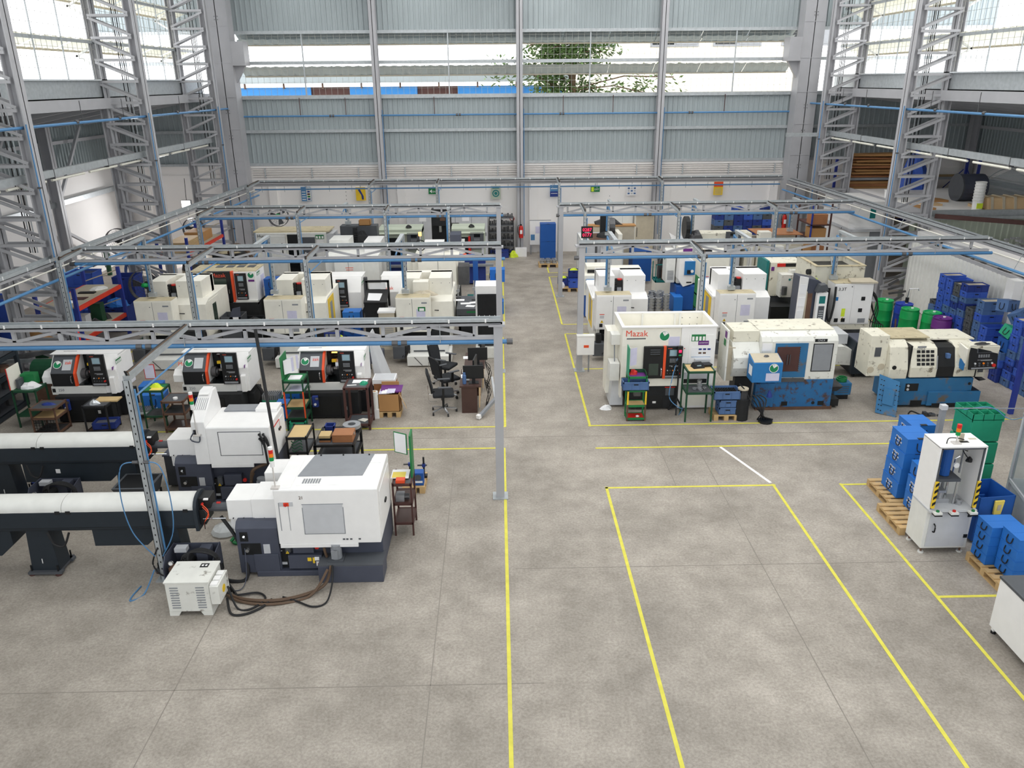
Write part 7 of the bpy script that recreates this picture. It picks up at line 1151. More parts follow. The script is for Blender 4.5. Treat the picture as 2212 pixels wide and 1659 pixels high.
t = thing('turning_centre', 'white lathe end with blue window box left of the yellow-door machine on the right', 'machine', (5.66, 25.25, 0)); part('base', t, 'toted', B(.15, 1.6, .05, 1.0, .05, .85), bev=.01); part('blue_tank', t, 'tote', B(-.0, .3, -.35, .3, .05, .6), bev=.008); part('end_cover', t, 'white', P([(.35, .85), (.66, .95), (.66, 1.7), (.2, 1.95), (.18, 1.1)], 'y', .0, .9), bev=.01); part('body', t, 'cream', B(.2, 1.9, .3, 1.1, .9, 1.9), bev=.01); b = part('blue_window', t, 'bluepaint', B(.36, .7, -.05, .02, 1.25, 1.7), bev=.006); part('gauge', b, 'white', Cy((.6, -.06, 1.38), (.6, -.08, 1.38), .05, 10)); part('fitting', b, 'black', B(.44, .54, -.1, -.05, 1.3, 1.42)); part('lower_slot', t, 'black', B(.45, .62, -.01, .0, .98, 1.02)); c = part('rear_cabinet', t, 'offwhite', B(-.15, .15, .4, 1.0, .9, 1.95), bev=.01); part('cabinet_vent', c, 'mgrey', *[B(-.1, .1, .39, .4, 1.0 + i * .04, 1.02 + i * .04) for i in range(8)], kind='stuff'); part('roof_sticker', t, 'purple', B(.35, .65, .29, .3, 1.95, 2.05)); part('roof_box', t, 'cream', B(.2, .75, .3, .8, 1.9, 2.1)); part('roof_vent', t, 'black', B(.85, 1.3, .3, .36, 1.92, 2.0)); badge(t, (-.152, .7, 1.7), .1, (math.pi / 2, 0, -math.pi / 2))
t = rack('document_stand', 'green document stand with framed sheet and blue crate of gloves by the blue window box', (6.35, 23.6, 0), .6, .5, ((.2, 'rust'), (.62, 'rust'), (1.05, 'wood')), 'dgreen', h=1.08, back=(.6, 1.6, 'green')); document_holder(t, .05, .1, 1.1, .3, .46); part('black_box', t, 'black', B(-.1, .18, -.15, .0, 1.05, 1.14))
crate('blue_crate', 'blue crate of hi-vis gloves on the green document stand', (6.35, 23.55, .63), .48, .4, .24, 'crateblue', fill='hivis')
t = generic_rear('old cream lathe with red name strip left of the 3.3T machine', (8.3, 23.75, 0), 1.9, 1.0, .9, 1.95, 'creamold', (('red_strip', 'red', (.2, .45, -.03, 0, 1.82, 1.92)), ('black_strip', 'black', (.45, .8, -.03, 0, 1.82, 1.92)), ('front_box', 'whiteold', (.25, .6, -.35, 0, .95, 1.65)), ('hood', 'whiteold', (.55, 1.25, -.2, 0, 1.55, 1.75)), ('dark_window', 'dgrey', (.75, 1.2, -.12, 0, 1.05, 1.5)), ('roof_hole', 'black', (1.0, 1.7, .2, .7, 1.95, 1.96)), ('gap', 'black', (1.25, 1.9, -.03, .0, 1.3, 1.75)), ('purple_sticker', 'purple', (.03, .12, -.02, 0, 1.7, 1.82)), ('teal_side', 'teal', (-.12, -.04, .0, .9, .4, 2.0)), ('black_box', 'blackmatt', (-.1, .6, -.7, -.1, .05, .75))), base='dgrey')
part('regulator', t, 'iron', Cy((.35, -.42, 1.05), (.35, -.42, 1.3), .08, 10)); part('gauge', t, 'teal', Cy((.5, -.355, 1.5), (.5, -.37, 1.5), .035, 10))
t = rack('document_stand', 'green perforated stand with red-framed sheet by the red-striped old lathe', (9.05, 22.85, 0), .5, .45, ((.3, 'wood'), (.62, 'ply'), (1.1, 'dgrey')), 'dgreen', h=1.12, back=(.6, 1.3, 'green')); document_holder(t, -.2, -.1, 1.2, .3, .4); part('white_cloth', t, 'paper', lump(.12, .08, .06, 8, 3), at=(.12, 0, 1.1)); part('hivis_vest', t, 'hivis', B(.1, .24, -.24, -.22, .58, .95))
t = rack('work_stand', 'dark steel table with red cloth in front of the green perforated stand', (8.24, 21.8, 0), .6, .6, ((.12, 'dirtyshelf'), (.5, 'mgrey')), 'dgrey', h=.5, lw=.04, cat='table'); part('red_cloth', t, 'red', lump(.14, .08, .08, 9, 2), at=(.08, .05, .5))
crate('dark_crate', 'dark crate of hi-vis gloves on a wooden board behind the second yellow-door machine', (8.1, 22.4, .1), .36, .3, .2, 'navyblack', fill='hivis'); single('wood_board', 'wooden board under the dark crate of gloves', 'board', 'wood', B(-.3, .3, -.25, .25, 0, .1), loc=(8.15, 22.3, 0)); tote('blue bin between the second yellow-door machine and the slanted grey door', (7.72, 20.45, 0), .4, .36, .45, 'toted'); tote('second blue bin beside the first, behind the worn white machine', (7.72, 20.9, 0), .36, .36, .45, 'toted')
for lab, x, w, ex in (('grey-white lathe with controller and black wheel beyond the rear right truss', 6.7, 2.0, 0), ('cream machine with flat wooden top and vent box at the rear right', 9.3, 1.6, 1), ('white machine end panel with slot left of the wooden-topped machine', 8.86, .38, 2)):
    t = generic_rear(lab, (x, 28.2, 0), w, 1.4, .4, 1.72, 'lgrey' if ex == 0 else 'creamold', (('front_cabinet', 'offwhite', (.1, w * .55, -.25, 0, .5, 1.6)), ('seam', 'dgrey', (w * .3, w * .3 + .01, -.255, -.25, .55, 1.55)), ('hood', 'creamold', (w * .3, w * .95, .5, 1.2, 1.72, 1.95))))
    if ex == 0: part('fan_wheel', t, 'black', Cy((.0, .4, 2.2), (.15, .4, 2.2), .4, 18)); part('slide', t, 'white', H([(-.3, -.1, 1.1), (.0, -.1, 1.1), (.0, .6, 1.1), (-.3, .6, 1.1), (-.5, .2, 1.9), (-.1, .2, 1.7), (-.1, .8, 1.75), (-.45, .8, 1.95)])); panel_face(t, .55, .5, (w - .3, -.02, 1.85), name='controller', scr='darkscreen', body='dgrey', title=None); part('side_wing', t, 'cream', B(w, w + .12, -.1, .8, 1.5, 1.8)); part('gear', t, 'iron', lump(.3, .2, .4, 10, 5), at=(.4, .3, 1.72))
    if ex == 1: part('wood_top', t, 'woodred', B(.0, w, .0, 1.3, 1.95, 1.98)); part('vent_box', t, 'cream', B(.0, .4, -.2, .2, 1.72, 2.1)); part('name_plate', t, 'putty', B(w * .7, w - .05, -.26, -.25, 1.62, 1.74)); part('carton', t, 'card', B(w + .05, w + .35, .0, .4, .0, 1.75))
# ---- back wall: crate stacks, extinguishers, posters, lamp
KCR = {}
def stack_crate(m, loc, lab, group, sx, sy, sz):
    k = (m, sx, sz)
    if k not in KCR: KCR[k] = crate('stack_crate', lab, loc, sx, sy, sz, m, group); return KCR[k]
    o = dup(KCR[k], loc, 0, lab); o['group'] = group; return o
CN = {'crateblue': 'blue', 'crategrey': 'grey', 'cratesteel': 'steel-blue', 'navy': 'navy', 'crategreen': 'green'}
rc = random.Random(3)
for i in range(6):
    n = (7, 7, 8, 7, 7, 8)[i]
    for k in range(n):
        m = rc.choice(('navy', 'crateblue', 'crategrey', 'navy', 'cratesteel'))
        stack_crate(m, (9.55 + i * .415, 34.6, k * .25), '%s crate, %s from the floor, %s back-wall stack' % (CN[m], ON[k], ('first', 'second', 'third', 'fourth', 'fifth', 'sixth')[i] + ' leftmost' if i == 0 else ('first', 'second', 'third', 'fourth', 'fifth', 'sixth')[i] + ' from left'), 'crates stacked at the back wall', .4, .55, .25)
crate('green_crate', 'green crate in front of the crate stacks at the back wall', (10.4, 33.6, .0), .45, .4, .9, 'crategreen', ribs=False)
def extinguisher(label, loc, h=.5):
    t = thing('fire_extinguisher', label, 'extinguisher', loc); part('cylinder', t, 'red', La([(.02, 0), (.09, .01), (.095, .05), (.095, h * .82), (.07, h * .93), (.03, h)], 14), smooth=True); part('label', t, 'white', P([(-.05, -.098), (.05, -.098), (.05, -.08), (-.05, -.08)], 'z', h * .35, h * .65)); part('valve', t, 'black', B(-.03, .03, -.05, .05, h, h + .05)); part('hose', t, 'black', T(Arc([(-.03, 0, h + .02), (-.13, -.02, h * .95), (-.14, -.03, h * .5), (-.1, -.04, h * .25)], 5), .014, 6)); part('bracket', t, 'red', B(-.1, .1, .06, .13, h * .6, h * .66)); return t
extinguisher('red fire extinguisher on the centre column of the back wall', (1.0, 34.75, .75), .55); extinguisher('red fire extinguisher hung on the right heavy column at the rear', (12.4, 34.4, 1.1), .6); extinguisher('red fire extinguisher on the left laced column behind the leftmost small lathe', (-10.7, 19.35, .85), .6)
text('O', .3, (.62, 35.24, 1.5), wb, 'red', name='round_mark')
def poster(label, x, w, h, m, z, y=35.2):
    t = thing('wall_poster', label, 'poster', (x, y, z)); part('sheet', t, m, B(-w / 2, w / 2, 0, .015, -h / 2, h / 2)); part('hanger', t, 'galv', B(-.02, .02, .0, .015, h / 2, h / 2 + .12)); return t
t = poster('blue and white safety poster at the left of the back wall', -8.3, .42, .6, 'pipeblue', 2.68); part('white_column', t, 'cream', B(.02, .2, -.004, 0, -.28, .28)); 
for i in range(5): part('pictogram', t, ('navy', 'green', 'brown', 'navy', 'rust')[i], B(.05, .17, -.008, -.004, -.25 + i * .105, -.18 + i * .105)); part('text_line', t, 'white', B(-.18, -.02, -.004, 0, -.24 + i * .105, -.21 + i * .105))
t = poster('yellow poster with a dark figure left of centre on the back wall', -5.94, .42, .56, 'yellow', 2.66); part('figure', t, 'navy', P([(-.12, .18), (-.02, .2), (.12, -.1), (.12, -.24), (.04, -.24), (.02, -.05)], 'y', -.004, 0)); part('top_strip', t, 'dgrey', B(-.2, .2, -.004, 0, .2, .26))
t = poster('green running-man exit sign left of the centre column', -2.79, .42, .25, 'green', 2.74); part('arrow', t, 'white', P([(-.16, 0), (-.06, .08), (-.06, -.08)], 'y', -.004, 0)); text('EXIT', .1, (.07, -.004, -.02), t, 'white')
t = poster('pale green poster with a round emblem beside the centre column', -.08, .42, .56, 'fibre', 2.66); part('emblem', t, 'teal', Ring((0, -.004, -.04), .13, .05, .006, 20, 'y')); part('emblem_core', t, 'teal', Cy((0, 0, -.04), (0, -.006, -.04), .07, 14)); part('title', t, 'teal', B(-.15, .15, -.004, 0, .17, .2))
t = poster('blue poster right of the centre column on the back wall', 2.46, .36, .5, 'pipeblue', 2.7); part('lower_half', t, 'navy', B(-.18, .18, -.004, 0, -.25, -.02)); part('text_line', t, 'white', B(-.14, .14, -.006, -.004, .08, .11)); part('text_line', t, 'white', B(-.14, .14, -.006, -.004, -.12, -.1))
t = poster('green exit sign right of the centre column', 4.25, .4, .25, 'green', 2.76); part('door_mark', t, 'hivis', B(-.17, -.06, -.004, 0, -.1, .08)); text('EXIT', .1, (.07, -.004, -.02), t, 'white')
t = poster('white notice with rows of small pictures on the back wall', 5.85, .42, .5, 'paper', 2.72)
for i in range(12): part('small_picture', t, 'lgrey' if i % 2 else 'cratesteel', B(-.18 + (i % 3) * .13, -.09 + (i % 3) * .13, -.004, 0, -.2 + (i // 3) * .11, -.13 + (i // 3) * .11))
t = poster('yellow and orange notice at the right of the back wall', 9.63, .4, .58, 'yellow', 2.74); part('orange_top', t, 'orange', B(-.2, .2, -.004, 0, .06, .27)); 
for i in range(5): part('text_line', t, 'topdirt', B(-.15, .15, -.004, 0, -.24 + i * .05, -.22 + i * .05))
t = thing('flood_lamp', 'glaring white work lamp at the left end of the back wall', 'lamp', (-13.3, 34.6, 2.35)); part('housing', t, 'mgrey', B(-.2, .2, .0, .15, -.2, .2)); part('lit_face', t, 'glow', B(-.18, .18, -.01, .0, -.18, .18)); part('cable', t, 'cable', T([(0, .1, .2), (.05, .1, 1.1)], .012, 5)); part('stand', t, 'galv', R((0, .1, -.2), (0, .1, -2.35), .04)); l = bpy.data.lights.new('flood_lamp_light', 'AREA'); l.energy = 160; l.size = .4; o = bpy.data.objects.new('flood_lamp_light', l); COL.objects.link(o); o.location = (-13.3, 34.5, 2.35); o.rotation_euler = (math.radians(-70), 0, 0)
# ================================================================ RIGHT SIDE: crate wall, barrels, partition, mezzanine
p = setting(part('partition_right', None, 'steel', B(13.72, 13.78, 18.6, 26.0, 2.12, 2.22)))
cladding(p, (13.7, 26.0), (13.7, 18.6), .02, 2.14, 'offwhite', 1.0)
part('partition_post', p, 'white', B(13.45, 13.8, 20.0, 20.35, 0, 2.2)); part('partition_post', p, 'steel', B(13.72, 13.8, 25.9, 26.0, 0, 2.2)); part('white_duct', p, 'white', B(13.85, 14.15, 18.6, 26, 2.25, 2.45)); part('cable_tray', p, 'plaster', B(14.4, 14.9, 18.6, 27, 2.3, 2.42))
t = single('rubble_heap', 'grey rubble and broken offcuts heaped behind the white partition', 'rubble', 'rubble', loc=(16.2, 21.8, 1.4), kind='stuff', *[(lambda c, s: B(c[0] - s, c[0] + s, c[1] - s * .7, c[1] + s * .7, c[2] - s * .4, c[2] + s * .4))((random.uniform(-1.3, 1.8), random.uniform(-4.5, 4.2), random.uniform(.31, .8)), random.uniform(.03, .1)) for _ in range(900)])
single('rubble_platform', 'low roof slab carrying the grey rubble behind the white partition', 'platform', 'plaster', B(-1.55, 2.2, -5, 4.6, 0, .25), B(-1.5, -1.35, -5, 4.6, -1.4, 0), B(1.9, 2.1, -5, 4.6, -1.4, 0), loc=(16.2, 21.8, 1.4), kind='stuff')
fp = thing('fibre_screen', 'tall corrugated translucent screen panel under the storage platform on the right', 'screen', (0, 0, 0))
cladding(fp, (13.9, 26.7), (20.4, 26.7), .02, 2.75, 'fibre', 1.1)
part('red_rail', fp, 'brown', R((14.6, 26.5, 2.85), (20.4, 23.5, 2.72), .1, .14)); part('side_rail', fp, 'galv', B(13.9, 20.4, 26.62, 26.7, 2.7, 2.8))
mz = setting(part('mezzanine_floor', None, 'plaster', B(14.4, 20.5, 26.9, 33.2, 2.78, 2.9)))
part('edge_beam', mz, 'galv', B(14.4, 20.5, 26.8, 26.95, 2.72, 2.98)); part('edge_beam', mz, 'steel', B(14.36, 14.48, 26.9, 33.2, 2.72, 2.98))
for i in range(7): part('loose_board', mz, 'cardl' if i % 2 else 'card', H([(14.5 + i * .7, 27.5 + (i % 3) * .9, 2.9), (15.1 + i * .7, 27.4 + (i % 3) * .9, 2.9), (15.2 + i * .7, 28.2 + (i % 3) * .9, 2.9), (14.6 + i * .7, 28.3 + (i % 3) * .9, 2.9), (14.5 + i * .7, 27.5 + (i % 3) * .9, 2.94), (15.1 + i * .7, 27.4 + (i % 3) * .9, 2.98), (15.2 + i * .7, 28.2 + (i % 3) * .9, 2.94), (14.6 + i * .7, 28.3 + (i % 3) * .9, 3.0)]))
def pail_stack(label, loc, n):
    t = thing('pail_stack', label, 'buckets', loc)
    for i in range(n): part('pail', t, 'white', La([(.15, 0), (.17, .3), (.18, .32), (.165, .33)], 14), at=(0, 0, i * .1)); part('rim', t, 'offwhite', Ring((0, 0, .33 + i * .1), .175, .02, .03, 16))
    part('green_label', t, 'hivis', P([(-.1, -.165), (.1, -.165), (.1, -.14), (-.1, -.14)], 'z', .06, .24)); return t
pail_stack('white pail with green label on the platform edge by the right laced column', (14.75, 30.2, 2.9), 1); pail_stack('tall stack of nested white pails on the storage platform at the right', (16.5, 27.4, 2.9), 7)
t = thing('plastic_tank', 'beige ribbed plastic cover lying on the storage platform at the right', 'cover', (17.7, 27.6, 2.9)); part('shell', t, 'cardl', P([(-.45, 0), (-.3, .42), (.3, .42), (.45, 0)], 'x', -.95, .95), bev=.04)
for i in range(5): part('rib', t, 'putty', P([(-.48, 0), (-.33, .45), (.33, .45), (.48, 0)], 'x', -.8 + i * .4 - .04, -.8 + i * .4 + .04))
t = thing('grey_drum', 'large dark grey drum lying on the storage platform behind the beige cover', 'drum', (17.4, 29.6, 2.9)); part('barrel', t, 'slate', Cy((-.45, 0, .48), (.45, 0, .48), .48, 18)); part('barrel_rim', t, 'dgrey', Cy((-.5, 0, .48), (-.45, 0, .48), .5, 18))
t = thing('wire_cage', 'white wire arch leaning on the outer wall behind the grey drum', 'cage', (19.0, 29.8, 2.9)); part('arch', t, 'galv', T(Arc([(-.9, 0, 0), (-.8, 0, .8), (0, 0, 1.15), (.8, 0, .8), (.9, 0, 0)], 6), .02, 6)); part('sheet', t, 'pane', P([(-.85, 0), (-.75, .75), (0, 1.1), (.75, .75), (.85, 0)], 'y', -.005, .005))
for i in range(4): part('wire', t, 'galv', R((-.85, 0, .2 + i * .22), (.85, 0, .2 + i * .22), .012))
def high_rack(label, loc, w, loads):
    t = thing('pallet_rack', label, 'rack', loc)
    for x in (0, w):
        for y in (0, .9): part('upright', t, 'rackblue', B(x - .05, x + .05, y - .04, y + .04, 0, 4.0))
    for z in (1.6, 2.6, 3.3): part('beam', t, 'mgrey' if z > 2 else 'rackblue', B(.05, w - .05, -.03, .03, z - .1, z)); part('beam', t, 'mgrey', B(.05, w - .05, .87, .93, z - .1, z)); part('deck', t, 'wood', B(.05, w - .05, .03, .87, z - .03, z))
    part('brace', t, 'rackblue', R((w, 0, 2.6), (w, .9, 3.6), .03)); part('brace', t, 'rackblue', R((w - .9, .92, 2.7), (w - .1, .92, 3.5), .03)); return t
high_rack('blue pallet rack loaded with flattened cardboard behind the right laced columns', (14.4, 33.6, 0), 5.6, 0)
for i in range(8): single('cardboard_bale', ('lowest', 'second', 'third', 'fourth', 'fifth', 'sixth', 'seventh', 'topmost')[i] + ' layer of the crumpled brown cardboard pile on the high rack', 'cardboard', 'card' if i % 3 else 'woodred', H([(-.95 + .05 * (i % 3), -.4, 0), (.95 - .1 * (i % 2), -.4 - .05 * (i % 3), 0), (.95, .4, 0), (-.9, .4, 0), (-.95, -.42, .08), (.9, -.44, .06 + .05 * (i % 2)), (.9, .4, .09), (-.9, .4, .06)]), loc=(15.6 + .06 * (i % 3), 34.05, 3.31 + i * .12), rz=.04 * (i % 3 - 1), group='cardboard on the high rack')
for i in range(5): single('cardboard_bale', ('lowest', 'second', 'third', 'fourth', 'topmost')[i] + ' layer of the cardboard on the middle deck of the high rack', 'cardboard', 'woodred' if i % 2 else 'card', B(-.95, .95, -.4, .4, 0, .1), loc=(15.6 + .04 * (i % 2), 34.05, 2.61 + i * .11), group='cardboard on the middle deck')
single('tarpaulin', 'blue tarpaulin bundle with white print hung behind the nearer right laced column', 'tarpaulin', 'crateblue', lump(.6, .3, 1.6, 11, 3), loc=(17.0, 33.0, 2.9)); 
t = thing('storage_room', 'large white cabinet block with grey side behind the 3.3T machine', 'cabinet', (12.78, 28.9, 0)); part('upper_box', t, 'white', B(0, 1.35, .0, 2.4, 2.05, 3.0), bev=.01); part('lower_box', t, 'white', B(.05, .75, -.2, 2.2, .1, 1.95), bev=.01); part('grey_side', t, 'mgrey', B(.75, 1.35, -.18, 2.2, .1, 1.95)); part('top_ledge', t, 'lgrey', B(.0, 1.4, -.25, 2.3, 1.95, 2.05)); part('blue_note', t, 'teal', B(.75, .95, -.012, 0, 2.4, 2.9)); part('plinth', t, 'dgrey', B(.05, 1.3, -.15, 2.2, 0, .1))
t = thing('lumber_rack', 'dark red-brown rack of cartons left of the white cabinet block', 'rack', (11.3, 28.6, 0)); 
for i in range(5): part('shelf', t, 'brown', B(0, .7, 0, 1.4, .2 + i * .5, .24 + i * .5)); part('carton', t, 'card' if i % 2 else 'woodred', B(.05, .6, .05, .6, .24 + i * .5, .6 + i * .5))
for x in (0, .68): part('upright', t, 'rackblue' if x == 0 else 'brown', B(x, x + .05, 0, .05, 0, 3.0)); part('upright', t, 'brown', B(x, x + .05, 1.35, 1.4, 0, 3.0))
tote('blue printed tote on the floor in front of the red-brown carton rack', (10.9, 26.6, .5), .7, .5, .6, 'tote', words=None); single('tote_plinth', 'low carton under the blue printed tote by the carton rack', 'box', 'card', B(-.4, .4, -.3, .3, 0, .5), loc=(10.9, 26.6, 0))
for i in range(7): single('steel_offcut', ('first', 'second', 'third', 'fourth', 'fifth', 'sixth', 'seventh')[i] + ' steel angle of the tangle lying inside the foot of the nearer right laced column', 'offcut', 'iron', R((-.26, -.05, 0), (.26, .06, .1), .06), loc=(13.25, 25.0 + i * .17, .06 + i * .13), rz=.4 * (i % 3 - 1), group='steel offcuts at the column foot')
# barrels
def barrel(label, loc, m, lid=True):
    t = thing('barrel', label, 'barrel', loc); part('drum', t, m, La([(.2, 0), (.245, .03), (.26, .12), (.26, .28), (.268, .3), (.26, .32), (.26, .6), (.268, .62), (.26, .64), (.26, .8), (.235, .86), (.25, .87), (.25, .9), (.22, .9), (.2, .875), (.05, .875)], 20), smooth=True); part('bung', t, 'white', Cy((.1, .08, .875), (.1, .08, .9), .04, 10)); part('bung', t, m, Cy((-.1, -.06, .875), (-.1, -.06, .9), .03, 10)); return t
barrel('green plastic barrel farthest left of the five, without a label', (11.7, 23.15, 0), 'barrelgreen'); b = barrel('blue plastic barrel with orange sticker and hand pump on top', (12.08, 22.72, 0), 'barrelblue'); barrel('green plastic barrel in the middle, behind the labelled one', (11.98, 22.15, 0), 'barrelgreen'); c = barrel('green plastic barrel with white paper label in front', (12.42, 21.75, 0), 'barrelgreen'); barrel('purple plastic barrel at the right of the row', (12.42, 21.2, 0), 'purple')
part('orange_sticker', b, 'orange', Cy((-.12, -.245, .42), (-.13, -.26, .42), .07, 12)); part('pump_body', b, 'black', Cy((.1, .08, .9), (.1, .08, 1.05), .05, 8)); part('pump_pipe', b, 'chrome', T([(.1, .08, 1.05), (.12, .08, 1.32), (.35, .0, 1.34), (.36, 0, 1.28)], .014, 6))
part('paper_label', c, 'paper', P([(-.1, -.262), (.14, -.24), (.2, -.2), (.19, -.19), (.13, -.22), (-.1, -.25)], 'z', .32, .6)); text('13', .1, (.05, -.268, .5), c, 'dgrey', rot=(math.pi / 2, 0, .15)); text('DEO GREEN', .03, (.05, -.268, .38), c, 'rust', rot=(math.pi / 2, 0, .15))
# crate wall against the partition
CW = [(22.55, 13.1, 6, 'g'), (22.05, 13.0, 10, 'b'), (21.68, 13.0, 10, 'b'), (21.31, 13.0, 10, 'm'), (20.92, 13.0, 10, 'm'), (20.5, 13.0, 7, 'g'), (20.1, 13.0, 9, 'b'), (19.72, 12.98, 6, 'b'), (18.55, 12.7, 4, 'm'), (18.18, 12.8, 9, 'm'), (17.83, 12.82, 8, 'm'), (17.48, 12.82, 8, 'm'), (17.12, 12.84, 8, 'm'), (16.76, 12.84, 7, 'm'), (18.9, 13.3, 7, 'm'), (19.3, 13.3, 6, 'b')]
NM = ('grey stack beside the purple barrel', 'tall stack next to the grey one', 'second tall stack from the barrels', 'third tall stack from the barrels', 'fourth tall stack from the barrels', 'shorter grey stack in mid-row', 'blue stack past the shorter grey one', 'low stack hidden by the cream lathe', 'short stack under the tilted green tote', 'tall stack nearest the green tote', 'second tall stack past the green tote', 'third tall stack past the green tote', 'fourth tall stack past the green tote', 'last stack near the blue rack upright', 'rear stack behind the green tote', 'rear stack left of the green tote')
PAL = {'b': ('crateblue', 'crateblue', 'crateblue', 'cratesteel'), 'g': ('crategrey', 'crategrey', 'cratesteel'), 'm': ('crateblue', 'cratesteel', 'crategrey', 'cratesteel', 'crateblue', 'navy')}
tops = []
for (y, x, n, pl), nm in zip(CW, NM):
    z = 0
    for k in range(n):
        m = rc.choice(PAL[pl])
        if nm.startswith('third tall stack past') and k == 4: m = 'crategreen'
        h = .2 if rc.random() < .75 else .16
        o = stack_crate(m, (x + rc.uniform(-.012, .012), y + rc.uniform(-.01, .01), z), '%s crate, %s from the floor in the %s' % (CN[m], ON[k], nm), 'crates along the white partition', .58, .34, h); z += h
    tops.append((x, y, z))
for i in (1, 3, 4, 6, 9): x, y, z = tops[i]; papers('white foam liner topping the ' + NM[i], (x, y, z - .05), .5, .26, 0, 'putty', .03, 'foam_liner', 'liner')
tote('steel-blue tote on top of the short stack below the tilted green tote', (12.72, 18.55, tops[8][2]), .46, .4, .32, 'toted')
o = tote('green tote tilted on the short stack beside the tall crates', (12.68, 18.62, 1.12), .42, .36, .28, 'crategreen', lid=False); o.rotation_euler = (.25, .3, .2)
o = tote('light blue tote tumbled against the tall stack above the green tote', (13.0, 18.75, 1.52), .38, .34, .28, 'cratesteel', lid=False); o.rotation_euler = (-.5, -.25, .5)
o = tote('steel-blue tote perched highest in the gap between the tall crate stacks', (12.92, 19.3, 1.6), .38, .34, .3, 'cratesteel'); o.rotation_euler = (-.1, .1, .3)
tote('steel-blue tote hanging on the side of the grey stack by the purple barrel', (12.78, 22.42, .62), .1, .34, .3, 'cratesteel', handle=False)
t = thing('coolant_motor', 'teal motor pump with hoses on the floor behind the 3.3T machine', 'pump', (10.75, 20.9, 0)); part('motor', t, 'teal', Cy((0, 0, .05), (0, 0, .36), .13, 12)); part('cap', t, 'dgrey', Cy((0, 0, .36), (0, 0, .4), .1, 12)); part('pump_box', t, 'dirtyshelf', B(-.5, -.15, -.2, .2, 0, .45)); part('hose_bundle', t, 'cable', *[T(Arc([(-.3, .0, .4), (-.2 + .1 * i, -.2, .7 - .1 * i), (.1 + .1 * i, .1, .5), (.1, .3, .05)], 5), .02, 5) for i in range(5)], kind='stuff'); part('red_hose', t, 'brown', T(Arc([(.3, .2, .9), (.15, -.1, .5), (-.2, -.3, .2), (-.4, -.4, .03)], 5), .025, 6))
# ================================================================ LEFT SIDE: racks, bins, fan, person
def shelf_rack(label, x, y0, y1, levels, tops_, mb='rackred'):
    t = thing('pallet_rack', label, 'rack', (x, y0, 0)); L = y1 - y0
    for dx in (-1.05, 0):
        for y in (0, L): part('upright', t, 'rackblue', B(dx - .045, dx + .045, y - .04, y + .04, 0, 2.15))
    for z in levels:
        for dx in (-1.05, 0): part('beam', t, mb, B(dx - .03, dx + .03, .04, L - .04, z - .11, z))
        part('deck', t, 'putty', B(-1.02, -.03, .02, L - .02, z - .03, z + .005))
        part('brace', t, 'putty', R((-1.05, L, z + .1), (0, L, z + .45), .03))
    return t
t = shelf_rack('red-beamed blue rack with cluttered pale shelf between the left laced columns', -11.3, 20.75, 23.4, (.75, 1.62), 0)
part('keyboard', t, 'black', B(-.7, -.25, 1.5, 1.66, 1.625, 1.66)); part('red_folder', t, 'brown', B(-.55, -.2, .8, 1.1, 1.625, 1.64)); part('white_sheets', t, 'paper', lump(.25, .2, .04, 9, 2), at=(-.6, .6, 1.625)); part('pale_rag', t, 'offwhite', lump(.25, .3, .05, 9, 4), at=(-.4, 2.1, 1.625))
for i in range(8): part('stored_tools', t, 'iron' if i % 3 else 'dirtyshelf', lump(.18, .14, .18, 8, i), at=(-.3 - .35 * (i % 2), .3 + i * .28, .755))
part('green_can', t, 'dgreen', B(-.5, -.2, 1.6, 1.85, .755, 1.3)); part('white_tin', t, 'lgrey', B(-.45, -.2, .7, 1.0, .755, 1.2))
t = shelf_rack('red-beamed blue rack holding boards farther back at the left', -10.95, 28.0, 31.8, (.75, 1.6), 0)
for i in range(7): part('stored_board', t, 'ply' if i % 2 else 'cardl', B(-.95 + .03 * i, -.1, .1, 1.6, 1.61 + i * .05, 1.65 + i * .05))
part('carton', t, 'card', B(-.9, -.2, 2.2, 3.2, 1.61, 1.95)); part('stored_tools', t, 'dirtyshelf', lump(.4, .6, .4, 10, 3), at=(-.5, 1.5, .755))
t = thing('tool_rack', 'dark loaded shelf rack of fixtures at the left edge beside the leftmost small lathe', 'rack', (-11.4, 14.6, 0))
for y in (0, 1.65, 3.3):
    for dx in (-.8, 0): part('upright', t, 'navyblack', B(dx - .04, dx + .04, y - .04, y + .04, 0, 1.5))
for z in (.12, .52, .95, 1.38):
    part('beam', t, 'navyblack', B(-.03, .03, 0, 3.3, z - .1, z)); part('deck', t, 'dgrey', B(-.8, 0, 0, 3.3, z - .03, z))
    for i in range(11): part('fixture', t, ('dirtyshelf', 'iron', 'blackmatt', 'dgrey', 'rust')[(i * 3 + int(z * 10)) % 5], (lump(.14, .13, random.uniform(.12, .28), 8, i) if i % 2 else Cy((0, 0, 0), (0, 0, random.uniform(.1, .24)), random.uniform(.08, .15), 10)), at=(-.25 - .3 * (i % 2), .18 + i * .29, z))
    part('shelf_label', t, 'white', B(.03, .034, 1.0 + z, 1.12 + z, z - .08, z - .03))
bins = ((-12.6, 24.6, 0, .8, .6), (-13.0, 25.45, 0, .8, .9), (-13.5, 24.7, 0, .8, 1.2), (-12.1, 25.6, .0, .7, 1.4), (-13.6, 25.8, 0, .9, 1.5), (-11.9, 24.2, 0, .7, .75), (-14.6, 22.6, 0, 1.0, 1.5), (-14.5, 21.2, 0, 1.0, 1.5))
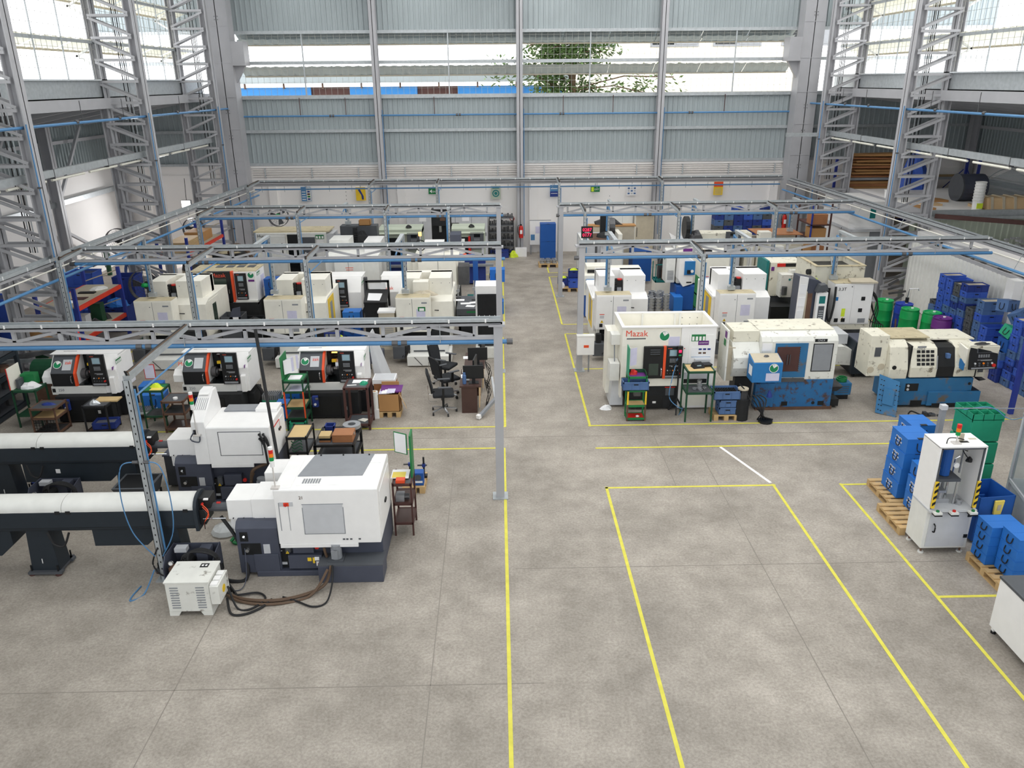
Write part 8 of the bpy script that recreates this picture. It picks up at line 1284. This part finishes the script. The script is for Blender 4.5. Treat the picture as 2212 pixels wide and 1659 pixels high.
for i, (x, y, z, s, h) in enumerate(bins): crate('blue_bin', ('low front bin behind the red-beamed rack', 'second bin behind the red-beamed rack', 'tall bin at the back of the blue heap', 'tallest front bin of the blue heap', 'rear bin of the blue heap by the wall', 'bin right of the heap beside the green-hubbed fan', 'big bin seen through the left laced column', 'bin farther left seen through the left laced column')[i].join(('deep blue ', '')), (x, y, z), s, .7, h, 'navy' if i % 2 else 'crateblue', ribs=True, fill='tarp' if i % 2 == 0 else None)
single('blue_bundle', 'bundle of light blue plastic sheeting on the right blue bin', 'bundle', 'tote', lump(.35, .3, .25, 10, 3), loc=(-11.9, 24.2, .76))
for i, (z, m, l) in enumerate(((0, 'card', 'bottom cardboard carton'), (.5, 'dgreen', 'flat green tray'), (.62, 'cardl', 'pale carton with yellow label'), (.95, 'card', 'big top cardboard carton'))): o = single('carton', l + ' of the pile beside the left drop post', 'box', m, B(-.35, .35, -.3, .3, 0, (.5, .12, .33, .45)[i]), loc=(-12.2, 20.2, z)); 
def fan(label, loc, r, green=True, h=1.6):
    t = thing('pedestal_fan', label, 'fan', loc); part('base', t, 'blackmatt', Cy((0, 0, 0), (0, 0, .05), .28, 16)); part('pole', t, 'dgreen', Cy((0, .05, .05), (0, .05, h), .03, 8))
    part('guard_ring', t, 'iron', Ring((0, -.05, h), r, .02, .16, 28, 'y')); g_ = part('guard_wires', t, 'iron', *[Ring((0, -.13, h), r * k / 6, .006, .006, 24, 'y') for k in range(2, 6)], *[R((0, -.13, h), (r * math.cos(a), -.12, h + r * math.sin(a)), .006) for a in [i * .3927 for i in range(16)]], kind='stuff')
    for k in range(3): a = k * 2.094 + .5; part('blade', t, 'dgrey', H([(0, -.04, h), (r * .85 * math.cos(a), -.09, h + r * .85 * math.sin(a)), (r * .85 * math.cos(a + .6), -.01, h + r * .85 * math.sin(a + .6)), (.02, -.02, h + .02), (0, -.03, h), (r * .85 * math.cos(a), -.08, h + r * .85 * math.sin(a)), (r * .85 * math.cos(a + .6), 0, h + r * .85 * math.sin(a + .6)), (.02, -.01, h + .02)]))
    part('hub_cap', t, 'barrelgreen' if green else 'blackmatt', La([(.11, 0), (.11, .05), (.07, .1), (.01, .11)], 14)).location = (0, -.13, h); t.children[-1].rotation_euler = (math.pi / 2, 0, 0); part('motor', t, 'black', Cy((0, .0, h), (0, .2, h), .12, 12)); return t
fan('big pedestal fan with bright green hub behind the red-beamed rack', (-10.75, 23.9, 0), .5, True, 1.45); fan('black pedestal fan against the left heavy column, with green hub', (-9.15, 33.6, 0), .42, True, 2.0); fan('black pedestal fan in the left bay beside the outer wall column', (-14.7, 31.0, 0), .5, False, 1.5); fan('black fan on a stand beside the blue rack at the left rear', (-12.2, 32.2, 0), .42, False, 1.75)
t = thing('control_panel_box', 'cream machine control box with dials left of the black-doored lathe', 'control box', (-9.95, 23.2, 0)); part('stand', t, 'blackmatt', B(.05, .5, .05, .5, 0, 1.15)); part('case', t, 'cream', B(0, .55, 0, .4, 1.15, 1.85), bev=.01); part('screen', t, 'black', Cy((.15, .0, 1.65), (.15, -.01, 1.65), .07, 12))
for i in range(6): part('knob', t, 'dgrey' if i != 4 else 'orange', Cy((.3 + (i % 2) * .12, 0, 1.32 + (i // 2) * .16), (.3 + (i % 2) * .12, -.02, 1.32 + (i // 2) * .16), .022, 8))
extinguisher('tall green gas cylinder standing against the left outer wall', (-15.7, 31.8, 0), 1.3); o = [o for o in bpy.data.objects if o.get('label') == 'tall green gas cylinder standing against the left outer wall'][0]; o.name = 'gas_cylinder'; o['category'] = 'cylinder'; swap(o, cylinder='dgreen', bracket='dgrey', label='dgreen')
t = thing('notice_board', 'white notice with green header on the left outer wall', 'notice', (-16.14, 28.3, 3.62)); part('sheet', t, 'paper', B(0, .02, -.35, .35, -.45, .35)); part('header', t, 'green', B(.02, .025, -.35, .35, .22, .35)); 
for i in range(5): part('text_line', t, 'dgrey', B(.02, .024, -.12, .12, -.5 + i * .14, -.46 + i * .14))
# worker in the left bay
def person(label, loc, rz):
    t = thing('person', label, 'person', loc, rz)
    J = {'pelvis': (0, 0, .92), 'belly': (0, .01, 1.1), 'chest': (0, 0, 1.3), 'neck': (0, 0, 1.47), 'nk': (0, -.01, 1.53), 'hl': (.1, 0, .88), 'kl': (.11, -.02, .48), 'al': (.12, .02, .09), 'tl': (.13, -.16, .04), 'hr': (-.1, 0, .88), 'kr': (-.11, .0, .48), 'ar': (-.12, .04, .09), 'tr': (-.13, -.14, .04), 'sl': (.19, 0, 1.42), 'el': (.25, .02, 1.14), 'wl': (.2, -.16, .96), 'ml': (.18, -.23, .93), 'sr': (-.19, 0, 1.42), 'er': (-.25, .03, 1.14), 'wr': (-.2, -.16, .98), 'mr': (-.18, -.23, .95)}
    R_ = {'pelvis': .15, 'belly': .14, 'chest': .16, 'neck': .07, 'nk': .055, 'hl': .1, 'kl': .065, 'al': .045, 'tl': .035, 'hr': .1, 'kr': .065, 'ar': .045, 'tr': .035, 'sl': .065, 'el': .048, 'wl': .032, 'ml': .03, 'sr': .065, 'er': .048, 'wr': .032, 'mr': .03}
    E_ = (('pelvis', 'belly'), ('belly', 'chest'), ('chest', 'neck'), ('neck', 'nk'), ('pelvis', 'hl'), ('hl', 'kl'), ('kl', 'al'), ('al', 'tl'), ('pelvis', 'hr'), ('hr', 'kr'), ('kr', 'ar'), ('ar', 'tr'), ('chest', 'sl'), ('sl', 'el'), ('el', 'wl'), ('wl', 'ml'), ('chest', 'sr'), ('sr', 'er'), ('er', 'wr'), ('wr', 'mr'))
    k = list(J); me = bpy.data.meshes.new('body'); me.from_pydata([J[a] for a in k], [(k.index(a), k.index(b)) for a, b in E_], []); o = bpy.data.objects.new('body', me); COL.objects.link(o); o.parent = t
    md = o.modifiers.new('skin', 'SKIN'); sv = me.skin_vertices[0].data
    for i, a in enumerate(k): sv[i].radius = (R_[a], R_[a] * (.72 if a in ('pelvis', 'belly', 'chest') else 1)); sv[i].use_root = a == 'pelvis'
    s = o.modifiers.new('smooth', 'SUBSURF'); s.levels = 1; s.render_levels = 2; me.materials.append(MATS['shirt'])
    hd = part('head', t, 'skin', La([(.02, -.12), (.06, -.1), (.085, -.03), (.095, .03), (.085, .09), (.05, .12), (.01, .13)], 14, 0, -.02, 1.65), smooth=True); part('nose', hd, 'skin', lump(.016, .03, .04, 6, 1), at=(0, -.115, 1.62)); 
    for s_ in (-1, 1): part('eye', hd, 'black', Cy((s_ * .035, -.1, 1.66), (s_ * .035, -.112, 1.66), .012, 8)); part('ear', hd, 'skin', B(s_ * .095 - .012, s_ * .095 + .012, -.03, .02, 1.61, 1.68))
    part('mouth', hd, 'brown', B(-.025, .025, -.108, -.1, 1.58, 1.588)); part('cap', t, 'red', La([(.1, 0), (.102, .04), (.08, .1), (.01, .12)], 14, 0, -.02, 1.69), smooth=True); part('cap_peak', t, 'white', P([(-.08, -.1), (.08, -.1), (.06, -.2), (-.06, -.2)], 'z', 1.69, 1.705))
    part('trousers', t, 'denim', *[Cy((s_ * .1, 0, .92), (s_ * .11, -.01, .48), .125, 12, .085) for s_ in (-1, 1)], *[Cy((s_ * .11, -.01, .48), (s_ * .12, .02, .1), .085, 12, .075) for s_ in (-1, 1)], kind='stuff')
    for s_ in (-1, 1):
        part('shoe', t, 'black', B(s_ * .125 - .05, s_ * .125 + .05, -.2, .08, 0, .09), bev=.02); h_ = part('hand', t, 'skin', lump(.035, .05, .03, 8, 2), at=(s_ * .18, -.25, .92))
        for q in range(4): part('finger', h_, 'skin', T([(-.025 + q * .016, -.03, .015), (-.025 + q * .016, -.075 - .008 * (1 - abs(q - 1.5)), .01), (-.025 + q * .016, -.09, -.02)], .008, 6))
        part('thumb', h_, 'skin', T([(-s_ * .03, .0, .015), (-s_ * .05, -.03, .01), (-s_ * .045, -.06, -.005)], .009, 6))
    return t
person('worker in red cap and blue shirt standing in the left bay behind the second truss', (-12.65, 27.3, 0), .6)
for i in range(9): single('steel_bar', ('first', 'second', 'third', 'fourth', 'fifth', 'sixth', 'seventh', 'eighth', 'ninth')[i] + ' steel section lying at the foot of the nearest left laced column', 'bar', 'iron' if i % 2 else 'galvdark', R((-.8, -.2, 0), (.9, .3, .1 * (i % 3)), .08), loc=(-12.2 + .1 * (i % 4), 18.9 - .2 * (i % 5), .05 + .13 * i), rz=.25 * (i % 3 - 1), group='steel sections at the column foot')
t = thing('green_machine', 'green drum on brown stand beside the dark loaded rack', 'drum', (-10.92, 18.25, 0)); part('drum', t, 'dgreen', Cy((-.3, 0, .75), (.3, 0, .75), .28, 16)); part('stand', t, 'rust', B(-.3, .3, -.2, .2, 0, .5)); part('drum_end', t, 'green', Cy((.3, 0, .75), (.32, 0, .75), .24, 16))
bpy.context.view_layer.update()
